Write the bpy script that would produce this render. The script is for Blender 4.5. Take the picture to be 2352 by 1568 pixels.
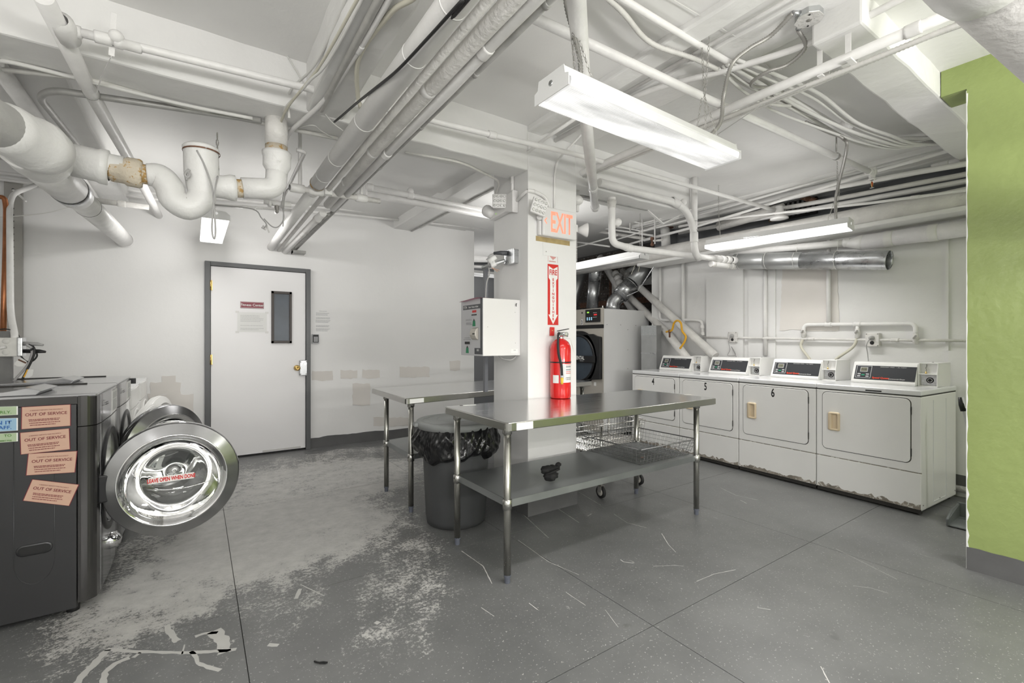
import bpy, bmesh, math, random
from mathutils import Vector, Matrix
random.seed(7)
S = bpy.context.scene
for o in list(bpy.data.objects):
    bpy.data.objects.remove(o)
V = Vector
PI = math.pi

# ------------------------------------------------------------------ camera
# room axes: x runs along the door wall, y runs towards the door wall, z up
F_PX, CAM_H, VP1 = 1058.0, 1.32, 455.0
YAW = math.atan((1176 - VP1) / F_PX)
FW = V((math.sin(YAW), math.cos(YAW), 0)); RT = V((math.cos(YAW), -math.sin(YAW), 0))
cd = bpy.data.cameras.new('camera'); cam = bpy.data.objects.new('camera', cd)
S.collection.objects.link(cam); S.camera = cam
cam.location = (0, 0, CAM_H); cam.rotation_euler = (PI / 2, 0, -YAW)
cd.sensor_width = 36; cd.lens = 36 * F_PX / 2352; cd.clip_start = 0.02; cd.clip_end = 60

# ------------------------------------------------------------------ world, light, exposure
w = bpy.data.worlds.new('world'); S.world = w; w.use_nodes = True
w.node_tree.nodes['Background'].inputs[0].default_value = (0.9, 0.95, 1, 1)
w.node_tree.nodes['Background'].inputs[1].default_value = 0.25
S.view_settings.view_transform = 'Standard'; S.view_settings.look = 'None'
S.view_settings.gamma = 1; S.view_settings.use_curve_mapping = False
S.view_settings.exposure = -0.24

def area(name, loc, size, power, rot=(0, 0, 0), col=(1, 0.985, 0.96), spread=PI):
    l = bpy.data.lights.new(name, 'AREA'); l.shape = 'RECTANGLE'; l.size, l.size_y = size
    l.energy = power; l.color = col; l.spread = spread
    o = bpy.data.objects.new(name, l); S.collection.objects.link(o)
    o.location = loc; o.rotation_euler = rot
    return o
LP = 1.0
# light given off by the seen fixtures and by unseen ones added as fill (fittings are built below): down through the lens, out of its two
# wrapped-round sides, plus panels facing up, added over the fixtures to brighten the ceiling.  long axis: 0 = x, 1 = y
for name, (x, y, z), ax_, L_, p, side, up in (
        ('table', (1.757, 1.42, 2.27), 0, 1.18, 12, .16, .06), ('dryers', (4.545, 2.235, 2.27), 1, 1.18, 12, .36, .10), ('door', (0.122, 5.22, 2.345), 1, 1.1, 7, .9, .30),
        ('rear_left', (-0.95, 0.5, 2.05), 1, 1.18, 20, .55, .12), ('rear_mid', (0.55, -1.3, 2.0), 0, 1.18, 26, .8, .5), ('rear_right', (2.7, -0.9, 2.0), 0, 1.18, 26, .8, .7),  # rear, bay and back-room entries are unseen, added as fill
        ('right_bay', (4.7, -.7, 2.3), 1, 1.18, 16, .6, .6), ('far_bay', (3.3, 4.36, 2.45), 2, 1.1, 8, 1.1, .25), ('back_room', (4.4, 7.3, 2.5), 0, 1.18, 8, .4, .3)):
    yaw = (0, PI / 2, .922)[ax_]; c_, s_ = math.cos(yaw), math.sin(yaw)
    area('lamp_light_' + name, (x, y, z), (L_, .17), p * LP * 1.1, rot=(0, 0, yaw), spread=math.radians(124))
    for sg in (-1, 1):
        area('lamp_side_' + name, (x - sg * s_ * .125, y + sg * c_ * .125, z + .045), (L_, .06), p * side * LP, rot=(sg * PI / 2, 0, yaw))
    if up: area('lamp_up_' + name, (x, y, z + .112), (L_, .17), p * up * LP, rot=(PI, 0, yaw))

# unseen strips added on the walls as fill light
for xw in (-.35, 2.1): area('lamp_light_wall', (xw, -2.61, 1.5), (1.18, .12), 54 * LP, rot=(PI / 2, 0, 0))
area('lamp_light_wall', (5.31, -.9, 1.6), (1.18, .12), 6 * LP, rot=(PI / 2, 0, PI / 2))

# ------------------------------------------------------------------ pixel <-> room helpers (photo read at 2352x1568)
C0 = V((0, 0, CAM_H))
def ray(u, v): return FW + RT * ((u - 1176) / F_PX) + V((0, 0, (784 - v) / F_PX))
def az(u, v, z): d = ray(u, v); return C0 + d * ((z - CAM_H) / d.z)
def ax(u, v, x): d = ray(u, v); return C0 + d * (x / d.x)
def ay(u, v, y): d = ray(u, v); return C0 + d * (y / d.y)

# ------------------------------------------------------------------ materials
MATS = {}
def mat(name, col, rough=0.5, metal=0.0, var=0.0, scale=6.0, bump=0.0, bscale=40.0, spec=0.5,
        emit=None, estr=0.0, col2=None, thr=None, alpha=1.0, trans=0.0, ior=1.45, stretch=None, aniso=0.0, coat=0.0, rvar=0.0):
    """plain principled material with optional noise tint, flakes of a second colour, and fine relief"""
    m = bpy.data.materials.new(name); m.use_nodes = True; nt = m.node_tree; N = nt.nodes; L = nt.links
    b = N['Principled BSDF']
    b.inputs['Base Color'].default_value = (*col, 1); b.inputs['Roughness'].default_value = rough
    b.inputs['Metallic'].default_value = metal; b.inputs['Specular IOR Level'].default_value = spec
    b.inputs['IOR'].default_value = ior
    b.inputs['Transmission Weight'].default_value = trans
    b.inputs['Anisotropic'].default_value = aniso
    b.inputs['Coat Weight'].default_value = coat
    if emit and name == 'lens':   # prismatic lens: brighter bands along the tubes, soft mottling
        pass
    if emit: b.inputs['Emission Color'].default_value = (*emit, 1); b.inputs['Emission Strength'].default_value = estr
    if var or bump or thr is not None or rvar:
        tc = N.new('ShaderNodeTexCoord'); co = tc.outputs['Object']
        if stretch:
            mp = N.new('ShaderNodeMapping'); mp.inputs['Scale'].default_value = stretch
            L.new(co, mp.inputs['Vector']); co = mp.outputs[0]
        n1 = N.new('ShaderNodeTexNoise'); n1.inputs['Scale'].default_value = scale; n1.inputs['Detail'].default_value = 6
        L.new(co, n1.inputs['Vector'])
        if var:
            r = N.new('ShaderNodeMapRange'); r.inputs[1].default_value = 0.3; r.inputs[2].default_value = 0.7
            r.inputs[3].default_value = 1 - var; r.inputs[4].default_value = 1 + var * 0.5
            L.new(n1.outputs[0], r.inputs[0])
            mx = N.new('ShaderNodeVectorMath'); mx.operation = 'SCALE'
            mx.inputs[0].default_value = col; L.new(r.outputs[0], mx.inputs['Scale'])
            src = mx.outputs[0]
        else:
            rgb = N.new('ShaderNodeRGB'); rgb.outputs[0].default_value = (*col, 1); src = rgb.outputs[0]
        if thr is not None:
            n2 = N.new('ShaderNodeTexNoise'); n2.inputs['Scale'].default_value = scale * 2.3; n2.inputs['Detail'].default_value = 9
            n2.inputs['Roughness'].default_value = 0.7; L.new(co, n2.inputs['Vector'])
            st = N.new('ShaderNodeMapRange'); st.inputs[1].default_value = thr; st.inputs[2].default_value = thr + 0.02
            L.new(n2.outputs[0], st.inputs[0])
            mm = N.new('ShaderNodeMix'); mm.data_type = 'RGBA'; L.new(st.outputs[0], mm.inputs[0])
            L.new(src, mm.inputs[6]); mm.inputs[7].default_value = (*col2, 1); src = mm.outputs[2]
        L.new(src, b.inputs['Base Color'])
        if rvar:
            r2 = N.new('ShaderNodeMapRange'); r2.inputs[1].default_value = 0.3; r2.inputs[2].default_value = 0.7
            r2.inputs[3].default_value = rough - rvar; r2.inputs[4].default_value = rough + rvar
            L.new(n1.outputs[0], r2.inputs[0]); L.new(r2.outputs[0], b.inputs['Roughness'])
        if bump:
            n3 = N.new('ShaderNodeTexNoise'); n3.inputs['Scale'].default_value = bscale; n3.inputs['Detail'].default_value = 4
            L.new(co, n3.inputs['Vector'])
            bp = N.new('ShaderNodeBump'); bp.inputs['Strength'].default_value = bump; bp.inputs['Distance'].default_value = 0.01
            L.new(n3.outputs[0], bp.inputs['Height']); L.new(bp.outputs[0], b.inputs['Normal'])
    MATS[name] = m
    return m
W_ = (0.70, 0.69, 0.67)
mat('wall_paint', (0.80, 0.795, 0.785), 0.55, var=0.03, scale=1.2, bump=0.10, bscale=25)
mat('old_wall_paint', (0.77, 0.765, 0.755), 0.6, var=0.07, scale=1.6, bump=0.35, bscale=12, col2=(0.30, 0.29, 0.27), thr=0.735)
mat('patch_paint', (0.70, 0.67, 0.635), 0.7, var=0.05, scale=3)
mat('ceiling_paint', (0.79, 0.785, 0.77), 0.6, var=0.05, scale=1.5, bump=0.25, bscale=14)
mat('rough_beam_paint', (0.79, 0.785, 0.77), 0.6, var=0.06, scale=2.0, bump=0.6, bscale=10, col2=(0.42, 0.40, 0.37), thr=0.76)
mat('column_paint', (0.77, 0.765, 0.755), 0.6, var=0.03, scale=2, bump=0.15, bscale=18)
mat('pipe_paint', (0.79, 0.78, 0.765), 0.38, var=0.07, scale=9, bump=0.25, bscale=40, col2=(0.33, 0.30, 0.26), thr=0.80)
mat('rough_pipe_paint', (0.69, 0.675, 0.65), 0.45, var=0.12, scale=8, bump=0.6, bscale=45, col2=(0.30, 0.27, 0.23), thr=0.74)
mat('wrap_paint', (0.79, 0.78, 0.765), 0.5, var=0.06, scale=5, bump=0.2, bscale=30)
mat('cast_iron_paint', (0.75, 0.745, 0.73), 0.35, var=0.07, scale=7, bump=0.25, bscale=60)
mat('rust_paint', (0.62, 0.55, 0.44), 0.6, var=0.2, scale=9, bump=0.6, bscale=50, col2=(0.45, 0.28, 0.10), thr=0.54)
mat('rust', (0.16, 0.08, 0.05), 0.8, var=0.4, scale=20, bump=0.5, col2=(0.35, 0.30, 0.27), thr=0.6)
mat('dusty_conduit', (0.42, 0.415, 0.40), 0.45, metal=0.3, var=0.2, scale=12, bump=0.2)
mat('galvanized', (0.55, 0.56, 0.57), 0.30, metal=0.95, var=0.15, scale=15, rvar=0.08)
mat('dull_galvanized', (0.50, 0.51, 0.51), 0.40, metal=0.85, var=0.12, scale=8, rvar=0.08)
mat('flex_metal', (0.40, 0.39, 0.37), 0.45, metal=0.5, var=0.15, scale=20)
mat('flex_paint', (0.66, 0.65, 0.62), 0.5, var=0.1, scale=20)
mat('dark_flex', (0.27, 0.265, 0.25), 0.5, metal=0.4, var=0.15, scale=20)
mat('zinc', (0.62, 0.63, 0.64), 0.28, metal=0.95, var=0.2, scale=60)
mat('chain_metal', (0.40, 0.39, 0.37), 0.4, metal=0.7)
mat('fixture_white', (0.80, 0.80, 0.795), 0.3, var=0.02, scale=3)
mat('lens', (0.5, 0.5, 0.5), 0.35, emit=(1, 0.99, 0.97), estr=0.72)
mat('lens_bright', (0.9, 0.9, 0.9), 0.35, emit=(1, 0.99, 0.97), estr=2.0)
mat('tube_glow', (1, 1, 1), 0.4, emit=(1, 0.99, 0.97), estr=6)
mat('green_paint', (0.285, 0.350, 0.125), 0.30, var=0.06, scale=2, bump=0.35, bscale=16, spec=0.5)
mat('grey_base_paint', (0.115, 0.115, 0.115), 0.45, var=0.12, scale=6, bump=0.1, col2=(0.55, 0.54, 0.52), thr=0.78)
mat('frame_grey', (0.115, 0.118, 0.12), 0.35, var=0.05, scale=4)
mat('door_white', (0.81, 0.80, 0.80), 0.38, var=0.03, scale=1.5)
mat('dark_brown', (0.045, 0.035, 0.03), 0.4)
mat('dark_glass', (0.045, 0.06, 0.08), 0.30, var=0.2, scale=6)
mat('brass', (0.62, 0.43, 0.16), 0.25, metal=1.0, var=0.1, scale=30)
mat('maroon', (0.20, 0.012, 0.03), 0.35)
mat('paper', (0.74, 0.74, 0.72), 0.7)
mat('faint_paper', (0.70, 0.69, 0.67), 0.5)
mat('ink_grey', (0.30, 0.30, 0.31), 0.7)
mat('ink_pale', (0.45, 0.45, 0.45), 0.7)
mat('ink_black', (0.012, 0.012, 0.012), 0.5)
mat('letter_white', (0.8, 0.8, 0.78), 0.5)
mat('stainless', (0.80, 0.805, 0.80), 0.19, metal=1.0, var=0.06, scale=3, stretch=(1, 30, 30), rvar=0.04)
mat('stainless_edge', (0.46, 0.455, 0.43), 0.25, metal=1.0, var=0.06, scale=5)
mat('leg_steel', (0.42, 0.415, 0.385), 0.27, metal=0.95, var=0.2, scale=9, stretch=(4, 4, 1))
mat('galv_shelf', (0.33, 0.345, 0.345), 0.38, metal=0.75, var=0.14, scale=4, rvar=0.08)
mat('foot_grey', (0.12, 0.13, 0.16), 0.5)
mat('can_grey', (0.060, 0.062, 0.064), 0.5, var=0.08, scale=5)
mat('lid_grey', (0.27, 0.28, 0.275), 0.5, var=0.06, scale=5)
mat('bag_black', (0.008, 0.008, 0.009), 0.18, spec=0.6, bump=0.6, bscale=22, stretch=(1, 1, .45))
mat('black_plastic', (0.012, 0.012, 0.013), 0.35)
mat('black_rubber', (0.02, 0.02, 0.02), 0.6)
mat('extinguisher_red', (0.62, 0.012, 0.012), 0.18, coat=0.4)
mat('sign_red', (0.60, 0.025, 0.02), 0.35)
mat('exit_glow', (0.9, 0.3, 0.2), 0.4, emit=(1.0, 0.22, 0.14), estr=0.8)
mat('faint_red', (0.62, 0.30, 0.28), 0.5)
mat('yellow', (0.75, 0.50, 0.05), 0.4)
mat('gas_yellow', (0.72, 0.38, 0.02), 0.4)
mat('device_white', (0.72, 0.71, 0.70), 0.35)
mat('led_face', (0.62, 0.62, 0.60), 0.15, metal=0.4, bump=0.5, bscale=120)
mat('panel_grey', (0.50, 0.50, 0.51), 0.35)
mat('panel_dark', (0.065, 0.068, 0.075), 0.4)
mat('green_ink', (0.02, 0.22, 0.10), 0.5)
mat('pink_paper', (0.62, 0.32, 0.40), 0.6)
mat('ochre_strip', (0.42, 0.32, 0.15), 0.8, var=0.2, scale=20)
mat('pebbled_pad', (0.45, 0.43, 0.39), 0.8)
mat('appliance_white', (0.80, 0.795, 0.775), 0.28, var=0.03, scale=2.5)
mat('appliance_lid', (0.76, 0.765, 0.77), 0.12, var=0.02, scale=2)
mat('appliance_dirt', (0.28, 0.25, 0.21), 0.7, var=0.4, scale=12, col2=(0.62, 0.60, 0.56), thr=0.55)
mat('seam_dark', (0.03, 0.028, 0.025), 0.7)
mat('almond', (0.68, 0.56, 0.39), 0.35)
mat('console_black', (0.022, 0.024, 0.028), 0.45)
mat('lcd', (0.20, 0.20, 0.14), 0.3)
mat('logo_red', (0.75, 0.06, 0.02), 0.5)
mat('button_green', (0.02, 0.30, 0.16), 0.5)
mat('led_green', (0.1, 0.3, 0.05), 0.5, emit=(0.45, 0.9, 0.1), estr=0.9)
mat('led_red', (0.3, 0.02, 0.02), 0.5, emit=(1, 0.05, 0.05), estr=0.8)
mat('led_blue', (0.2, 0.4, 0.6), 0.5, emit=(0.5, 0.8, 1.0), estr=0.7)
mat('beige_metal', (0.50, 0.47, 0.42), 0.35, metal=0.3)
mat('washer_dark', (0.058, 0.058, 0.060), 0.30, metal=0.55, var=0.06, scale=3)
mat('washer_column', (0.085, 0.083, 0.082), 0.18, metal=0.75, var=0.05, scale=3)
mat('washer_front', (0.46, 0.46, 0.47), 0.14, metal=0.9, var=0.04, scale=3)
mat('washer_top', (0.42, 0.42, 0.43), 0.16, metal=0.8, var=0.05, scale=3)
mat('chrome', (0.72, 0.72, 0.73), 0.06, metal=1.0)
mat('brushed_ring', (0.34, 0.34, 0.345), 0.22, metal=0.95, var=0.12, scale=10, aniso=0.6)
mat('bowl_glass', (0.93, 0.95, 0.94), 0.02, trans=1.0, ior=1.45)
mat('salmon_card', (0.54, 0.35, 0.26), 0.6)
mat('salmon_ink', (0.17, 0.02, 0.03), 0.6)
mat('green_card', (0.38, 0.47, 0.31), 0.6)
mat('green_card_ink', (0.10, 0.24, 0.05), 0.6)
mat('blue_card', (0.28, 0.44, 0.58), 0.6)
mat('blue_card_ink', (0.01, 0.10, 0.35), 0.6)
mat('copper', (0.42, 0.17, 0.08), 0.35, metal=0.8, var=0.35, scale=9)
mat('grey_plywood', (0.17, 0.17, 0.165), 0.7, var=0.35, scale=5, stretch=(1, 1, 0.25), bump=0.2)
mat('strut_metal', (0.33, 0.32, 0.30), 0.5, metal=0.5, var=0.1)
mat('cable_black', (0.015, 0.015, 0.015), 0.45)
mat('cable_grey', (0.38, 0.375, 0.37), 0.5)
mat('cable_white', (0.68, 0.675, 0.65), 0.5)
mat('cable_cream', (0.58, 0.56, 0.47), 0.5)
mat('wire_chrome', (0.62, 0.61, 0.58), 0.22, metal=1.0, var=0.15, scale=20)
mat('wire_grey', (0.20, 0.20, 0.20), 0.35, metal=0.7)
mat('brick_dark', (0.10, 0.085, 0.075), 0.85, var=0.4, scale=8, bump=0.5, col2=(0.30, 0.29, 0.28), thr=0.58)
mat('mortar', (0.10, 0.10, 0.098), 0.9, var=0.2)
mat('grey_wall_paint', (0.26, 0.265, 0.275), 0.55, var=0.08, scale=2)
mat('basket_plastic', (0.16, 0.165, 0.18), 0.45)
mat('dustpan_grey', (0.13, 0.14, 0.14), 0.5)
mat('louvre_metal', (0.20, 0.20, 0.195), 0.6, metal=0.3, var=0.3, scale=10)
mat('floor_patch', (0.44, 0.435, 0.415), 0.5, var=0.06, scale=9)
mat('scratch', (0.55, 0.54, 0.52), 0.5)
mat('floor_gap', (0.06, 0.058, 0.055), 0.9)
mat('wood_old', (0.30, 0.22, 0.14), 0.8, var=0.3, scale=8, stretch=(4, 4, .5))

def floor_material():
    m = bpy.data.materials.new('painted_concrete'); m.use_nodes = True; nt = m.node_tree; N = nt.nodes; L = nt.links
    b = N['Principled BSDF']; g = N.new('ShaderNodeNewGeometry'); P = g.outputs['Position']
    def math_(op, a, c=None):
        n = N.new('ShaderNodeMath'); n.operation = op
        for i, s in enumerate((a, c)):
            if s is None: continue
            if isinstance(s, (int, float)): n.inputs[i].default_value = s
            else: L.new(s, n.inputs[i])
        return n.outputs[0]
    def noise(scale, detail=6, rough=0.6, vec=P, sx=1, sy=1, rot=0):
        if sx != 1 or sy != 1 or rot:
            mp = N.new('ShaderNodeMapping'); mp.inputs['Scale'].default_value = (sx, sy, 1); mp.inputs['Rotation'].default_value = (0, 0, rot)
            L.new(vec, mp.inputs['Vector']); vec = mp.outputs[0]
        n = N.new('ShaderNodeTexNoise'); n.inputs['Scale'].default_value = scale; n.inputs['Detail'].default_value = detail
        n.inputs['Roughness'].default_value = rough; L.new(vec, n.inputs['Vector']); return n.outputs[0]
    def ramp(s, a, c, lo=0.0, hi=1.0):
        r = N.new('ShaderNodeMapRange'); r.inputs[1].default_value = a; r.inputs[2].default_value = c
        r.inputs[3].default_value = lo; r.inputs[4].default_value = hi; L.new(s, r.inputs[0]); return r.outputs[0]
    def blob(x, y, rx, ry, rot=0.0, lo=0.0, hi=1.0):
        mp = N.new('ShaderNodeMapping'); mp.vector_type = 'TEXTURE'
        mp.inputs['Location'].default_value = (x, y, 0); mp.inputs['Rotation'].default_value = (0, 0, rot)
        mp.inputs['Scale'].default_value = (rx, ry, 50)
        L.new(P, mp.inputs['Vector'])
        ln = N.new('ShaderNodeVectorMath'); ln.operation = 'LENGTH'; L.new(mp.outputs[0], ln.inputs[0])
        return ramp(ln.outputs['Value'], 1.35, 0.55, lo, hi)
    # how far the grey paint has worn away, region by region (traffic in front of the door and the washers)
    wear = blob(0.45, 3.6, 1.0, 0.95, 0.2)
    for x, y, rx, ry, rot, hi in WEAR: wear = math_('MAXIMUM', wear, blob(x, y, rx, ry, rot, 0, hi))
    n_big = noise(2.2, 5, 0.65); n_mid = noise(9, 8, 0.75); n_fine = noise(60, 6, 0.8, sx=1, sy=0.6, rot=0.5); n_spk = noise(52, 9, 0.85)
    amt = math_('ADD', math_('MULTIPLY', wear, 0.24), math_('MULTIPLY', n_big, 0.20))
    amt = math_('ADD', amt, math_('MULTIPLY', n_mid, 0.30))
    amt = math_('ADD', amt, math_('MULTIPLY', n_spk, 0.55))
    worn = ramp(amt, 0.668, 0.690)
    chips = ramp(noise(85, 2, 0.6), 0.655, 0.675)           # small chips everywhere
    chips2 = ramp(noise(24, 5, 0.7, sx=1, sy=0.35, rot=0.9), 0.66, 0.675)
    chips = math_('MAXIMUM', chips, math_('MULTIPLY', chips2, ramp(n_big, 0.45, 0.6)))
    allw = math_('MAXIMUM', worn, math_('MULTIPLY', chips, 0.75))
    def mix(f, a, c):
        mm = N.new('ShaderNodeMix'); mm.data_type = 'RGBA'
        L.new(f, mm.inputs[0])
        for i, s in ((6, a), (7, c)):
            if isinstance(s, tuple): mm.inputs[i].default_value = (*s, 1)
            else: L.new(s, mm.inputs[i])
        return mm.outputs[2]
    paint = mix(ramp(n_big, 0.35, 0.65), (0.118, 0.120, 0.119), (0.150, 0.152, 0.150))
    bare = mix(ramp(n_mid, 0.35, 0.65), (0.35, 0.345, 0.33), (0.45, 0.445, 0.425))
    stain = ramp(noise(7, 3, 0.5), 0.70, 0.76)
    c = mix(allw, paint, bare)
    c = mix(math_('MULTIPLY', stain, 0.35), c, (0.05, 0.05, 0.048))
    L.new(c, b.inputs['Base Color'])
    rr = math_('ADD', ramp(allw, 0, 1, 0.30, 0.55), math_('MULTIPLY', n_mid, 0.10))
    L.new(rr, b.inputs['Roughness'])
    bp = N.new('ShaderNodeBump'); bp.inputs['Strength'].default_value = 0.25; bp.inputs['Distance'].default_value = 0.004
    hh = math_('SUBTRACT', math_('MULTIPLY', n_mid, 0.5), math_('MULTIPLY', allw, 0.5)); L.new(hh, bp.inputs['Height'])
    L.new(bp.outputs[0], b.inputs['Normal'])
    MATS['painted_concrete'] = m
WEAR = [(1.0, 4.6, 1.2, 1.1, 0.4, 0.85), (0.95, 2.45, 0.35, 0.9, -0.5, 0.55), (0.25, 2.55, 0.5, 0.4, 0, 0.45), (-0.2, 3.0, 0.5, 0.6, 0, 0.8),
        (0.6, 1.9, 0.55, 0.6, 0, 0.25), (-0.1, 1.9, 0.7, 0.5, 0, 0.30), (2.2, 4.6, 0.8, 0.9, 0, 0.3), (2.35, 1.55, .5, .3, .3, .22), (1.0, 5.5, 1.6, 0.5, 0, .6)]
floor_material()

# ------------------------------------------------------------------ mesh helpers
class MB:
    def __init__(s): s.v = []; s.f = []; s.sm = []; s.mi = []; s.mats = []; s.cur = 0
    def use(s, name):
        if name not in s.mats: s.mats.append(name)
        s.cur = s.mats.index(name); return s
    def face(s, idx, smooth=False): s.f.append(tuple(idx)); s.sm.append(smooth); s.mi.append(s.cur)
    def add(s, vs): i = len(s.v); s.v.extend([V(p) for p in vs]); return i
    def box(s, a, b):
        x0, y0, z0 = a; x1, y1, z1 = b
        if x0 > x1: x0, x1 = x1, x0
        if y0 > y1: y0, y1 = y1, y0
        if z0 > z1: z0, z1 = z1, z0
        i = s.add([(x0, y0, z0), (x1, y0, z0), (x1, y1, z0), (x0, y1, z0), (x0, y0, z1), (x1, y0, z1), (x1, y1, z1), (x0, y1, z1)])
        for q in ((0, 3, 2, 1), (4, 5, 6, 7), (0, 1, 5, 4), (1, 2, 6, 5), (2, 3, 7, 6), (3, 0, 4, 7)): s.face([i + k for k in q])
        return s
    def obox(s, c, X, Y, Z, hx, hy, hz):
        c = V(c); X = V(X).normalized() * hx; Y = V(Y).normalized() * hy; Z = V(Z).normalized() * hz
        i = s.add([c - X - Y - Z, c + X - Y - Z, c + X + Y - Z, c - X + Y - Z, c - X - Y + Z, c + X - Y + Z, c + X + Y + Z, c - X + Y + Z])
        for q in ((0, 3, 2, 1), (4, 5, 6, 7), (0, 1, 5, 4), (1, 2, 6, 5), (2, 3, 7, 6), (3, 0, 4, 7)): s.face([i + k for k in q])
        return s
    def bar(s, p0, p1, w, h, up=(0, 0, 1)):
        p0 = V(p0); p1 = V(p1); d = (p1 - p0); L = d.length; d.normalize()
        u = V(up); sx = d.cross(u)
        if sx.length < 1e-4: sx = d.cross(V((1, 0, 0)))
        sx.normalize(); u = sx.cross(d)
        return s.obox((p0 + p1) / 2, d, sx, u, L / 2, w / 2, h / 2)
    def prism(s, pts, vec, smooth=False):
        """closed outline pts (3D, planar) swept by vec"""
        n = len(pts); vec = V(vec); i = s.add(pts); s.add([V(p) + vec for p in pts])
        s.face([i + k for k in range(n)][::-1]); s.face([i + n + k for k in range(n)])
        for k in range(n): s.face([i + k, i + (k + 1) % n, i + n + (k + 1) % n, i + n + k], smooth)
        return s
    def tube(s, pts, r, n=10, caps=True, closed=False):
        pts = [V(p) for p in pts]; m = len(pts)
        rs = r if isinstance(r, (list, tuple)) else [r] * m
        base = len(s.v); up = None
        for k, p in enumerate(pts):
            a = pts[k - 1] if (k > 0 or closed) else p; b = pts[(k + 1) % m] if (k < m - 1 or closed) else p
            d = (b - a)
            if d.length < 1e-9: d = V((0, 0, 1))
            d.normalize()
            if up is None:
                up = V((0, 0, 1)) if abs(d.z) < 0.9 else V((1, 0, 0))
            sx = up.cross(d)
            if sx.length < 1e-5: sx = V((1, 0, 0)).cross(d)
            sx.normalize(); up = d.cross(sx).normalized()
            sc = 1.0
            if 0 < k < m - 1 or closed:
                e0 = (p - a); e1 = (b - p)
                if e0.length > 1e-9 and e1.length > 1e-9:
                    ca = max(-1, min(1, e0.normalized().dot(e1.normalized()))); sc = 1 / max(0.6, math.cos(math.acos(ca) / 2))
            for j in range(n):
                t = 2 * PI * j / n; s.v.append(p + (sx * math.cos(t) + up * math.sin(t)) * rs[k] * (sc if sc < 1.2 else 1.1))
        for k in range(m if closed else m - 1):
            k2 = (k + 1) % m
            for j in range(n):
                j2 = (j + 1) % n; s.face([base + k * n + j, base + k * n + j2, base + k2 * n + j2, base + k2 * n + j], n > 5)
        if caps and not closed:
            s.face([base + j for j in range(n)][::-1]); s.face([base + (m - 1) * n + j for j in range(n)])
        return s
    def cyl(s, p0, p1, r, n=16, r2=None): return s.tube([p0, p1], [r, r if r2 is None else r2], n)
    def lathe(s, o, axis, prof, n=32, ref=None, caps=False):
        """prof: list of (radius, distance along axis)"""
        o = V(o); a = V(axis).normalized()
        x = V(ref) if ref else (V((0, 0, 1)) if abs(a.z) < 0.9 else V((1, 0, 0)))
        x = (x - a * x.dot(a)).normalized(); y = a.cross(x); base = len(s.v)
        for r, h in prof:
            for j in range(n):
                t = 2 * PI * j / n; s.v.append(o + a * h + (x * math.cos(t) + y * math.sin(t)) * r)
        for k in range(len(prof) - 1):
            for j in range(n):
                j2 = (j + 1) % n; s.face([base + k * n + j, base + k * n + j2, base + (k + 1) * n + j2, base + (k + 1) * n + j], True)
        if caps:
            s.face([base + j for j in range(n)][::-1]); e = base + (len(prof) - 1) * n; s.face([e + j for j in range(n)])
        return s
    def sphere(s, c, r, n=12, m=8, sc=(1, 1, 1)):
        prof = [(max(1e-4, r * math.sin(PI * k / m)), -r * math.cos(PI * k / m)) for k in range(m + 1)]
        b = len(s.v); s.lathe((0, 0, 0), (0, 0, 1), prof, n)
        for i in range(b, len(s.v)): p = s.v[i]; s.v[i] = V(c) + V((p.x * sc[0], p.y * sc[1], p.z * sc[2]))
        return s
    def quad(s, a, b, c, d): i = s.add([a, b, c, d]); s.face([i, i + 1, i + 2, i + 3]); return s
    def build(s, name, m=None, parent=None, bevel=0, seg=2, loc=None):
        me = bpy.data.meshes.new(name)
        off = V(loc) if loc is not None else V((0, 0, 0))
        me.from_pydata([tuple(p - off) for p in s.v], [], s.f)
        if m and not s.mats: s.mats = [m]
        for k in s.mats: me.materials.append(MATS[k])
        me.polygons.foreach_set('use_smooth', s.sm)
        me.polygons.foreach_set('material_index', s.mi); me.update()
        o = bpy.data.objects.new(name, me); S.collection.objects.link(o)
        o.location = off
        if parent is not None: link(o, parent)
        if bevel:
            b = o.modifiers.new('bevel', 'BEVEL'); b.width = bevel; b.segments = seg; b.limit_method = 'ANGLE'; b.angle_limit = 0.7
        return o

def link(o, parent):
    """parent keeping world placement (parents are never scaled)"""
    o.parent = parent
    o.matrix_parent_inverse = world_of(parent).inverted()
def world_of(o):
    m = Matrix.LocRotScale(o.location, o.rotation_euler, o.scale)
    return (world_of(o.parent) @ o.matrix_parent_inverse @ m) if o.parent else m
USED = set()
def tag(o, label, cat, group=None):
    o['label'] = label; o['category'] = cat
    if group: o['group'] = group
    elif label in USED: print('DUP LABEL', label)
    USED.add(label)
    return o
def thing(name, label, cat, loc=(0, 0, 0), group=None, rz=0.0):
    e = bpy.data.objects.new(name, None); S.collection.objects.link(e)
    e.location = loc; e.rotation_euler = (0, 0, rz); e.empty_display_size = 0.05
    return tag(e, label, cat, group)
def struct(o): o['kind'] = 'structure'; return o
def fillet(pts, rad, n=6):
    pts = [V(p) for p in pts]
    if len(pts) < 3: return pts
    out = [pts[0]]
    for i in range(1, len(pts) - 1):
        a, p, b = pts[i - 1], pts[i], pts[i + 1]
        d0 = (a - p); d1 = (b - p); l = min(rad, d0.length * 0.49, d1.length * 0.49)
        q0 = p + d0.normalized() * l; q1 = p + d1.normalized() * l
        for k in range(n + 1):
            t = k / n; out.append(q0 * (1 - t) ** 2 + p * 2 * t * (1 - t) + q1 * t * t)
    out.append(pts[-1]); return out
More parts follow.
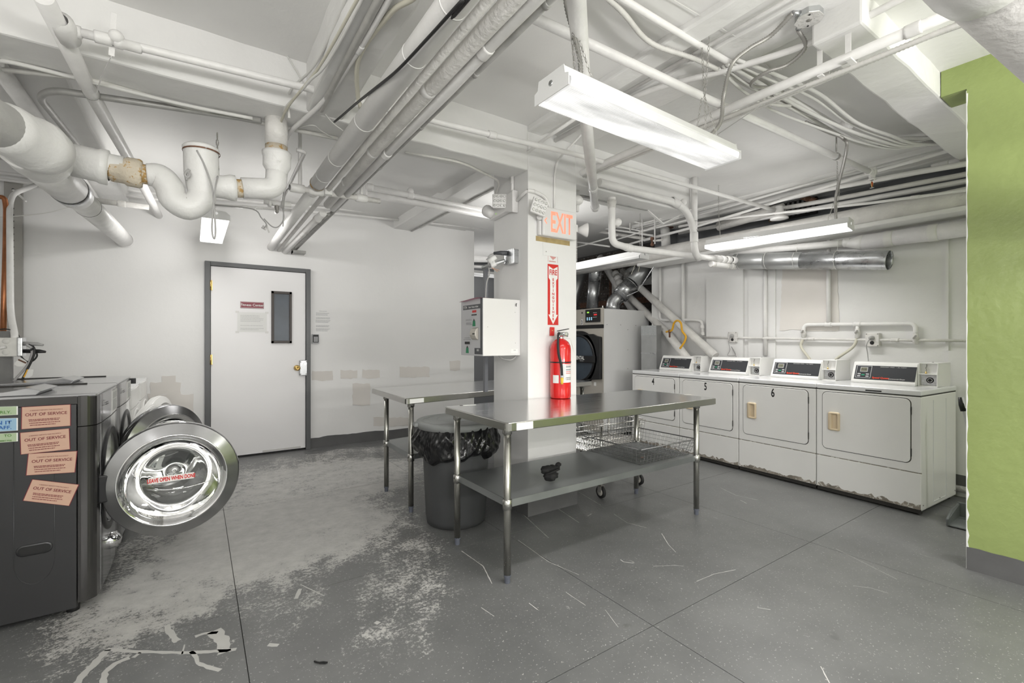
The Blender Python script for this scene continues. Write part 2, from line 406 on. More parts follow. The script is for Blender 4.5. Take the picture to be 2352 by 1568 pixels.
def smooth_path(pts, n=8):
    """catmull-rom through the points"""
    P = [V(p) for p in pts]; P = [P[0] * 2 - P[1]] + P + [P[-1] * 2 - P[-2]]; out = []
    for i in range(1, len(P) - 2):
        p0, p1, p2, p3 = P[i - 1:i + 3]
        for k in range(n):
            t = k / n
            out.append(0.5 * ((2 * p1) + (p2 - p0) * t + (2 * p0 - 5 * p1 + 4 * p2 - p3) * t * t + (-p0 + 3 * p1 - 3 * p2 + p3) * t ** 3))
    out.append(P[-2]); return out
def mesh_tube(name, pts, r, m, parent=None, n=10, rad=0.0, smooth=False, closed=False, caps=True):
    p = smooth_path(pts) if smooth else (fillet(pts, rad) if rad else pts)
    return MB().tube(p, r, n, caps, closed).build(name, m, parent)
def pipe(name, label, pts, r, m='pipe_paint', cat='pipe', n=14, rad=0.0, group=None, rings=(), ringm=None, ringw=0.03, ringr=1.18,
         smooth=False, parent=None):
    """a run of pipe: one thing; couplings and clamps along it are its children"""
    o = mesh_tube(name, pts, r, m, parent, n, rad, smooth)
    if parent is None: tag(o, label, cat, group)
    P = [V(p) for p in pts]
    for rr in rings:
        seg, t = int(rr), rr - int(rr)
        a, b = P[seg], P[min(seg + 1, len(P) - 1)]; c = a.lerp(b, t); d = (b - a).normalized()
        MB().lathe(c, d, [(r * 0.9, -ringw), (r * ringr * 0.97, -ringw), (r * ringr, -ringw * .7), (r * ringr, ringw * .7), (r * ringr * 0.97, ringw), (r * 0.9, ringw)], 16).build('coupling', ringm or m, o)
    return o
def corrugated(name, label, pts, r, m='flex_metal', cat='cable', pitch=0.012, parent=None, n=8, smooth=True, group=None):
    P = smooth_path(pts, 10) if smooth else [V(p) for p in pts]
    L = [0]
    for a, b in zip(P, P[1:]): L.append(L[-1] + (b - a).length)
    tot = L[-1]; k = 0; out = []; rs = []; N = int(tot / pitch * 2)
    for i in range(N + 1):
        s_ = tot * i / N
        while k < len(L) - 2 and L[k + 1] < s_: k += 1
        t = (s_ - L[k]) / max(1e-9, L[k + 1] - L[k]); out.append(P[k].lerp(P[k + 1], min(1, t))); rs.append(r * (1.0 if i % 2 else 0.78))
    o = MB().tube(out, rs, n).build(name, m, parent)
    if parent is None: tag(o, label, cat, group)
    return o
def text(name, body, o, right, up, h, m, parent, align='CENTER', bold=0.0, sx=1.0, depth=0.0006, spacing=1.0, lift=0.0):
    """raised lettering; o = baseline anchor, h = capital height"""
    c = bpy.data.curves.new('t', 'FONT'); c.body = body; c.size = 1.0; c.align_x = align; c.offset = bold; c.extrude = 0
    c.space_character = spacing; c.resolution_u = 3
    t = bpy.data.objects.new('t', c); S.collection.objects.link(t)
    dg = bpy.context.evaluated_depsgraph_get(); dg.update()
    me = bpy.data.meshes.new_from_object(t.evaluated_get(dg)); bpy.data.objects.remove(t); bpy.data.curves.remove(c)
    s_ = h / 0.69; R = V(right).normalized(); U = V(up).normalized(); Nn = R.cross(U); O = V(o) + Nn * (0.0012 + lift)
    for v_ in me.vertices: v_.co = O + R * (v_.co.x * s_ * sx) + U * (v_.co.y * s_)
    me.materials.clear(); me.materials.append(MATS[m]); me.name = name
    ob = bpy.data.objects.new(name, me); S.collection.objects.link(ob)
    if parent is not None: link(ob, parent)
    return ob
def kids(o): return [c for c in bpy.data.objects if c.parent == o]
def copy_tree(o, parent=None):
    c = o.copy(); S.collection.objects.link(c)
    if parent is not None: c.parent = parent; c.matrix_parent_inverse = o.matrix_parent_inverse.copy()
    for ch in kids(o): copy_tree(ch, c)
    return c
def lines(name, o, right, up, w, h, rows, m, parent, seed=1, th=0.35):
    """rows of tiny print too small to read: thin broken bars"""
    rnd = random.Random(seed); R = V(right).normalized(); U = V(up).normalized(); Nn = R.cross(U); O = V(o) + Nn * 0.001
    mb = MB(); rh = h / rows
    for k in range(rows):
        if rows > 2 and rnd.random() < 0.12: continue
        y = h / 2 - rh * (k + 0.5); x = -w / 2; end = w / 2 * (0.55 + 0.45 * rnd.random())
        while x < end:
            ww = rnd.uniform(0.03, 0.12) * w; x1 = min(end, x + ww); a = O + R * x + U * (y - rh * th / 2)
            mb.quad(a, a + R * (x1 - x), a + R * (x1 - x) + U * rh * th, a + U * rh * th); x = x1 + 0.012 * w
    return mb.build(name, m, parent)

# the ribbed lens lets the tubes show as brighter bands and has dimmer mottled streaks
_m = MATS['lens']; _n = _m.node_tree.nodes; _l = _m.node_tree.links
_tc = _n.new('ShaderNodeTexCoord'); _mp = _n.new('ShaderNodeMapping'); _mp.inputs['Scale'].default_value = (2.0, 14, 1)
_nz = _n.new('ShaderNodeTexNoise'); _nz.inputs['Scale'].default_value = 1.0; _nz.inputs['Detail'].default_value = 2
_rg = _n.new('ShaderNodeMapRange'); _rg.inputs[1].default_value = .35; _rg.inputs[2].default_value = .62; _rg.inputs[3].default_value = .42; _rg.inputs[4].default_value = 1.05
_l.new(_tc.outputs['Object'], _mp.inputs['Vector']); _l.new(_mp.outputs[0], _nz.inputs['Vector']); _l.new(_nz.outputs[0], _rg.inputs[0])
_l.new(_rg.outputs[0], _n['Principled BSDF'].inputs['Emission Strength'])
# ================================================================== SETTING
ZC_L, ZC_R = 2.889, 2.94          # ceiling heights left / right of the long beam
X0, X1, Y0, Y1 = -1.75, 5.40, -2.7, 6.1
# floor: base plus the poured slabs, parted by narrow joints
floor = struct(MB().box((X0 - .2, Y0 - .2, -0.15), (6.5, 8.4, -0.006)).build('floor', 'floor_gap'))
xc = [X0 - .15, 0.165, 1.746, 3.33, 4.95, 6.45]; yc = [Y0 - .15, -0.35, 1.40, 2.62, 4.25, 5.95, 8.35]
def joint(v, lo, hi, g=0.004): return (lo + g, hi - g)
for i in range(len(xc) - 1):
    for j in range(len(yc) - 1):
        xa, xb = xc[i] + .0018, xc[i + 1] - .0018; ya, yb = yc[j] + .0018, yc[j + 1] - .0018
        if i >= 2 and j == 3: pass
        MB().box((xa, ya, -0.0065), (xb, yb, 0.0)).build('floor_slab', 'painted_concrete', floor)

# door wall (far left wall with the door)
wd = MB()
wd.box((X0 - .15, Y1, 0), (0.105, Y1 + .18, 3.1)).box((1.095, Y1, 0), (3.461, Y1 + .18, 3.1)).box((0.105, Y1, 2.165), (1.095, Y1 + .18, 3.1))
wall_door = struct(wd.build('wall_far', 'wall_paint'))
def patch(parent, plane, pts, m='patch_paint', t=0.0015, rag=0.012, seed=0):
    t += .0004 * (seed % 12)
    """touch-up paint: a thin ragged film on the wall"""
    rnd = random.Random(seed); out = []
    P = [V(p) for p in pts]
    for a, b in zip(P, P[1:] + P[:1]):
        n = max(2, int((b - a).length / 0.04))
        for k in range(n):
            q = a.lerp(b, k / n); q += V((rnd.uniform(-rag, rag) * .5 if plane != 'x' else 0, rnd.uniform(-rag, rag) * .5 if plane == 'x' else 0, rnd.uniform(-rag, rag) * .7)); out.append(q)
    vec = {'y': V((0, -t, 0)), 'x': V((-t, 0, 0))}[plane]
    return MB().prism(out, vec).build('paint_patch', m, parent)
Yw = Y1
for k, (u0, v0, u1, v1) in enumerate(((716, 852, 764, 874), (783, 850, 820, 869), (832, 849, 872, 868), (918, 842, 986, 866), (1033, 828, 1057, 851),
                                      (858, 958, 940, 978), (345, 878, 415, 905), (372, 862, 405, 880), (340, 905, 445, 985), (810, 880, 850, 930))):
    a = ay(u0, v0, Yw); b = ay(u1, v1, Yw)
    patch(wall_door, 'y', [(a.x, Yw, a.z), (b.x, Yw, ay(u1, v0, Yw).z), (b.x, Yw, b.z), (a.x, Yw, ay(u0, v1, Yw).z)], seed=k)
# painted base band with a ragged top edge
def base_band(name, p0, p1, nrm, h, seed, hj=0.012):
    rnd = random.Random(seed); p0 = V(p0); p1 = V(p1); n = int((p1 - p0).length / 0.05); top = []
    lv = 0
    for k in range(n + 1):
        if rnd.random() < 0.2: lv = rnd.uniform(-hj, hj)
        q = p0.lerp(p1, k / n); top.append(q + V((0, 0, h + lv + rnd.uniform(-.003, .003))))
    out = [p0, p1] + top[::-1]
    return struct(MB().prism(out, V(nrm) * 0.004).build(name, 'grey_base_paint'))
base_band('baseboard_far', (1.145, Y1 - .0005, 0), (3.46, Y1 - .0005, 0), (0, -1, 0), 0.125, 3)
base_band('baseboard_far_left', (X0, Y1 - .0005, 0), (0.06, Y1 - .0005, 0), (0, -1, 0), 0.12, 4)
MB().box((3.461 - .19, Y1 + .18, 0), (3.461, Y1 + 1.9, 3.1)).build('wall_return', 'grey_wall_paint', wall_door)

# back room seen past the wall end and above the tumbler dryer
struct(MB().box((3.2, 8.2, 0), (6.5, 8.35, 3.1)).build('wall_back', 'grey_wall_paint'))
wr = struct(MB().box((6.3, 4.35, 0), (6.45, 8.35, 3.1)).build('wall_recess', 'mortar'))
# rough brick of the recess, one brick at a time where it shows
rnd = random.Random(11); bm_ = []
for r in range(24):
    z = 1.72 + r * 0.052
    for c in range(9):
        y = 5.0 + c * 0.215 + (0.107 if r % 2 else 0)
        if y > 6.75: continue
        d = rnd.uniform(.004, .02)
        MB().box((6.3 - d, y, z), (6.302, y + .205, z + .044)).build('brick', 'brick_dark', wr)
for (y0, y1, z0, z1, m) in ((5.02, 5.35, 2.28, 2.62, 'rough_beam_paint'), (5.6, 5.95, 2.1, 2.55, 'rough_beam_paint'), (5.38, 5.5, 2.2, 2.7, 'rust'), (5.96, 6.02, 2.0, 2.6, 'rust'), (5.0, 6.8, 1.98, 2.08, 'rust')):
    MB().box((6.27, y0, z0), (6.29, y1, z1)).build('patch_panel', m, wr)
# right wall with its shallow pilasters, and the set-back wall over it, grey in place of the pipes' shade
w_ = MB().box((X1, Y0 - .1, 0), (X1 + .2, 4.35, 2.44))
w_.box((X1 - .035, Y0, 0), (X1, 1.17, 1.24)).box((X1 - .02, 2.62, .965), (X1, 2.93, 2.3)).box((X1 - .045, 2.98, .965), (X1, 3.46, 2.18))
w_.box((X1 - .02, 1.17, 1.24), (X1, 1.19, 2.4))
wall_right = struct(w_.build('wall_right', 'old_wall_paint'))
patch(wall_right, 'x', [(X1 - .001, 2.02, 2.2), (X1 - .001, 2.55, 2.2), (X1 - .001, 2.58, 1.45), (X1 - .001, 2.0, 1.43)], seed=20)
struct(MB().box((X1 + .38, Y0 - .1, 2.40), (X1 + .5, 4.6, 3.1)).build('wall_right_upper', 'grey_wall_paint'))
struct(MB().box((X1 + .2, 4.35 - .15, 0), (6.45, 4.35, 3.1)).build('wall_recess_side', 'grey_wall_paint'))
base_band('baseboard_right', (X1 - .036, Y0, 0.09), (X1 - .036, 1.16, 0.09), (-1, 0, 0), 0.10, 5)
# walls behind and left of the camera
struct(MB().box((X0 - .15, Y0, 0), (X0, Y1, 3.1)).build('wall_left', 'wall_paint'))
struct(MB().box((X0 - .15, Y0 - .15, 0), (X1 + .2, Y0, 3.1)).build('wall_near', 'wall_paint'))
# green wall end
XG = 3.69
gw = MB().use('green_paint').prism([V((XG, y, z)) for y, z in ((Y0, 0), (.724, 0), (.724, 2.787), (.836, 2.787), (.836, 2.96), (Y0, 2.96))], (.22, 0, 0))
wall_green = struct(gw.build('wall_green', None))
rn = random.Random(5)
prof = [V((XG - .0005, 0.7245, 0.0))]
n = 70; L_, R_ = [], []
for k in range(n + 1):
    z = 2.76 * k / n; e = abs(rn.gauss(0, 0.002)) + (0.012 if (z < 0.45 and rn.random() < .5) else 0)
    L_.append(V((XG - .001, 0.7255, z))); R_.append(V((XG - .001, 0.7225 - min(e, .01), z)))
MB().prism(L_ + R_[::-1], (0.0008, 0, 0)).build('chipped_edge', 'letter_white', wall_green)
MB().box((XG, .724, 0), (XG + .22, .7262, 2.775)).build('end_face', 'wall_paint', wall_green)
base_band('baseboard_green', (XG - .0005, Y0, 0), (XG - .0005, 0.7235, 0), (-1, 0, 0), 0.129, 8, .003)

# ceiling slabs and beams
cb = MB().box((X0 - .15, Y0 - .1, ZC_L), (0.60, 3.0, ZC_L + .2)).box((0.60, Y0 - .1, ZC_R), (X1 + .5, 4.6, ZC_R + .2))
cb.box((X0 - .15, 3.0, 2.975), (3.3, Y1 + .3, 3.2)).box((3.2, 4.6, 2.99), (6.5, 8.4, 3.2)).box((3.2, 3.0, 2.96), (X1 + .5, 4.6, 3.2))
ceiling = struct(cb.build('ceiling', 'ceiling_paint'))
def rough_box(a, b, name='beam', m='rough_beam_paint', parent=None, wob=0.006, seed=0, step=0.16):
    """concrete beam with slightly uneven arrises"""
    me = bmesh.new(); a = V(a); b = V(b)
    bmesh.ops.create_cube(me, size=1.0)
    for v in me.verts: v.co = V([(a[i] + b[i]) / 2 + v.co[i] * (b[i] - a[i]) for i in range(3)])
    ax_ = max(range(3), key=lambda i: abs(b[i] - a[i])); L = abs(b[ax_] - a[ax_]); n = max(1, int(L / step))
    es = [e for e in me.edges if abs(abs((e.verts[0].co - e.verts[1].co)[ax_]) - L) < 1e-4]
    bmesh.ops.subdivide_edges(me, edges=es, cuts=n, use_grid_fill=True)
    r = random.Random(seed); lo = min(a[ax_], b[ax_]); hi = max(a[ax_], b[ax_])
    for v in me.verts:
        if lo + 1e-3 < v.co[ax_] < hi - 1e-3:
            for i in range(3):
                if i != ax_: v.co[i] += r.uniform(-wob, wob)
    d = bpy.data.meshes.new(name); me.to_mesh(d); me.free(); d.materials.append(MATS[m])
    o = bpy.data.objects.new(name, d); S.collection.objects.link(o)
    bv = o.modifiers.new('bevel', 'BEVEL'); bv.width = 0.012; bv.segments = 2; bv.limit_method = 'ANGLE'; bv.angle_limit = .9
    if parent: link(o, parent)
    return o
rough_box((X0, 2.80, 2.612), (2.06, 3.06, 2.99), parent=ceiling, seed=1)             # long beam to the column
rough_box((2.53, 2.80, 2.60), (4.07, 3.10, 2.97), parent=ceiling, seed=2)            # on beyond the column
rough_box((0.505, Y0, 2.62), (0.703, 2.81, 2.97), parent=ceiling, seed=3)            # along the pipe bundle
rough_box((2.05, Y0, 2.90), (2.19, 2.81, 2.98), parent=ceiling, seed=4, wob=.003)
rough_box((2.34, Y0, 2.92), (2.62, 2.81, 2.98), parent=ceiling, seed=44, wob=.003)
rough_box((2.52, 0.84, 2.787), (X1 + .3, 1.055, 2.98), parent=ceiling, seed=5, wob=.004)      # over the green wall end
rough_box((-0.86, 3.05, 2.74), (-0.585, Y1 + .02, 3.0), parent=ceiling, seed=6)
rough_box((2.20, 3.05, 2.86), (2.46, Y1 + .02, 3.0), parent=ceiling, seed=7, wob=.003)
for xx in (5.02, 5.12): rough_box((xx, 1.05, 2.90), (xx + .035, 4.4, 2.95), 'plaster_ridge', parent=ceiling, seed=int(xx * 10), wob=.003)
rough_box((5.2, 1.05, 2.86), (5.36, 4.4, 2.96), 'plaster_ridge', parent=ceiling, seed=9, wob=.008)

# column
col = struct(MB().box((2.055, 2.80, 0), (2.543, 3.289, 2.61)).box((2.19, 2.805, 2.6), (2.543, 3.289, 2.97)).box((2.055,2.80,2.6),(2.20,3.289,2.97)).build('column', 'column_paint', bevel=.006))
# plinth paint, lower half greyer as in the photograph
MB().box((2.05, 2.795, 0), (2.548, 3.294, 0.11)).build('column_base', 'grey_base_paint', col)

# ------------------------------------------------------------------ door
d1 = struct(MB().box((0.116, Y1 - .030, 0.025), (1.083, Y1 + .014, 2.153)).build('door_1', 'door_white', bevel=.002))
fr = MB().box((0.060, Y1 - .045, 0), (0.112, Y1 + .06, 2.205)).box((1.088, Y1 - .045, 0), (1.141, Y1 + .06, 2.205)).box((0.112, Y1 - .045, 2.157), (1.088, Y1 + .06, 2.205))
fr.build('door_frame', 'frame_grey', d1, bevel=.004)
MB().box((0.1, Y1 + .02, 0), (1.1, Y1 + .05, 2.17)).build('dark_gap', 'ink_black', d1)
YD = Y1 - .030
a = ay(623, 668, YD); b = ay(670, 788, YD)
x0, x1, z0, z1 = a.x, b.x, b.z, a.z
for (p, q) in (((x0, z0), (x0 + .028, z1)), ((x1 - .028, z0), (x1, z1)), ((x0, z0), (x1, z0 + .03)), ((x0, z1 - .03), (x1, z1))):
    MB().box((p[0], YD - .016, p[1]), (q[0], YD, q[1])).build('window_frame', 'dark_brown', d1, bevel=.003)
MB().box((x0 + .02, YD - .003, z0 + .02), (x1 - .02, YD - .001, z1 - .02)).build('pane', 'dark_glass', d1)
for zc in (1.94, 1.12, 0.30):
    h = MB().cyl((0.114, YD - .012, zc - .055), (0.114, YD - .012, zc + .055), .008, 10)
    h.box((0.100, YD - .008, zc - .055), (0.130, YD + .0, zc + .055)); h.build('hinge', 'brass', d1)
for zz in (0.045,):
    MB().box((0.62, YD - .0012, 0.03), (1.03, YD, 0.05)).build('scuff', 'scratch', d1)
# lock plate and knob
pl = MB().box((1.012, YD - .026, 0.905), (1.102, YD - .006, 1.095)).build('lock_plate', 'galvanized', d1, bevel=.008)
for sx_, sz_ in ((1.026, .925), (1.088, .925), (1.026, 1.075), (1.088, 1.075)):
    MB().lathe((sx_, YD - .026, sz_), (0, -1, 0), [(.007, 0), (.006, .004), (0.0005, .005)], 10).build('screw', 'zinc', pl)
MB().lathe((0.985, YD - .0, 1.002), (0, -1, 0), [(.033, 0), (.034, .006), (.022, .012), (.013, .018), (.013, .036), (.024, .042), (.032, .055), (.032, .068), (.024, .078), (.008, .080), (.007, .074), (.0005, .074)], 24).build('door_knob', 'brass', d1)
MB().cyl((0.985, YD + .002, 1.002), (1.03, YD - .012, 1.002), .006, 8).build('latch_rod', 'zinc', d1)

# signs on and beside the door
def board(name, label, cat, a, b, y, m, t=.004, bevel=0.0, group=None):
    x0, x1 = sorted((a.x, b.x)); z0, z1 = sorted((a.z, b.z))
    o = MB().box((x0, y - t, z0), (x1, y, z1)).build(name, m, bevel=bevel)
    return tag(o, label, cat, group), (x0, x1, z0, z1)
o, (x0, x1, z0, z1) = board('door_sign', 'maroon plastic sign reading Fitness Center, screwed to the white door', 'sign', ay(552, 692, YD), ay(606, 709, YD), YD, 'maroon', .004, .001)
R_, U_ = (1, 0, 0), (0, 0, 1)
text('lettering', 'Fitness Center', ((x0 + x1) / 2, YD - .004, (z0 + z1) / 2 - .012), R_, U_, .027, 'letter_white', o, bold=.012)
t_ = .002
for (p, q) in (((x0 + .004, z0 + .004), (x1 - .004, z0 + .0065)), ((x0 + .004, z1 - .0065), (x1 - .004, z1 - .004)), ((x0 + .004, z0 + .004), (x0 + .0065, z1 - .004)), ((x1 - .0065, z0 + .004), (x1 - .004, z1 - .004))):
    MB().box((p[0], YD - .0048, p[1]), (q[0], YD - .004, q[1])).build('border', 'letter_white', o)
o, (x0, x1, z0, z1) = board('notice', 'white printed notice taped to the door under the maroon sign', 'notice', ay(545, 716, YD), ay(613, 763, YD), YD, 'paper', .0008)
lines('print', ((x0 + x1) / 2, YD - .001, (z0 + z1) / 2 - .005), R_, U_, x1 - x0 - .06, z1 - z0 - .05, 11, 'ink_pale', o, 4, .22)
for sx_ in (x0, x1):
    for sz_ in (z0, z1): MB().box((sx_ - .018, YD - .0014, sz_ - .012), (sx_ + .018, YD - .0009, sz_ + .012)).build('tape', 'faint_paper', o)
o, (x0, x1, z0, z1) = board('notice', 'faded printed notice taped on the wall right of the door above the keypad', 'notice', ay(722, 708, Y1), ay(762, 766, Y1), Y1, 'wall_paint', .0008)
for k, (zz, rows, wd_) in enumerate(((.9, 1, .5), (.78, 3, .9), (.62, 2, .9), (.47, 4, .95), (.30, 2, .9), (.15, 3, .9))):
    lines('print', ((x0 + x1) / 2, Y1 - .001, z0 + (z1 - z0) * zz), R_, U_, (x1 - x0 - .02) * wd_, rows * .013, rows, 'ink_pale', o, 20 + k, .45)
k0, k1 = ay(716, 767, Y1), ay(732.5, 789, Y1)
t = thing('keypad', 'small grey access keypad on the wall right of the door', 'keypad', ((k0.x + k1.x) / 2, Y1, k1.z))
MB().box((k0.x, Y1 - .022, k1.z), (k1.x, Y1, k0.z)).build('case', 'panel_grey', t, bevel=.008)
MB().box((k0.x + .009, Y1 - .024, k1.z + .014), (k1.x - .009, Y1 - .0215, k0.z - .008)).build('face', 'ink_black', t, bevel=.001)
for i in range(3):
    for j in range(4):
        x = k0.x + .020 + i * .0165; z = k1.z + .024 + j * .0165
        MB().box((x, Y1 - .0255, z), (x + .013, Y1 - .0235, z + .0125)).build('key', 'panel_grey', t)
# ================================================================== DRYERS (row along the right wall)
def rrect(cy, cz, hy, hz, r, x, n=5):
    """rounded rectangle outline in a plane x = const"""
    out = []
    for (sy, sz, a0) in ((1, 1, 0), (-1, 1, 1), (-1, -1, 2), (1, -1, 3)):
        for k in range(n + 1):
            a = (a0 + k / n) * PI / 2
            out.append(V((x, cy + sy * (hy - r) + r * math.cos(a), cz + sz * (hz - r) + r * math.sin(a))))
    return out
DW = 0.733
def make_dryer(number, label):
    t = thing('dryer', label, 'dryer', group=None)
    b = MB().box((0, .002, .03), (.745, DW - .002, .905)); b.build('body', 'appliance_white', t, bevel=.012)
    # lid
    MB().box((-.010, 0, .906), (.75, DW, .948)).build('lid', 'appliance_lid', t, bevel=.010, seg=3)
    MB().box((-.004, .004, .899), (.74, DW - .004, .907)).build('lid_gasket', 'seam_dark', t)
    # lower panel
    MB().box((-.010, .003, .045), (.02, DW - .003, .316)).build('lower_panel', 'appliance_white', t, bevel=.006)
    MB().box((-.002, .003, .316), (.02, DW - .003, .3225)).build('panel_gap', 'appliance_dirt', t)
    MB().box((-.010, .003, .3225), (.02, DW - .003, .898)).build('front_panel', 'appliance_white', t, bevel=.006)
    # dirty toe edge
    rnd = random.Random(len(label)); pts = [V((-.0112, .004, .046)), V((-.0112, DW - .004, .046))]; n = 30; top = []
    for k in range(n + 1):
        top.append(V((-.0112, DW - .004 - (DW - .008) * k / n, .046 + .022 + rnd.uniform(-.012, .02))))
    MB().prism(pts + top, (.0008, 0, 0)).build('worn_edge', 'appliance_dirt', t)
    MB().box((.0, .006, .012), (.03, DW - .006, .046)).build('toe', 'seam_dark', t)
    for y in (.05, DW - .05): MB().cyl((.05, y, 0), (.05, y, .035), .02, 10).build('foot', 'black_rubber', t)
    for y in (.05, DW - .05): MB().cyl((.70, y, 0), (.70, y, .035), .02, 10).build('foot', 'black_rubber', t)
    # door: dark seam ring, then the panel
    MB().prism(rrect(.372, .634, .312, .250, .040, -.0106), (.0008, 0, 0)).build('door_seam', 'seam_dark', t)
    d = MB().prism(rrect(.372, .634, .307, .245, .036, -.0175), (.008, 0, 0)).build('door', 'appliance_white', t, bevel=.003)
    for z in (.79, .47):
        MB().box((-.0185, .058, z - .03), (-.011, .0625, z + .03)).build('hinge', 'seam_dark', d)
    # almond recessed pull
    y, z = .585, .632
    h = MB(); w2, h2 = .042, .077
    o_ = rrect(y, z, w2, h2, .014, -.036); i_ = rrect(y - .006, z, w2 * .55, h2 * .80, .008, -.036)
    k0 = h.add(o_); k1 = h.add(i_); nn = len(o_)
    back = h.add([p + V((.0175, (p.y - y) * .06, (p.z - z) * .04)) for p in o_]); inn = h.add([p + V((.015, -.006, 0)) for p in i_])
    for k in range(nn):
        k2 = (k + 1) % nn
        h.face([k0 + k, k0 + k2, k1 + k2, k1 + k], True); h.face([back + k, back + k2, k0 + k2, k0 + k], True); h.face([k1 + k, k1 + k2, inn + k2, inn + k])
    h.face([inn + k for k in range(nn)]); h.build('door_handle', 'almond', d)
    if number:
        text('number', number, (-.0175, .378, .790), (0, -1, 0), (0, 0, 1), .078, 'ink_black', d, bold=.022, sx=.62)
    # side panel pressings
    for (xa, za, xb, zb) in ((.23, .07, .236, .86), (.50, .07, .506, .86), (.23, .064, .506, .07)):
        MB().box((xa, -.001, za), (xb, .003, zb)).build('pressed_line', 'appliance_lid', t)
    for x_ in (.03, .37, .71): MB().lathe((x_, .002, .075), (0, -1, 0), [(.006, 0), (.005, .003), (.0005, .0035)], 8).build('screw', 'strut_metal', t)
    # console with its slanted face
    y0, y1 = .158, .622
    sec = [(.375, .948), (.372, .966), (.440, 1.128), (.452, 1.136), (.60, 1.136), (.62, .948)]
    c = MB().prism([V((x_, y0, z_)) for x_, z_ in sec], (0, y1 - y0, 0)).build('console', 'appliance_white', t, bevel=.005)
    up = V((.068, 0, .162)).normalized(); nrm = V((-.162, 0, .068)).normalized()
    def on(y, s_, lift=0.0): return V((.372, y, .966)) + up * s_ + nrm * lift
    MB().prism([on(y0 + .004, .018, .0006), on(y1 - .022, .018, .0006), on(y1 - .022, .150, .0006), on(y0 + .004, .150, .0006)], nrm * .0012).build('fascia', 'console_black', c)
    MB().prism([on(.475, .030, .002), on(.590, .030, .002), on(.590, .146, .002), on(.475, .146, .002)], nrm * .0015).build('module_rim', 'panel_grey', c)
    MB().prism([on(.479, .034, .0036), on(.586, .034, .0036), on(.586, .142, .0036), on(.479, .142, .0036)], nrm * .001).build('module', 'console_black', c)
    MB().prism([on(.503, .088, .0048), on(.560, .088, .0048), on(.560, .132, .0048), on(.503, .132, .0048)], nrm * .0008).build('display_rim', 'panel_grey', c)
    MB().prism([on(.507, .092, .0058), on(.556, .092, .0058), on(.556, .128, .0058), on(.507, .128, .0058)], nrm * .0006).build('display', 'lcd', c)
    text('digits', '75:00', on(.5315, .102, .0062), (0, -1, 0), up, .016, 'ink_black', c, sx=.8)
    for (yb, sb, m, wb) in ((.564, .066, 'panel_grey', .012), (.564, .046, 'panel_grey', .012), (.533, .058, 'button_green', .013), (.500, .066, 'panel_grey', .012), (.500, .046, 'panel_grey', .012)):
        MB().prism([on(yb - wb, sb - .0055, .005), on(yb + wb, sb - .0055, .005), on(yb + wb, sb + .0055, .005), on(yb - wb, sb + .0055, .005)], nrm * .002).build('button', m, c, bevel=.001)
    text('lettering', 'Speed Queen', on(.462, .030, .002), (0, -1, 0), up, .0155, 'logo_red', c, 'LEFT', bold=.03, sx=1.0)
    text('lettering', 'Commercial Dryer', on(.345, .028, .002), (0, -1, 0), up, .0105, 'letter_white', c, 'LEFT', sx=1.0)
    text('lettering', 'PERMANENT PRESS  •  ALL FABRIC', on(.415, .136, .002), (0, -1, 0), up, .0068, 'letter_white', c, 'LEFT', sx=1.0, spacing=1.25)
    # coin box
    cb_ = MB(); ya, yb = .030, .156
    side = [(.422, .948), (.422, 1.052), (.442, 1.142), (.715, 1.142), (.715, .948)]
    # shell: sides, top, floor and back with an open front
    for (p, q) in ((ya, ya + .006), (yb - .006, yb)):
        cb_.prism([V((x_, p, z_)) for x_, z_ in side], (0, q - p, 0))
    cb_.prism([V((x_, ya, z_)) for x_, z_ in ((.442, 1.136), (.442, 1.143), (.715, 1.143), (.715, 1.136))], (0, yb - ya, 0))
    cb_.box((.422, ya, .948), (.50, yb, .955)).box((.47, ya + .004, .95), (.71, yb - .004, 1.138)).box((.426, ya + .003, 1.047), (.475, yb - .003, 1.054))
    c2 = cb_.build('coin_box', 'appliance_white', t, bevel=.002)
    MB().box((.462, ya + .012, .960), (.469, yb - .012, 1.042)).build('meter_plate', 'zinc', c2)
    MB().lathe((.462, (ya + yb) / 2 - .005, 1.0), (-1, 0, 0), [(.024, 0), (.024, .006), (.020, .008), (.016, .004), (.013, .004), (.010, .009), (.0005, .009)], 20).build('coin_lock', 'black_plastic', c2)
    MB().lathe((.462, (ya + yb) / 2 - .005, 1.0), (-1, 0, 0), [(.0165, .0045), (.0165, .0065), (.0125, .0065), (.0125, .0045)], 20).build('lock_ring', 'chrome', c2)
    MB().tube(smooth_path([(.466, .112, 1.128), (.456, .108, 1.115), (.462, .116, 1.100), (.456, .110, 1.085), (.452, .112, 1.070)], 5), .0028, 6).build('coin_lever', 'strut_metal', c2)
    MB().lathe((.452, .112, 1.054), (0, 0, 1), [(.008, 0), (.010, .003), (.005, .008), (.004, .02), (.0005, .02)], 10).build('lever_foot', 'brass', c2)
    MB().lathe((.60, .11, 1.143), (0, 0, 1), [(.007, 0), (.006, .004), (.0005, .005)], 8).build('screw', 'strut_metal', c2)
    return t
RZ = -0.050
O7 = V((4.522, 1.132, 0)); dirR = V((math.sin(.050), math.cos(.050), 0))
for k, (num, lab) in enumerate((('', 'white coin dryer with no number on its door, nearest the green wall'),
                                ('6', 'white coin dryer with number 6 on its door, second from the right end'),
                                ('5', 'white coin dryer with number 5 on its door, partly behind the long steel table'),
                                ('4', 'white coin dryer with number 4 on its door, beside the tall tumbler dryer'))):
    t = make_dryer(num, lab); t['group'] = 'white coin dryers in a row'
    t.location = O7 + dirR * (.7345 * k); t.rotation_euler = (0, 0, RZ)
    if k == 0:
        x = MB().box((-.0112, .25, .915), (-.0098, .36, .925)).build('scuff', 'ink_black', t)
        x.matrix_parent_inverse = Matrix.Identity(4)

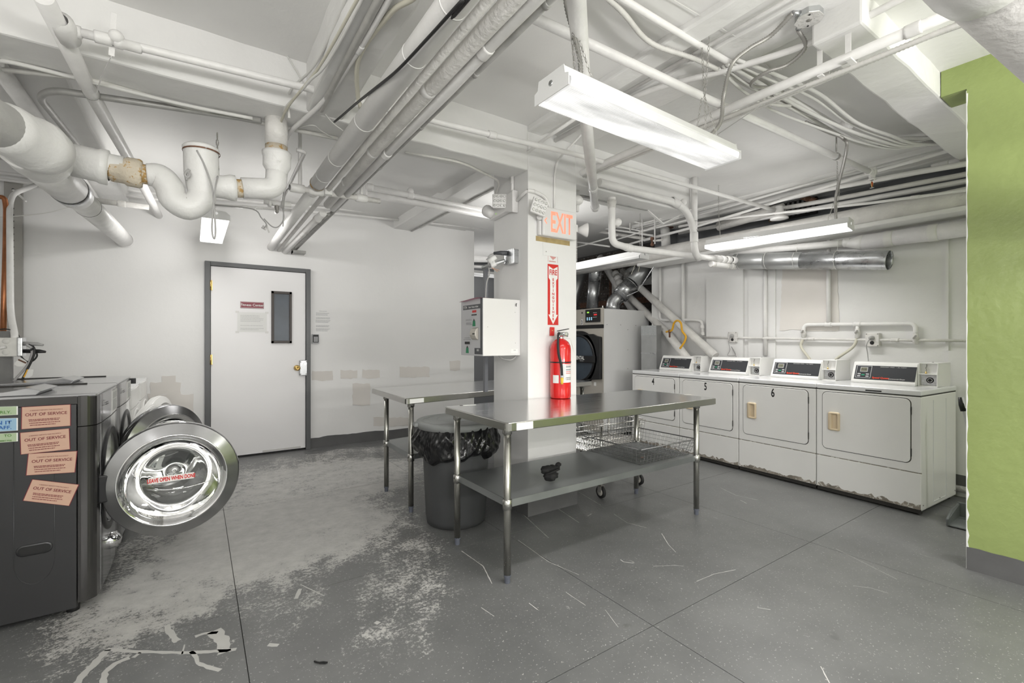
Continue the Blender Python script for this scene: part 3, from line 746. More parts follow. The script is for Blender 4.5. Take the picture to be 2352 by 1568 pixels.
# ================================================================== TALL TUMBLER DRYER
t = thing('tumbler_dryer', 'tall tumbler dryer numbered 3 with a black round door behind the column', 'dryer', (5.08, 4.98, 0))
XF = 4.60; ya, yb = 4.53, 5.43
MB().box((XF + .012, ya, .02), (5.56, yb, 1.775)).build('cabinet', 'fixture_white', t, bevel=.004)
MB().box((XF - .004, ya - .004, 1.555), (XF + .02, yb, 1.785)).build('control_panel', 'beige_metal', t, bevel=.004)
MB().box((XF, ya - .002, .55), (XF + .016, yb, 1.505)).build('front_panel', 'beige_metal', t, bevel=.003)
MB().box((XF, ya - .002, .06), (XF + .016, yb, .54)).build('lower_panel', 'beige_metal', t, bevel=.003)
MB().box((XF - .006, ya, 1.506), (XF + .02, yb, 1.553)).build('black_band', 'ink_black', t)
MB().cyl((XF + .005, ya + .01, 1.785), (XF + .005, ya + .01, 1.812), .008, 8).build('hinge_pin', 'letter_white', t)
d = MB(); cy, cz, r = 4.985, 1.078, .40
out = [V((XF - .05, cy + r * math.cos(a), cz + r * math.sin(a))) for a in [PI * (0.30 + 1.4 * k / 28) for k in range(29)]]
out = [V((XF - .045, ya + .010, .80)), V((XF - .045, ya + .010, 1.385)), V((XF - .045, ya + .09, 1.395)), V((XF - .045, ya + .17, 1.425))]
for k in range(33):
    a = PI / 2 + PI * (-0.16 + 1.32 * k / 32) ; a = PI - a
    out.append(V((XF - .045, cy + .365 * math.cos(PI - a), cz + .385 * math.sin(a))))
out = [p for p in out]
doorp = MB().prism(out, (.045, 0, 0)).build('door', 'black_plastic', t, bevel=.012, seg=3)
MB().lathe((XF - .045, cy, cz), (-1, 0, 0), [(.345, 0), (.335, .012), (.318, .012), (.312, .002)], 48).build('door_ring', 'black_plastic', doorp)
MB().lathe((XF - .049, cy, cz), (-1, 0, 0), [(.316, 0), (.0005, 0.0)], 48).build('door_glass', 'dark_glass', doorp)
hb = MB().box((XF - .080, 4.615, 1.02), (XF - .050, 5.34, 1.118)).build('door_bar', 'black_plastic', doorp, bevel=.008)
text('lettering', 'CONTINENTAL', (XF - .080, 4.815, 1.063), (0, -1, 0), (0, 0, 1), .048, 'letter_white', hb, 'RIGHT', bold=.03, sx=.78)
lines('print', (XF - .0805, 4.86, 1.045), (0, -1, 0), (0, 0, 1), .09, .012, 1, 'ink_pale', hb, 3, .6)
MB().box((XF - .02, 4.573, 1.592), (XF - .003, 4.858, 1.772)).build('display_panel', 'ink_black', t, bevel=.003)
xd = XF - .0205
MB().box((xd - .001, 4.78, 1.722), (xd, 4.822, 1.742)).build('display', 'led_green', t)
MB().box((xd - .001, 4.625, 1.685), (xd, 4.685, 1.703)).build('display', 'led_red', t)
for z_ in (1.722, 1.66): lines('print', (xd - .0005, 4.655, z_), (0, -1, 0), (0, 0, 1), .09, .006, 1, 'letter_white', t, int(z_ * 100), .7)
for i in range(3):
    for j in range(2):
        MB().lathe((xd, 4.815 - .042 * i, 1.652 - .022 * j), (-1, 0, 0), [(.011, 0), (.011, .002), (.0005, .002)], 12).build('button', 'led_blue', t)
n_ = MB().box((XF - .0055, 4.925, 1.560), (XF - .004, 4.965, 1.640)).build('number_label', 'letter_white', t)
text('number', '3', (XF - .0055, 4.945, 1.570), (0, -1, 0), (0, 0, 1), .055, 'ink_black', n_, bold=.02, sx=.8)
MB().lathe((XF - .004, 4.94, 1.735), (-1, 0, 0), [(.013, 0), (.013, .003), (.0005, .003)], 12).build('key_lock', 'black_plastic', t)
for (x_, z_) in ((4.68, 1.555), (4.95, 1.555), (5.27, 1.555), (5.5, 1.555), (5.1, 1.49), (5.1, 1.2), (5.1, .93), (5.3, .78)):
    MB().lathe((x_, ya, z_), (0, -1, 0), [(.006, 0), (.005, .003), (.0005, .0035)], 8).build('screw', 'strut_metal', t)
MB().box((XF - .003, 4.66, .70), (XF + .001, 4.70, .75)).build('sticker', 'letter_white', t)
for y_ in (ya + .08, yb - .08):
    for x_ in (4.68, 5.48): MB().cyl((x_, y_, 0), (x_, y_, .03), .025, 10).build('foot', 'black_rubber', t)

# ================================================================== FRONT-LOADING WASHERS (left)
XW = -0.408; Y_W = 3.03
def make_washer(dark, label, ang=0.0, HW=1.066, cz=.575):
    """origin at the near front floor corner; local x goes back (away from the aisle = -x room), y along the row"""
    t = thing('washer', label, 'washer', (XW, Y_W, 0))
    mb_, mc, mf, mt = (('washer_dark', 'washer_column', 'washer_front', 'washer_top') if dark else ('appliance_white',) * 3 + ('appliance_lid',))
    y0, y1 = Y_W, Y_W + .690
    MB().box((XW - .78, y0, .03), (XW - .078, y1, HW - .05)).build('cabinet', mb_, t, bevel=.003)
    # front column: rounded corners joining side and front
    def plan(z0, z1, m, name, cut=0.0):
        pts = [V((XW - .074, y0 - .001, z0))]
        for k in range(7):
            a = k / 6 * PI / 2 * .75; pts.append(V((XW - .062 + .058 * math.sin(a), y0 + .052 - .053 * math.cos(a) * 1.0, z0)))
        pts += [V((XW, y0 + .10, z0)), V((XW + .004, (y0 + y1) / 2, z0)), V((XW, y1 - .06, z0)), V((XW - .02, y1 - .01, z0)), V((XW - .074, y1, z0))]
        return MB().prism(pts, (0, 0, z1 - z0)).build(name, m, t)
    plan(.055, HW - .161, mc, 'front_corner'); plan(HW - .157, HW - .012, mc, 'control_housing')
    # bright front skin and fascia
    def skin(z0, z1, m, name):
        pts = [(XW - .001, y0 + .082), (XW + .0065, (y0 + y1) / 2), (XW - .001, y1 - .055)]
        o_ = [V((a, b, z0)) for a, b in pts] + [V((a - .006, b, z0)) for a, b in reversed(pts)]
        return MB().prism(o_, (0, 0, z1 - z0)).build(name, m, t)
    skin(.06, HW - .163, mf, 'front_panel')
    f_ = skin(HW - .155, HW - .014, 'washer_top' if dark else mf, 'fascia')
    if dark:
        text('lettering', 'LG', (XW + .003, y0 + .13, .985), (0, 1, 0), (0, 0, 1), .030, 'ink_pale', f_, 'LEFT')
        lines('print', (XW + .005, y0 + .24, .99), (0, 1, 0), (0, 0, 1), .09, .02, 2, 'ink_grey', f_, 5, .4)
        st = MB().box((XW + .0045, y0 + .40, .925), (XW + .0075, y0 + .58, 1.040)).build('instruction_sticker', 'paper', f_)
        lines('print', (XW + .0075, y0 + .49, .98), (0, 1, 0), (0, 0, 1), .16, .10, 12, 'ink_pale', st, 6, .4)
    # top
    MB().box((XW - .78, y0 + .002, HW - .05), (XW - .074, y1 - .002, HW - .012)).build('top_rail', 'washer_column' if dark else mf, t, bevel=.003)
    top = MB().box((XW - .775, y0 + .004, HW - .016), (XW - .004, y1 - .004, HW)).build('top', mt, t, bevel=.006)
    if dark:
        # detergent hatch: a low sloping lid with a lipped front edge
        hy0, hy1 = y0 + .035, y0 + .34
        sec = [(XW - .74, HW), (XW - .74, HW + .006), (XW - .33, HW + .020), (XW - .255, HW + .034), (XW - .205, HW + .020), (XW - .225, HW)]
        MB().prism([V((x_, hy0, z_)) for x_, z_ in sec], (0, hy1 - hy0, 0)).build('detergent_hatch', 'washer_top', top, bevel=.004)
        MB().box((XW - .775, y1 - .03, HW), (XW - .14, y1 - .012, HW + .006)).build('trim_strip', 'seam_dark', top)
        MB().box((XW - .775, y1 - .008, HW), (XW - .14, y1 - .002, HW + .007)).build('trim_strip', 'chrome', top)
        # pressed side loop, grip and dome
        loop = [(XW - .285, .86), (XW - .285, .30)] + [(XW - .285 + (.108) * (1 - math.cos(PI * k / 14)) * -1, .30 - .13 * math.sin(PI * k / 14)) for k in range(15)] + [(XW - .50, .30), (XW - .50, .86)]
        loop = [(XW - .155, .86), (XW - .155, .30)] + [(XW - .155 - .0675 * (1 - math.cos(PI * k / 14)) , .30 - .11 * math.sin(PI * k / 14)) for k in range(1, 14)] + [(XW - .290, .30), (XW - .290, .86)]
        MB().tube([V((a, y0 - .0005, b)) for a, b in loop], .0016, 6).build('pressed_line', mb_, t)
        g = MB(); gc = V((XW - .222, y0, .352)); o_ = []; i_ = []; s_ = []
        for k in range(28):
            a = 2 * PI * k / 28; cx = .036 * (1 if math.cos(a) > 0 else -1); s2 = .026
            o_.append(gc + V((cx + s2 * math.cos(a), -.003, s2 * math.sin(a)))); i_.append(gc + V((cx + s2 * .72 * math.cos(a), -.004, s2 * .72 * math.sin(a)))); s_.append(gc + V((cx + s2 * .7 * math.cos(a), .0, s2 * .7 * math.sin(a))))
        a0 = g.add(o_); a1 = g.add(i_); a2 = g.add([p + V((0, .004, 0)) for p in o_])
        for k in range(28):
            k2 = (k + 1) % 28; g.face([a0 + k, a0 + k2, a1 + k2, a1 + k], True); g.face([a2 + k, a2 + k2, a0 + k2, a0 + k], True)
        g.build('side_grip', 'washer_dark', t)
        MB().prism([p + V((0, -.0002, 0)) for p in s_], (0, -.0012, 0)).build('grip_recess', 'ink_black', t)
        MB().sphere((XW - .035, y0 + .018, .99), .010, 12, 8).build('dome_button', 'chrome', t)
    for y_ in (y0 + .06, y1 - .06):
        for x_ in (XW - .10, XW - .70): MB().cyl((x_, y_, 0), (x_, y_, .035), .025, 10).build('foot', 'black_rubber', t)
    # porthole
    cy = y0 + .350
    MB().lathe((XW + .003, cy, cz), (1, 0, 0), [(.235, -.004), (.245, .004), (.262, .010), (.282, .006), (.287, -.002)], 48).build('door_surround', 'black_plastic' if dark else 'appliance_white', t)
    MB().lathe((XW - .002, cy, cz), (1, 0, 0), [(.236, .008), (.205, -.002), (.200, -.005)], 48).build('door_seal', 'black_rubber', t)
    MB().lathe((XW + .0015, cy, cz), (1, 0, 0), [(.21, 0), (.0005, 0)], 40).build('drum', 'ink_black', t)
    MB().box((XW - .01, y0 + .05, cz - .07), (XW + .045, y0 + .105, cz + .07)).build('door_hinge', 'black_plastic', t, bevel=.008)
    MB().lathe((XW + .004, y0 + .34, .235), (0.2, 0, -1), [(.0005, -.03), (.035, -.02), (.05, .02), (.035, .055), (.0005, .06)], 16).build('drain_cover', 'chrome' if dark else 'appliance_white', t)
    # the open door: swung out on its near-side hinge, its outer face towards the camera
    hinge = V((XW + .035, y0 + .07, cz)); out = V((math.cos(ang), math.sin(ang), 0)); nrm = V((math.sin(ang), -math.cos(ang), 0))
    R = .302; c = hinge + out * (R - .035)
    dr = MB(); dr.lathe(c, nrm, [(.296, -.050), (.303, -.030), (.303, .004)], 64); dr.lathe(c, nrm, [(.303, .004), (.301, .010), (.299, .012)], 64); dr.lathe(c, nrm, [(.299, .012), (.245, .034)], 64)
    door = dr.build('door', 'brushed_ring' if dark else 'appliance_white', t)
    MB().lathe(c, nrm, [(.245, .034), (.242, .037), (.238, .036), (.226, .020), (.214, .012)], 64).build('chrome_bevel', 'chrome' if dark else 'appliance_white', door)
    MB().lathe(c, nrm, [(.304, -.028), (.3065, -.02), (.3065, -.008), (.304, 0)], 64).build('chrome_rim', 'chrome' if dark else 'appliance_white', door)
    MB().lathe(c, nrm, [(.296, -.050), (.25, -.056), (.222, -.052), (.218, -.02), (.216, .012)], 64).build('inner_ring', 'panel_dark' if dark else 'appliance_white', door)
    # glass bowl, two skins; it bulges to the far side
    prof = [(.216, .016), (.210, -.02), (.200, -.055), (.184, -.10), (.160, -.140), (.12, -.160), (.06, -.166), (.0005, -.167)]
    MB().lathe(c, nrm, prof + [(max(.0005, r_ - .006), h_ + .007) for r_, h_ in reversed(prof)], 64).build('glass_bowl', 'bowl_glass', door)
    if dark:
        MB().tube([c + V((0, 0, 1)) * z_ + out * x_ - nrm * .02 for x_, z_ in [(-.12 + .024 * k, -.045 - .02 * math.sin(PI * k / 12)) for k in range(13)]], .002, 6).build('moulding_line', 'chrome', door)
    return t, door, c, out, nrm
w1 = make_washer(True, 'dark grey front loading washer nearest the camera, with out of service cards on its side', 0.03)
t, door, c, out, nrm = w1
stc = c + nrm * .004 + V((0, 0, .004)) - out * .012
stk = MB().obox(stc - nrm * .001, out, nrm, V((0, 0, 1)), .100, .0006, .0165).build('sticker', 'letter_white', door)
text('lettering', 'LEAVE OPEN WHEN DONE', stc - V((0, 0, .0100)) + nrm * .0, out, (0, 0, 1), .0200, 'sign_red', door, bold=.035, sx=.60)
w2 = make_washer(True, 'second dark grey front loading washer, behind the nearest one, door open', 0.75)[0]
w2.location = (XW - .002, Y_W + .70, 0)
w3 = make_washer(False, 'white front loading washer behind the two dark ones, its round door ajar', 1.28, .96, .50)[0]
w3.location = (XW - .01, Y_W + 1.41, 0)
w4 = make_washer(False, 'white front loading washer farthest from the camera, nearest the door wall', 1.25, .96, .50)[0]
w4.location = (XW - .01, Y_W + 2.12, 0)
for w_ in (w1[0], w2, w3, w4): w_['group'] = 'front loading washers along the left side'
o = MB().box((-.43, 4.432, 1.005), (-.385, 4.450, 1.045)).build('black_latch', 'black_plastic'); tag(o, 'small black plastic latch sticking out at the far end of the dark washers', 'latch')

# cards on the near washer's side panel
def card(quad_px, label, m, edge, name='notice', cat='notice', lift=.001, group=None):
    y = Y_W - .002 - lift; P = [ay(u, v, y) for u, v in quad_px]
    cx = sum(P, V((0, 0, 0))) / 4
    o = MB().prism([cx + (p - cx) * 1.035 + V((0, .0006, 0)) for p in P], (0, -.0006, 0)).build(name, edge); tag(o, label, cat, group)
    MB().prism(P, (0, -.0006, 0)).build('card_face', m, o)
    return o, P
cards = (([(51, 935), (161, 929), (161, 977), (50, 985)], 'uppermost salmon out of service card on the dark washer side'),
         ([(47, 994), (158, 984), (160, 1031), (49, 1043)], 'second salmon out of service card from the top'),
         ([(66, 1042), (176, 1036), (171, 1084), (61, 1091)], 'third salmon out of service card, just under the second'),
         ([(75, 1101), (180, 1113), (158, 1161), (54, 1149)], 'lowest salmon out of service card, hung askew below the others'))
for k, (q, lab) in enumerate(cards):
    o, P = card(q, lab, 'salmon_card', 'salmon_ink', lift=.001 + .0008 * (k == 2), group='salmon cards taped to the dark washer')
    tl, tr, br, bl = P; R = (tr - tl).normalized(); U = V((0, 0, 1)); U = (U - R * U.dot(R)).normalized(); ctr = (tl + tr + br + bl) / 4
    h = (tl - bl).length; wd_ = (tr - tl).length
    Uq = ((tl - bl) + (tr - br)).normalized()
    for (body, f_, hh) in (('A RESIDENT REPORTS THIS MACHINE IS', .30, .045), ('OUT OF SERVICE', .075, .105)):
        text('lettering', body, ctr + Uq * h * f_ + V((0, -.0008, 0)), R, U, h * hh * (1 if body[0] == 'A' else 1.25), 'salmon_ink', o, bold=.012 if body[0] == 'O' else 0, sx=.98 if body[0] == 'O' else .95)
    for j, f_ in enumerate((-.10, -.16, -.26, -.36)):
        lines('print', ctr + Uq * h * f_ + V((0, -.0008, 0)), R, U, wd_ * (.74 - .02 * j), h * .04, 1, 'salmon_ink', o, 40 + j, .75)
for (q, m, ink, body, lab) in (([(-150, 938), (38, 933), (38, 952), (-150, 962)], 'green_card', 'green_card_ink', (('PROPERLY.', -.30, .0125),), 'pale green card at the left edge, above the blue card, on the washer side'),
                         ([(-150, 966), (38, 960), (38, 988), (-150, 999)], 'blue_card', 'blue_card_ink', (('SIGN ON IT', .04, .016), ('STAFF.', -.34, .0145)), 'blue card between the two green cards on the washer side'),
                         ([(-150, 1004), (38, 994), (38, 1013), (-150, 1027)], 'green_card', 'green_card_ink', (('TO', .12, .011), ('LAUNDRY COMMITTEE', -.42, .006)), 'pale green card at the left edge, below the blue card, on the washer side')):
    o, P = card(q, lab, m, 'letter_white', group='coloured cards at the washer side')
    tl, tr, br, bl = P; R = (tr - tl).normalized(); ctr = (tl + tr + br + bl) / 4; h = (tl - bl).length
    for b_, f_, hh in body:
        text('lettering', b_, tr - (tr - br) * (.5 - f_) + V((-.015, -.0008, 0)), R, (0, 0, 1), hh, ink, o, 'RIGHT', bold=.015, sx=1.1)
# ================================================================== STEEL TABLES
def steel_table(label, corners, legs, ztop, zshelf, shelf_c):
    cx = sum((V((*c, 0)) for c in corners), V((0, 0, 0))) / 4
    t = thing('steel_table', label, 'table', (cx.x, cx.y, 0), group='stainless steel work tables')
    def rounded(cs, r, z, n=4):
        out = []
        for i in range(4):
            p = V((*cs[i], z)); a = V((*cs[i - 1], z)); b = V((*cs[(i + 1) % 4], z))
            q0 = p + (a - p).normalized() * r; q1 = p + (b - p).normalized() * r
            for k in range(n + 1):
                u = k / n; out.append(q0 * (1 - u) ** 2 + p * 2 * u * (1 - u) + q1 * u * u)
        return out
    top = MB(); top.use('stainless'); P = rounded(corners, .03, ztop); n = len(P)
    c = sum(P, V((0, 0, 0))) / n
    Q = [c + (p - c) * .992 + V((0, 0, .0)) for p in P]
    i0 = top.add(Q); top.face([i0 + k for k in range(n)])
    top.use('stainless_edge'); i1 = top.add([p + V((0, 0, -.004)) for p in P]); i2 = top.add([p + V((0, 0, -.044)) for p in P]); i3 = top.add([c + (p - c) * .985 + V((0, 0, -.048)) for p in P])
    for k in range(n):
        k2 = (k + 1) % n
        top.face([i0 + k, i1 + k, i1 + k2, i0 + k2], True); top.face([i1 + k, i2 + k, i2 + k2, i1 + k2], False); top.face([i2 + k, i3 + k, i3 + k2, i2 + k2], True)
    top.face([i3 + k for k in range(n)][::-1])
    top.build('tabletop', None, t)
    for (x, y) in legs:
        l = MB().cyl((x, y, .045), (x, y, ztop - .05), .0205, 20).build('leg', 'leg_steel', t)
        MB().lathe((x, y, 0), (0, 0, 1), [(.0155, 0), (.0165, .004), (.0165, .028), (.0205, .034), (.0205, .048)], 16).build('adjustable_foot', 'foot_grey', l)
        MB().lathe((x, y, zshelf - .052), (0, 0, 1), [(.0215, 0), (.0265, .002), (.0265, .056), (.0215, .058)], 20).build('shelf_collar', 'stainless_edge', l)
        MB().lathe((x, y, ztop - .075), (0, 0, 1), [(.0215, 0), (.026, .002), (.028, .026)], 20).build('leg_socket', 'stainless_edge', l)
    sh = MB(); S4 = [V((*p, zshelf)) for p in shelf_c]; cc = sum(S4, V((0, 0, 0))) / 4
    sh.prism([p + V((0, 0, -.0) + (0,) * 0) for p in S4], (0, 0, -.003))
    for k in range(4):
        a, b = S4[k], S4[(k + 1) % 4]; inn = (cc - (a + b) / 2); inn.z = 0; inn.normalize()
        sh.prism([a, b, b + inn * .004, a + inn * .004], (0, 0, -.042))
    sh.build('shelf', 'galv_shelf', t, bevel=.002)
    return t
ZT = .887
TC = [(1.352, 2.03), (3.285, 2.03), (3.285, 2.792), (1.352, 2.792)]
t1 = steel_table('long stainless steel work table in front of the column, red extinguisher beside it', TC,
                 [(1.40, 2.10), (3.146, 2.115), (3.146, 2.70), (1.395, 2.68)], ZT, .452, [(1.40, 2.095), (3.15, 2.11), (3.15, 2.705), (1.395, 2.685)])
# masking tape label and dent at the near corner
a = MB().obox((1.352 + .115, 2.028, ZT - .025), (1, 0, 0), (0, 1, 0), (0, 0, 1), .055, .0015, .0195).build('tape_label', 'paper', t1)
T2 = [(1.303, 3.344), (3.56, 3.66), (3.50, 4.46), (1.325, 4.26)]
t2 = steel_table('shorter looking stainless table behind the bin and the column, left of the long one', T2,
                 [(1.364, 3.393), (3.46, 3.72), (3.42, 4.38), (1.372, 3.98)], ZT, .445, [(1.36, 3.39), (3.46, 3.715), (3.42, 4.39), (1.372, 4.0)])
d = V((3.56 - 1.303, 3.66 - 3.344, 0)).normalized(); e = V((d.y, -d.x, 0))
MB().obox(V((1.303, 3.344, ZT - .025)) + d * .095 + e * .0012, d, e, (0, 0, 1), .062, .0012, .017).build('tape_label', 'paper', t2)
# torn label scraps stuck on the long table
q = az(1078, 930, ZT)
o = MB().obox((q.x, q.y, ZT + .0006), (1, -.3, 0), (.3, 1, 0), (0, 0, 1), .045, .012, .0005).build('torn_label', 'paper'); tag(o, 'torn scrap of white label stuck on the long table near its left end', 'label')
o = MB().obox(V((q.x - .055, q.y + .012, ZT + .0006)), (1, -.3, 0), (.3, 1, 0), (0, 0, 1), .010, .010, .0005).build('torn_label', 'dark_brown'); tag(o, 'small brown scrap of tape beside the white label scrap on the long table', 'label')
a, b = az(1520, 898, ZT), az(1566, 905, ZT)
o = MB().bar(a + V((0, 0, .001)), b + V((0, 0, .001)), .02, .001).build('tape_strip', 'panel_grey'); tag(o, 'strip of dull tape along the far right edge of the long table', 'tape')
o = MB().obox(az(1580, 906, ZT) + V((0, 0, .001)), (1, 0, 0), (0, 1, 0), (0, 0, 1), .022, .018, .0008).build('paper_scrap', 'faint_paper'); tag(o, 'pale paper scrap at the far right edge of the long table', 'label')

# ================================================================== BIN
BC = V((1.585, 3.065, 0))
t = thing('trash_bin', 'large round dark grey bin lined with a black bag, under a pale lid', 'bin', BC)
MB().lathe(BC, (0, 0, 1), [(.0005, .012), (.19, .012), (.20, 0), (.212, .004), (.218, .04), (.222, .06), (.247, .60), (.262, .66), (.266, .70), (.262, .705), (.255, .70), (.24, .55), (.21, .03), (.0005, .02)], 56).build('body', 'can_grey', t)
# bag collar: folded over the rim, bulging and gathered in long uneven creases
rnd = random.Random(3); n, m = 220, 26; bg = MB()
ph = [rnd.uniform(0, 6.28) for _ in range(12)]
def rid(x): return 1 - abs(math.sin(x))
for k in range(m + 1):
    s = k / m; z = .722 - s * .235
    for j in range(n):
        a = 2 * PI * j / n; env = .35 + .65 * s
        f = .020 * rid(3.5 * a + 1.7 * s + ph[0]) * math.sin(PI * min(1, s * 1.1)) + .011 * rid(8 * a - 4.5 * s + ph[1]) * env + .008 * rid(13.5 * a + 6 * s + ph[2] + .8 * math.sin(3 * a)) + .005 * rid(22 * a - 9 * s + ph[3] + math.sin(5 * a + 4 * s))
        f += .010 * math.sin(9 * s + 2 * a + ph[4]) * s + .004 * math.sin(31 * a + 11 * s + ph[5])
        r = .268 + .030 * math.sin(PI * s * .85) + f - (.045 * ((s - .84) / .16) ** 2 if s > .84 else 0)
        zz = z + s * (.020 * math.sin(3 * a + ph[6]) + .012 * math.sin(7 * a + ph[7]) + .006 * math.sin(15 * a + ph[8]))
        bg.v.append(BC + V((r * math.cos(a), r * math.sin(a), zz)))
for k in range(m):
    for j in range(n):
        j2 = (j + 1) % n; bg.face([k * n + j2, k * n + j, (k + 1) * n + j, (k + 1) * n + j2], True)
bago = bg.build('bag_liner', 'bag_black', t)
lid = MB().lathe(BC + V((0, 0, .715)), (0, 0, 1), [(.262, -.02), (.288, -.018), (.290, .022), (.284, .030), (.262, .034), (.252, .026), (.236, .030), (.16, .040), (.150, .032), (.135, .032), (.125, .046), (.05, .050), (.0005, .050)], 64).build('lid', 'lid_grey', t)
for a in (PI * .92, -.08 * PI):
    MB().obox(BC + V((.288 * math.cos(a), .288 * math.sin(a), .722)), (math.cos(a), math.sin(a), 0), (-math.sin(a), math.cos(a), 0), (0, 0, 1), .024, .04, .013).build('lid_handle', 'lid_grey', lid, bevel=.006)

# ================================================================== WIRE BASKET ON THE SHELF
def wire(mb, a, b, r=.0016, n=4): mb.tube([a, b], r, n, caps=False)
def grid_face(mb, p00, p10, p11, p01, nu, nv, r=.0014):
    for i in range(nu + 1):
        t_ = i / nu; wire(mb, p00.lerp(p10, t_), p01.lerp(p11, t_), r)
    for j in range(nv + 1):
        t_ = j / nv; wire(mb, p00.lerp(p01, t_), p10.lerp(p11, t_), r)
bx0, bx1, by0, by1, zb, zr = 2.56, 3.12, 2.16, 2.69, .456, .572
B = [V((bx0, by0, zb)), V((bx1, by0, zb)), V((bx1, by1, zb)), V((bx0, by1, zb))]
cB = sum(B, V((0, 0, 0))) / 4
Rm = [cB + (p - cB) * 1.14 + V((0, 0, zr - zb)) for p in B]
t = thing('wire_basket', 'shallow grey wire basket lying on the right half of the long table shelf', 'basket', cB)
nx, ny = 16, 15
for name, f4, (nu, nv) in (('bottom_grid', (B[0], B[1], B[2], B[3]), (nx, ny)), ('side_grid', (B[0], B[1], Rm[1], Rm[0]), (nx, 4)), ('side_grid', (B[1], B[2], Rm[2], Rm[1]), (ny, 4)),
                           ('side_grid', (B[2], B[3], Rm[3], Rm[2]), (nx, 4)), ('side_grid', (B[3], B[0], Rm[0], Rm[3]), (ny, 4))):
    mb = MB(); grid_face(mb, *[p.copy() for p in f4], nu, nv); g = mb.build(name, 'wire_grey', t); g['kind'] = 'stuff'
MB().tube(fillet(Rm + [Rm[0], Rm[1]], .02)[:-7], .0042, 8).build('rim', 'wire_grey', t)
o = MB().sphere((2.72, 2.28, .461), .008, 8, 6, (2.2, 1.2, .5)).build('leaf_scrap', 'rust'); tag(o, 'small rust brown scrap lying in the wire basket on the shelf', 'litter')

# crumpled black cap on the shelf
cc = V((1.80, 2.215, .461))
t = thing('cap', 'crumpled black cap lying on the shelf of the long steel table', 'cap', cc)
def lump(c, r, sc, seed, name, par, mm='bag_black'):
    me = bmesh.new(); bmesh.ops.create_icosphere(me, subdivisions=3, radius=r); rr = random.Random(seed); ph = [rr.uniform(0, 6) for _ in range(6)]
    for v in me.verts:
        p = v.co.normalized(); f = 1 + .13 * math.sin(5 * p.x + ph[0]) * math.cos(4 * p.y + ph[1]) + .08 * math.sin(9 * p.z + 6 * p.x + ph[2])
        v.co = V((p.x * sc[0], p.y * sc[1], p.z * sc[2])) * r * f + V(c)
    d = bpy.data.meshes.new(name); me.to_mesh(d); me.free(); d.materials.append(MATS[mm]); d.polygons.foreach_set('use_smooth', [True] * len(d.polygons))
    o = bpy.data.objects.new(name, d); S.collection.objects.link(o); link(o, par); return o
MATS_cap = mat('cap_cloth', (.010, .010, .010), .8)
lump(cc + V((0, 0, .032)), .045, (1.05, .9, .74), 2, 'crown', t, 'cap_cloth')
lump(cc + V((-.012, .022, .064)), .042, (1.1, .75, .62), 5, 'fold', t, 'cap_cloth')
lump(cc + V((.032, .02, .066)), .040, (1.15, .8, .55), 8, 'fold', t, 'cap_cloth')
lump(cc + V((.070, .012, .086)), .016, (1.2, 1, 1), 9, 'tab', t, 'cap_cloth')
MB().tube(smooth_path([cc + V((-.052, -.015, .050)), cc + V((-.015, -.042, .066)), cc + V((.035, -.034, .074)), cc + V((.062, .0, .062))], 6), .006, 8).build('brim_edge', 'cap_cloth', t)

# ================================================================== LAUNDRY CART behind the long table
t = thing('laundry_cart', 'chrome wire laundry cart on casters standing behind the long steel table', 'cart', (3.12, 3.02, 0))
cx0, cx1, cy0, cy1 = 2.80, 3.42, 2.83, 3.26
def cart_basket(name, z0, z1, k0, k1, n=18):
    c = V(((cx0 + cx1) / 2, (cy0 + cy1) / 2, 0))
    L0 = [c + (V(p) - c) * k0 + V((0, 0, z0)) for p in ((cx0, cy0, 0), (cx1, cy0, 0), (cx1, cy1, 0), (cx0, cy1, 0))]
    L1 = [c + (V(p) - c) * k1 + V((0, 0, z1)) for p in ((cx0, cy0, 0), (cx1, cy0, 0), (cx1, cy1, 0), (cx0, cy1, 0))]
    for i in range(4):
        mb = MB(); grid_face(mb, L0[i], L0[(i + 1) % 4], L1[(i + 1) % 4], L1[i], n if i % 2 == 0 else 12, 4, .002); g = mb.build('side_grid', 'wire_chrome', t); g['kind'] = 'stuff'
    mb = MB(); grid_face(mb, L0[0], L0[1], L0[2], L0[3], n, 12, .002); g = mb.build('bottom_grid', 'wire_chrome', t); g['kind'] = 'stuff'
    MB().tube(fillet(L1 + [L1[0], L1[1]], .04)[:-7], .006, 8).build('rim', 'wire_chrome', t)
    return L0, L1
cart_basket('lower', .42, .60, .93, 1.0)
mb = MB(); grid_face(mb, V((cx0, cy0, .36)), V((cx1, cy0, .36)), V((cx1, cy1, .36)), V((cx0, cy1, .36)), 22, 14, .003); g = mb.build('lower_shelf', 'wire_chrome', t); g['kind'] = 'stuff'
MB().tube(fillet([(cx0, cy0, .36), (cx1, cy0, .36), (cx1, cy1, .36), (cx0, cy1, .36), (cx0, cy0, .36)], .03), .008, 8).build('shelf_rim', 'wire_chrome', t)
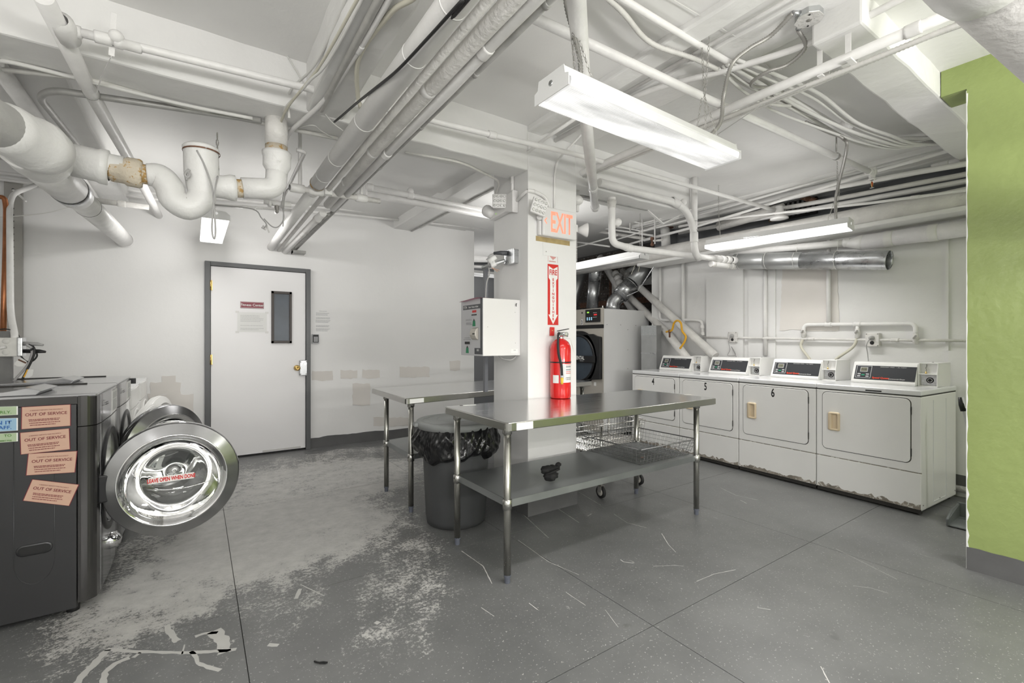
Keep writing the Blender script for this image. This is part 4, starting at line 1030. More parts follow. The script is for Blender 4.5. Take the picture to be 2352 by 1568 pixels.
for (x, y) in ((cx0 + .01, cy0 - .04), (cx1 - .06, cy0 + .02), (cx1 - .05, cy1 - .02), (cx0 + .05, cy1 - .02)):
    MB().tube(fillet([(x, y, .13), (x, y, .36), (x, y + .0, .60)], .02), .010, 10).build('frame_leg', 'wire_chrome', t)
    ca = MB().cyl((x, y, .10), (x, y, .14), .014, 10).box((x - .022, y - .02, .052), (x - .017, y + .02, .11)).box((x + .017, y - .02, .052), (x + .022, y + .02, .11)).box((x - .022, y - .02, .105), (x + .022, y + .02, .110)).build('caster', 'strut_metal', t)
    MB().lathe((x - .014, y, .052), (1, 0, 0), [(.0005, 0), (.044, 0), (.052, .006), (.052, .022), (.044, .028), (.0005, .028)], 28).build('wheel', 'black_rubber', ca)
    MB().lathe((x - .016, y, .052), (1, 0, 0), [(.0005, 0), (.030, .001), (.032, .004)], 20).build('wheel_hub', 'pebbled_pad', ca)
MB().tube(fillet([(cx1 - .02, cy1, .60), (cx1 - .02, cy1 + .01, .80), (cx0 + .02, cy1 + .01, .80), (cx0 + .02, cy1, .60)], .05), .009, 10).build('push_handle', 'wire_chrome', t)

# slatted plastic basket on the far table
q = V((2.94, 4.05, ZT))
t = thing('plastic_basket', 'dark grey slatted laundry basket on the far steel table behind the column', 'basket', q)
def loop(z, k, kx=.30, ky=.20): return [q + V((kx * k * math.cos(a) * (1 if 1 else 1), ky * k * math.sin(a), z)) for a in [2 * PI * j / 40 for j in range(40)]]
def sq(z, k):
    out = []
    for j in range(40):
        a = 2 * PI * j / 40; c_, s_ = math.cos(a), math.sin(a); e = .35
        out.append(q + V((.30 * k * math.copysign(abs(c_) ** e, c_), .20 * k * math.copysign(abs(s_) ** e, s_), z)))
    return out
MB().tube(sq(.145, 1.0), .012, 8, closed=True).build('rim', 'basket_plastic', t)
MB().tube(sq(.125, .98), .007, 8, closed=True).build('rim_band', 'basket_plastic', t)
MB().tube(sq(.012, .86), .008, 8, closed=True).build('foot_ring', 'basket_plastic', t)
mb = MB(); A, Bq = sq(.125, .97), sq(.012, .86)
for j in range(40): wire(mb, A[j], Bq[j], .004, 5)
mb.build('slats', 'basket_plastic', t)['kind'] = 'stuff'
o = MB().prism([(p.x, p.y, ZT + .003) for p in Bq], (0, 0, .004)).build('base', 'basket_plastic', t)
# ================================================================== FLUORESCENT FIXTURES
def chain(pts, name='chain', parent=None, link_l=.026, r=.0016):
    P = [V(p) for p in pts]; mb = MB(); L = [0]
    for a, b in zip(P, P[1:]): L.append(L[-1] + (b - a).length)
    n = max(2, int(L[-1] / (link_l * .78))); k = 0
    for i in range(n):
        s_ = L[-1] * (i + .5) / n
        while k < len(L) - 2 and L[k + 1] < s_: k += 1
        c = P[k].lerp(P[k + 1], (s_ - L[k]) / max(1e-9, L[k + 1] - L[k])); d = (P[k + 1] - P[k]).normalized()
        x = d.cross(V((.3, .8, .1))).normalized(); y = d.cross(x)
        u = x if i % 2 else y; hl = link_l / 2 - r
        lp = []
        for j in range(8):
            a = 2 * PI * j / 8; lp.append(c + d * hl * math.sin(a) * .95 + u * .0052 * math.cos(a))
        mb.tube(lp, r, 4, closed=True)
    o = mb.build(name, 'chain_metal', parent); o['kind'] = 'stuff'; return o
def fixture(label, c, yaw, L=1.22, W=.20, H=.085, lens='lens', wrap=True, group='hanging fluorescent fixtures', endcap=True):
    """c = centre of the lens underside; the long axis is turned by yaw from +x"""
    t = thing('fluorescent_light', label, 'light', c, group=group)
    X = V((math.cos(yaw), math.sin(yaw), 0)); Y = V((-math.sin(yaw), math.cos(yaw), 0)); Z = V((0, 0, 1)); c = V(c)
    def P(x, y, z): return c + X * x + Y * y + Z * z
    h = L / 2; w = W / 2
    sec = [(-w * .98, .034), (-w * .98, .042), (-w * .80, .050), (-w * .72, H), (w * .72, H), (w * .80, .050), (w * .98, .042), (w * .98, .034)]
    MB().prism([P(-h, y, z) for y, z in sec], X * L).build('housing', 'fixture_white', t)
    ls = [(-w * .97, .036), (-w * .985, .022), (-w * .93, .003), (-w * .85, 0), (w * .85, 0), (w * .93, .003), (w * .985, .022), (w * .97, .036)]
    lo = MB(); i0 = lo.add([P(-h + .012, y, z) for y, z in ls]); i1 = lo.add([P(h - .012, y, z) for y, z in ls])
    for k in range(len(ls) - 1): lo.face([i0 + k, i0 + k + 1, i1 + k + 1, i1 + k])
    l = lo.build('lens', lens, t)
    # prismatic ribs
    rb = MB(); n = 110
    if lens == 'lens':
        for k in range(n):
            x = -h + .02 + (L - .04) * k / (n - 1); rb.prism([P(x - .0022, -w * .84, -.0004), P(x + .0022, -w * .84, -.0004), P(x, -w * .84, -.0022)], Y * W * .84)
        rb.build('lens_ribs', lens, l)['kind'] = 'stuff'
    for s_ in (-1, 1):
        sec2 = [(-w, -.002), (-w, .044), (-w * .80, .052), (-w * .74, H + .002), (w * .74, H + .002), (w * .80, .052), (w, .044), (w, -.002)]
        e = MB().prism([P(s_ * h, y, z) for y, z in sec2], X * s_ * .004).build('end_cap', 'fixture_white', t)
        MB().lathe(P(s_ * (h + .004), 0, .048), X * s_, [(.012, 0), (.011, .002), (.0005, .002)], 12).build('knockout', 'lens' if lens == 'lens_bright' else 'zinc', e)
    return t, P
f1, P1 = fixture('prismatic fluorescent fixture hanging by chains over the long table', (1.757, 1.42, 2.285), 0.02, W=.205, H=.085)
f2, P2 = fixture('glaring white fluorescent fixture hanging in front of the dryers', (4.545, 2.235, 2.285), PI / 2 + .14, W=.235, H=.09, lens='lens_bright')
f3, P3 = fixture('fluorescent fixture hanging near the door, seen below the trap pipe', (.122, 5.22, 2.36), PI / 2 + .01, L=1.15, W=.205, H=.07, lens='lens_bright')
f4, P4 = fixture('fluorescent strip fixture behind the column, under the flaking pipe', (4.12, 3.98, 2.245), PI / 2, L=1.12, W=.15, H=.10, lens='fixture_white')
# unseen fixtures added as fill light, housings for the extra lamps above
for k, (c, yaw, lab) in enumerate((((-.95, .5, 2.065), PI / 2, 'fluorescent fixture behind the camera on the left side'), ((.55, -1.3, 2.015), 0, 'fluorescent fixture behind the camera in the middle'), ((2.7, -.9, 2.015), 0, 'fluorescent fixture behind the camera on the right side'), ((4.4, 7.3, 2.52), 0, 'fluorescent fixture in the back room'), ((4.7, -.7, 2.315), PI / 2, 'fluorescent fixture beyond the green wall'), ((3.3, 4.36, 2.465), .922, 'fluorescent fixture hidden behind the column'))):
    ft, Pf = fixture(lab, c, yaw, group='other fluorescent fixtures')
    for s_ in (-.45, .45): q_ = Pf(s_, 0, .085); chain([q_, V((q_.x, q_.y, 2.90))], parent=ft)
# chains and feeds of the table fixture
chain([P1(-.50, -.06, .085), V((1.255, 1.42, 2.62)), V((1.26, 1.40, ZC_R))], parent=f1)
chain([P1(-.43, .05, .085), V((1.27, 1.43, 2.62)), V((1.275, 1.44, ZC_R))], parent=f1)
chain([V((1.27, 1.43, 2.62)), V((1.36, 1.42, ZC_R))], parent=f1)
chain([P1(-.36, .0, .085), V((1.29, 1.42, 2.60))], parent=f1)
chain([P1(.47, -.06, .085), V((2.20, 1.43, 2.60)), V((2.20, 1.40, ZC_R))], parent=f1)
chain([P1(.54, .05, .085), V((2.215, 1.44, 2.60)), V((2.215, 1.46, ZC_R))], parent=f1)
chain([P1(.40, .03, .085), V((2.19, 1.44, 2.60))], parent=f1)
corrugated('flexible_conduit', 'dark flexible conduit dropping to the left end of the table fixture', [(1.20, 1.40, ZC_R), (1.215, 1.40, 2.80), (1.225, 1.41, 2.68), (1.275, 1.42, 2.58), (1.31, 1.42, 2.48), (1.31, 1.42, 2.366)], .011, 'dark_flex')
# chains and feed of the dryer fixture
chain([P4(.55, 0, .10), P4(.55, .0, .58)], parent=f4)
chain([P4(-.5, 0, .10), P4(-.5, .0, .58)], parent=f4)
chain([P2(-.50, 0, .09), V((4.64, 1.72, 2.62)), V((4.64, 1.72, 2.78))], parent=f2)
chain([P2(-.44, .0, .09), V((4.64, 1.735, 2.62)), V((4.64, 1.735, ZC_R))], parent=f2)
chain([P2(.50, 0, .09), V((4.46, 2.74, 2.66)), V((4.46, 2.74, ZC_R))], parent=f2)
chain([P3(.35, 0, .07), V((.125, 5.57, 2.97))], parent=f3)
chain([P3(-.4, 0, .07), V((.115, 4.82, 2.97))], parent=f3)

# housings of the added wall strips, unseen, there for fill light
for k, (c_, n_) in enumerate((((-.35, -2.62, 1.5), (0, 1, 0)), ((2.1, -2.62, 1.5), (0, 1, 0)), ((5.32, -.9, 1.6), (-1, 0, 0)))):
    t = thing('wall_light', ('left', 'right', 'far right')[k] + ' fluorescent wall strip, out of the picture behind the camera', 'light', c_, group='wall strips behind the camera')
    n_ = V(n_); x_ = n_.cross(V((0, 0, 1)))
    MB().obox(V(c_) - n_ * .035, x_, n_, (0, 0, 1), .62, .04, .08).build('housing', 'fixture_white', t, bevel=.006)
    MB().obox(V(c_) + n_ * .006, x_, n_, (0, 0, 1), .60, .002, .065).build('lens', 'lens_bright', t)
# ================================================================== PIPES
def Y(x, z, y0, y1): return [V((x, y0, z)), V((x, y1, z))]
YE = Y1 + .02
G_B = 'pipes of the overhead bundle'
# --- bundle running to the door wall, left of the column
pa = [V((.691, -1.2, 2.43)), V((.695, 3.46, 2.43)), V((.71, YE, 2.43))]
o = pipe('insulated_pipe', 'thickest white insulated pipe of the overhead bundle, with seams and a black cable on it', [pa[0], pa[1]], .050, 'wrap_paint', n=24, rings=(), group=G_B)
for t_ in (.55, .62, .76, .88, .955): 
    c = pa[0].lerp(pa[1], t_); MB().lathe(c, (0, 1, 0), [(.0495, -.004), (.0512, -.0035), (.0512, .0035), (.0495, .004)], 24).build('wrap_seam', 'wrap_paint', o)
MB().lathe(pa[1], (0, 1, 0), [(.051, -.03), (.053, -.01), (.048, .0), (.03, .004)], 24).build('rusty_end', 'rust_paint', o)
o = pipe('insulated_pipe', 'white wrapped pipe continuing the thick one through the door wall', [V((.697, 3.47, 2.425)), V((.712, YE, 2.43))], .042, 'wrap_paint', n=22, group=G_B)
for t_ in (.06, .32, .62): MB().lathe(V((.697, 3.47, 2.425)).lerp(V((.712, YE, 2.43)), t_), (0, 1, 0), [(.0415, -.006), (.0435, -.005), (.0435, .005), (.0415, .006)], 22).build('wrap_seam', 'pipe_paint', o)
pipe('pipe', 'thin rough painted pipe just right of the thick insulated one', [V((.773, -1.2, 2.43)), V((.778, 3.4, 2.42)), V((.793, YE, 2.405))], .0175, 'rough_pipe_paint', group=G_B)
o = pipe('insulated_pipe', 'white insulated pipe in the middle of the bundle, lumpy and seamed', [V((.846, -1.2, 2.43)), V((.848, 2.4, 2.435)), V((.862, 3.9, 2.42))], .032, 'rough_pipe_paint', n=18, rad=.2, group=G_B)
for p_ in ((.847, 1.9, 2.435), (.850, 2.7, 2.434), (.856, 3.3, 2.43)): MB().lathe(p_, (0, 1, 0), [(.031, -.02), (.035, -.012), (.035, .012), (.031, .02)], 18).build('wrap_seam', 'wrap_paint', o)
o = pipe('insulated_pipe', 'torn wrapped pipe at the door wall end of the bundle', [V((.870, 4.1, 2.40)), V((.865, 5.0, 2.40)), V((.86, YE, 2.395))], .030, 'pipe_paint', n=16, rings=(.25,), ringm='rough_pipe_paint', group=G_B)
MB().lathe((.868, 4.95, 2.40), (0, 1, 0), [(.031, -.18), (.033, -.10), (.022, -.05), (.033, .05), (.031, .16)], 14).build('torn_wrap', 'rough_pipe_paint', o)
pipe('insulated_pipe', 'smoother white pipe on the right side of the bundle with a bent joint', [V((.905, -1.2, 2.43)), V((.905, 1.45, 2.43)), V((.908, 1.75, 2.42)), V((.925, 4.0, 2.42))], .023, 'pipe_paint', n=16, rad=.15, rings=(1.2, 2.4), group=G_B)
cg = pipe('conduit', 'dull grey metal conduit along the right edge of the overhead bundle', [V((.945, -1.2, 2.44)), V((.968, 3.6, 2.44)), V((.985, YE, 2.44))], .0125, 'dusty_conduit', n=12, group=G_B)
for t_ in (.50, .60, .72, .86): 
    c = V((.945, -1.2, 2.44)).lerp(V((.968, 3.6, 2.44)), t_)
    MB().lathe(c, (0, 1, 0), [(.012, -.012), (.016, -.010), (.016, .010), (.012, .012)], 14).box((c.x - .004, c.y - .01, c.z + .015), (c.x + .004, c.y + .01, c.z + .035)).build('strap', 'dusty_conduit', cg)
for k, (x, z) in enumerate(((.935, 2.455), (.965, 2.475))):
    pipe('conduit', ('inner' if k == 0 else 'outer') + ' grey conduit turning down at the door wall right of the bundle', [V((x, 4.2, z - .03)), V((x + .0, 5.3, z - .03)), V((x + .01, YE, z - .035))], .014, 'dusty_conduit', n=10, group=G_B)
o = MB().box((.93, 5.96, 2.375), (1.07, Y1, 2.405)).box((.93, 5.98, 2.37), (.945, Y1, 2.43)).build('pipe_bracket', 'dusty_conduit'); tag(o, 'grey steel bracket on the door wall under the end of the bundle', 'bracket')
mesh_ = smooth_path([(.72, -.8, 2.368), az(1100, -30, 2.370), az(1063, 0, 2.371), az(986, 84, 2.373), az(913, 161, 2.383), az(855, 208, 2.43), az(820, 236, 2.50), az(785, 266, 2.56), az(768, 280, 2.58)], 8)
o = MB().tube(mesh_, .0058, 8).build('cable', 'cable_black'); tag(o, 'black cable running under the thick insulated pipe and sagging off to its left', 'cable')
# trapeze hanger under the bundle
t = thing('pipe_hanger', 'white horizontal hanger pipe under the bundle, hung from a drop rod', 'hanger', (.75, 3.5, 2.34))
hp0, hp1 = ay(678, 432, 3.5), ay(872, 462, 3.62)
MB().tube([hp0, hp1], .021, 12).build('hanger_bar', 'rough_pipe_paint', t)
for f_, ww in ((0.02, .05), (.22, .055), (.76, .045)):
    c = hp0.lerp(hp1, f_); MB().lathe(c, hp1 - hp0, [(.020, -ww), (.030, -ww * .9), (.032, 0), (.030, ww * .9), (.020, ww)], 14).build('tee', 'pipe_paint', t)
c = hp0.lerp(hp1, .05); MB().tube([c, V((c.x, c.y, 2.975))], .013, 10).build('drop_rod', 'pipe_paint', t)
c = hp0.lerp(hp1, .76); MB().tube([c, V((c.x, c.y, c.z + .12))], .013, 10).build('drop_rod', 'pipe_paint', t)
MB().obox(hp0.lerp(hp1, .35) + V((0, -.02, .0)), (hp1 - hp0), (0, 1, 0), (0, 0, 1), .03, .03, .022).build('saddle', 'pipe_paint', t, bevel=.008)

# --- long sprinkler line crossing left to right, over the bundle and in front of the column
sp = [V((-.445, 2.60, 2.605)), V((.06, 2.60, 2.628)), V((.754, 2.60, 2.66)), V((1.203, 2.60, 2.667)), ay(1330, 356, 2.55), az(1560, 420, 2.72), az(1800, 488, 2.72)]
o = pipe('sprinkler_pipe', 'long white sprinkler pipe crossing in front of the column from the left riser', sp, .0185, 'pipe_paint', n=14, rad=.3, rings=(.03, .22, 3.35), ringr=1.35, ringw=.028)
MB().sphere(V((-.29, 2.585, 2.625)), .028, 12, 8).build('fitting_plug', 'pipe_paint', o)
MB().lathe(V((-.25, 2.60, 2.61)), (1, 0, 0), [(.0185, -.05), (.027, -.045), (.027, -.02), (.023, -.018), (.023, .04), (.0185, .045)], 8).build('union', 'pipe_paint', o)
s1 = [az(1215, 36, 2.75), az(1620, 225, 2.75), az(2003, 397, 2.75)]
o = pipe('sprinkler_pipe', 'thicker sprinkler pipe passing behind the table fixture, ending in a red sprinkler head', s1, .023, 'pipe_paint', n=16, rings=(.98 + 1,), ringr=1.3)
e = s1[-1]
MB().lathe(e + V((0, 0, .02)), (0, 0, -1), [(.0005, -.03), (.032, -.02), (.036, .02), (.024, .045), (.022, .07), (.030, .072), (.030, .08), (.012, .082)], 16).build('elbow', 'pipe_paint', o)
h = MB().tube(smooth_path([e + V((-.012, 0, -.075)), e + V((-.018, 0, -.095)), e + V((0, 0, -.125))], 5), .003, 6).tube(smooth_path([e + V((.012, 0, -.075)), e + V((.018, 0, -.095)), e + V((0, 0, -.125))], 5), .003, 6)
h = h.build('sprinkler_frame', 'brass', o); MB().cyl(e + V((0, 0, -.075)), e + V((0, 0, -.115)), .004, 8).build('red_bulb', 'sign_red', o)
MB().lathe(e + V((0, 0, -.125)), (0, 0, -1), [(.006, 0), (.018, .002), (.0005, .004)], 10).build('deflector', 'zinc', o)
t = thing('pipe_hanger', 'rod hanger holding the sprinkler pipe near the right wall', 'hanger', az(1921, 357, 2.75))
q = az(1921, 357, 2.76); MB().tube([q + V((0, 0, .03)), V((q.x, q.y, ZC_R))], .006, 6).build('rod', 'flex_metal', t)
MB().lathe(q + V((0, 0, -.008)), s1[2] - s1[1], [(.026, -.008), (.028, -.008), (.028, .008), (.026, .008)], 18).build('ring', 'flex_metal', t)

# --- left riser (white) sloping away to the door wall
l1 = [az(98, -10, 2.60), az(210, 214, 2.60), az(291, 356, 2.62), ay(330, 430, 5.2), ay(366, 496, Y1 + .02)]
l1 = [l1[0], l1[1], l1[2], V((-.395, 4.6, 2.62)), V((-.341, YE, 2.644))]
o = pipe('pipe', 'glossy white pipe running away overhead on the left, through the door wall', l1, .033, 'pipe_paint', n=18)
MB().lathe(V((-.452, 2.60, 2.60)), (l1[1] - l1[0]), [(.025, -.075), (.041, -.06), (.043, 0), (.041, .06), (.025, .075)], 18).build('tee', 'pipe_paint', o)
MB().lathe(l1[1], (l1[1] - l1[0]), [(.0335, -.006), (.0355, -.006), (.0355, .006), (.0335, .006)], 18).build('strap_ring', 'dusty_conduit', o)
# perforated strap hanger
a = az(262, 40, 2.88); b = ay(254, 130, a.y + .2); 
o = MB().bar(ay(262, 30, 2.6), ay(256, 128, 2.62), .020, .002, up=(0, 1, 0)).bar(ay(256, 128, 2.62), ay(232, 178, 2.9), .018, .002, up=(0, 1, 0)).bar(ay(232, 178, 2.9), ay(222, 215, 3.1), .018, .002, up=(0, 1, 0)).build('strap_hanger', 'pipe_paint'); tag(o, 'perforated metal strap hanging the left riser from the ceiling', 'hanger')

# --- heavy soil pipe and the trap
t = thing('soil_pipe', 'heavy white soil pipe with a big joint, running from the left edge through the wall', 'pipe', (-.609, 3.0, 2.156))
sA, sB, sC = V((-.60, 1.4, 2.13)), V((-.606, 3.0, 2.150)), V((-.623, YE, 2.357))
qA, qB = V((-.98, 1.56, 2.125)), V((-.572, 2.70, 2.145)); qd = (qB - qA).normalized()
MB().tube([qA, qB], .086, 28).build('large_barrel', 'cast_iron_paint', t)
MB().lathe(qB, qd, [(.084, -.17), (.096, -.15), (.100, -.12), (.098, -.02), (.109, .0), (.112, .04), (.100, .10), (.06, .13)], 30).build('hub_joint', 'cast_iron_paint', t)
MB().lathe(V((-.585, 2.80, 2.145)), (0, 1, .02), [(.05, -.11), (.094, -.07), (.108, .0), (.110, .08), (.104, .14), (.090, .19)], 30).build('hub_joint', 'cast_iron_paint', t)
d_ = (sC - sB).normalized()
MB().tube([sB - d_ * .25, sB + d_ * .75], .088, 26).build('barrel', 'pipe_paint', t)
MB().lathe(sB + d_ * .62, d_, [(.0885, -.035), (.0905, -.033), (.0905, .033), (.0885, .035)], 26).build('clamp_band', 'galvanized', t)
MB().lathe(sB + d_ * .57, d_, [(.0885, -.012), (.0895, -.012), (.0895, .006), (.0885, .006)], 26).build('rubber_sleeve', 'black_rubber', t)
MB().tube([sB + d_ * .72, sC], .072, 26).build('barrel', 'pipe_paint', t)
MB().lathe(sB + d_ * 1.15, d_, [(.0722, -.003), (.0735, -.003), (.0735, .003), (.0722, .003)], 26).build('wire_tie', 'cable_black', t)
MB().lathe(V((sC.x, Y1 - .002, sC.z)), (0, -1, 0), [(.085, 0), (.084, .003), (.073, .004)], 26).build('wall_collar', 'wall_paint', t)
t = thing('drain_trap', 'rust stained white cast iron trap and drain line hanging under the beam', 'pipe', ay(500, 430, 3.0))
yT = 3.0
def T(u, v, y=yT): return ay(u, v, y)
MB().tube(fillet([V((-.60, 2.86, 2.19)), T(150, 362), T(285, 388)], .12), .060, 22).build('branch', 'cast_iron_paint', t)
MB().lathe(T(205, 376), T(285, 392) - T(150, 362), [(.060, -.07), (.076, -.06), (.078, .03), (.084, .04), (.084, .07), (.062, .075)], 24).build('hub_joint', 'cast_iron_paint', t)
MB().lathe(T(292, 394), T(330, 401) - T(270, 390), [(.052, -.07), (.060, -.06), (.062, -.01), (.070, .0), (.072, .05), (.066, .06), (.05, .062)], 24).build('hub_joint', 'rust_paint', t)
MB().tube([T(268, 389), T(345, 402)], .050, 22).build('rusty_pipe', 'rust_paint', t)
up_ = [T(335, 401), T(372, 412), T(388, 445), T(400, 470), T(432, 482), T(463, 468), T(468, 430), T(466, 360)]
up_ = smooth_path([T(338, 401), T(366, 405), T(388, 428), T(400, 458), T(432, 476), T(460, 458), T(466, 430)], 6)
MB().tube(up_, [.054 + .011 * min(1, k / 9) for k in range(len(up_))], 24).build('trap_bend', 'cast_iron_paint', t)
MB().lathe(T(465, 448), T(463, 348) - T(466, 448), [(.064, 0), (.074, .06), (.081, .10), (.081, .235), (.085, .24), (.085, .25), (.07, .262), (.0005, .266)], 26).build('cleanout_riser', 'cast_iron_paint', t)
MB().lathe(T(463, 352), T(463, 348) - T(466, 448), [(.0855, 0), (.0865, .002), (.0865, .006), (.0855, .008)], 26).build('cover_seam', 'rust', t)
MB().lathe(T(515, 430), T(540, 433) - T(500, 429), [(.050, -.08), (.058, -.06), (.062, .0), (.070, .03), (.070, .055), (.05, .06)], 24).build('hub_joint', 'cast_iron_paint', t)
MB().tube([T(470, 428), T(530, 432)], .056, 20).build('outlet', 'cast_iron_paint', t)
MB().tube([T(534, 432), T(562, 433)], .050, 22).build('rusty_pipe', 'rust_paint', t)
MB().tube(fillet([T(556, 432), T(634, 434), T(636, 385)], .085, 10), .058, 24).build('elbow', 'cast_iron_paint', t)
MB().lathe(T(636, 400), (0, 0, 1), [(.053, -.02), (.060, .02), (.074, .045), (.074, .10), (.078, .105), (.078, .125), (.05, .128)], 26).build('hub_joint', 'cast_iron_paint', t)
text('lettering', 'SV', T(636, 384) + V((0, -.079, 0)), (1, 0, 0), (0, 0, 1), .016, 'cast_iron_paint', t)
MB().tube([T(635, 372), T(635, 335)], .060, 24).build('rusty_riser', 'rust_paint', t)
MB().tube([T(635, 336), V((T(635, 300).x, yT, 2.66))], .0601, 24).build('riser', 'rough_pipe_paint', t)
# rope tied round the trap
rp = smooth_path([T(452, 345, 2.92), T(470, 380, 2.915), T(487, 430, 2.91), T(492, 480, 2.90), T(495, 530, 2.90), T(492, 548, 2.90), T(487, 530, 2.90), T(489, 480, 2.90), T(495, 430, 2.90), T(500, 405, 2.95)], 7)
o = MB().tube(rp, .0045, 6).build('rope', 'cable_grey'); tag(o, 'grey rope looped over the trap and hanging down to the door fixture', 'rope')
o = MB().tube(smooth_path([T(428, 392, 2.93), T(436, 400, 2.92), T(431, 408, 2.92), T(425, 400, 2.92), T(434, 390, 2.93), T(428, 414, 2.92)], 6), .006, 6).build('rope_knot', 'cable_grey'); tag(o, 'knotted bit of rope on the left side of the trap', 'rope')
chain([T(499, 305, 2.98), T(500, 395, 2.98)], 'chain', None, .045, .0028); o = [x for x in bpy.data.objects if x.name.startswith('chain') and not x.parent][-1]; tag(o, 'steel chain hanging beside the trap clean-out', 'chain'); o['kind'] = 'stuff'; del o['kind']

# --- conduits hugging the long beam on the left
G_C = 'conduits along the left beam'
pipe('conduit', 'grey conduit making a hairpin at the left and following the beam underside', [V((-.64, 4.9, 2.66)), az(88, 222, 2.60), az(120, 206, 2.60), az(600, 277, 2.595)], .017, 'dusty_conduit', n=12, rad=.09, group=G_C)
pipe('conduit', 'white conduit beside the beam underside just above the grey one', [az(8, 160, 2.60), az(190, 178, 2.60), az(420, 243, 2.60), az(600, 283, 2.60), az(775, 318, 2.6)], .012, 'flex_paint', n=10, rad=.1, group=G_C)
o = MB().tube(smooth_path([az(4, 150, 2.60), az(20, 142, 2.60), az(190, 183, 2.595), az(420, 240, 2.59), az(580, 272, 2.59)], 6), .010, 8).build('cable', 'cable_white'); tag(o, 'white cable lying against the underside of the left beam', 'cable', G_C)
pipe('pipe', 'white pipe to the door wall, left of the riser and half behind the soil pipe', Y(-.83, 2.70, 3.1, YE), .04, 'pipe_paint', group=G_C)
# thin pipes running left to right near the door wall
G_T = 'thin pipes along the door wall'
for k, (u0, v0, u1, v1, y, r, lab) in enumerate(((-5, 398, 1134, 520, 5.95, .016, 'upper thin white pipe running along the top of the door wall'),
                                                 (0, 412, 1134, 528, 5.90, .014, 'lower thin white pipe along the door wall just under the upper one'))):
    a = ay(u0, v0, y); b = ay(u1, v1, y)
    a = ay(210, 424 + 14 * k, y); b = ay(1136, 514 + 9 * k, y)
    pipe('pipe', lab, [V((X0, y, a.z - .01)), V((-.4, y, a.z)), V((1.5, y, (a.z + b.z) / 2)), V((4.3, y, b.z))], r, 'pipe_paint', rings=(1.9,), group=G_T)
pipe('pipe', 'short rusty edged pipe between the soil pipe and the riser near the door wall', [ay(218, 460, 5.4), ay(342, 476, 5.4)], .024, 'rough_pipe_paint', rings=(.48,), group=G_T)
b0, b1 = ay(842, 428, 4.4), ay(1132, 487, 4.4)
pipe('pipe', 'white pipe from the bundle to the column with a ball fitting', [b0, b1], .026, 'pipe_paint', rings=(.02, .31), ringr=1.3, group=G_T)
c = b0.lerp(b1, .31); o = MB().sphere(c + V((0, 0, .04)), .035, 14, 8).build('fitting_ball', 'pipe_paint'); tag(o, 'round white plug on top of the pipe left of the column', 'fitting')
pipe('pipe', 'white duct like pipe just behind the ball fitting pipe', [ay(842, 445, 4.5), ay(1128, 496, 4.5)], .033, 'pipe_paint', group=G_T)
# strut channels hanging under the beam near the door wall
for k, (p, q) in enumerate((((945, 530), (1134, 430)), ((962, 522), (1134, 440)))):
    a = ay(*p, Y1 - .02); b = V((a.x, 3.6, a.z))
    o = MB().bar(a + V((.02 * k, 0, 0)), b + V((.02 * k, 0, 0)), .022, .022).build('channel_rail', 'dusty_conduit' if k == 0 else 'pipe_paint'); tag(o, ('grey' if k == 0 else 'white') + ' channel rail hung under the small beam between bundle and column', 'rail', 'channel rails')
# valves cluster below the trap elbow
t = thing('valve_cluster', 'small brass and white valve fittings with cords, below the trap elbow', 'valve', ay(640, 470, 3.6))
yy = 3.7
MB().tube([ay(606, 462, yy), ay(640, 468, yy), ay(668, 470, yy)], .020, 12).build('body', 'pipe_paint', t)
MB().lathe(ay(636, 468, yy), (0, 0, -1), [(.014, 0), (.016, .03), (.010, .05), (.012, .06), (.0005, .07)], 12).build('bleed_valve', 'strut_metal', t)
for u in (620, 648): MB().lathe(ay(u, 467 + (u - 620) * .1, yy), (1, 0, -.1), [(.02, -.012), (.026, -.01), (.026, .01), (.02, .012)], 12).build('union', 'pipe_paint', t)
for k, pts in enumerate((((490, 470), (580, 480), (600, 500), (612, 515), (606, 524)), ((652, 440), (648, 470), (652, 500), (640, 520), (625, 520), (606, 502)), ((665, 430), (654, 448), (650, 520)))):
    MB().tube(smooth_path([ay(u, v, yy - .05) for u, v in pts], 6), .004, 6).build('cord', 'cable_grey', t)
MB().tube([ay(602, 520, yy), ay(612, 526, yy)], .012, 8).cyl(ay(612, 516, yy), ay(618, 534, yy), .005, 8).build('tap_handle', 'pipe_paint', t)
pipe('pipe', 'thin white pipe with small fittings below the drain line', [ay(490, 470, 4.6), ay(690, 484, 4.6)], .012, 'pipe_paint', rings=(.35, .5), group=G_T)

# --- conduits and cables along the beam left of the bundle
G_D = 'conduits and cables left of the bundle'
pipe('conduit', 'white conduit with clamps running beside the thick insulated pipe', [V((.585, -.8, 2.60)), V((.59, 1.9, 2.60)), V((.56, 2.6, 2.60)), V((.44, 3.1, 2.58)), V((.50, 4.6, 2.56))], .0125, 'pipe_paint', n=10, rad=.2, rings=(.72, 1.2), group=G_D)
pipe('conduit', 'second white conduit on the beam underside, darker sided', Y(.56, 2.60, -.8, 2.7), .016, 'flex_paint', n=10, group=G_D)
o = MB().tube(smooth_path([(.60, -.4, 2.61), (.62, .9, 2.56), (.66, 1.5, 2.57), (.62, 1.75, 2.60), (.60, 2.1, 2.60), (.66, 2.34, 2.56), (.70, 2.4, 2.50)], 8), .0105, 8).build('cable', 'cable_cream'); tag(o, 'cream cable curving between the conduit and the thick insulated pipe', 'cable', G_D)
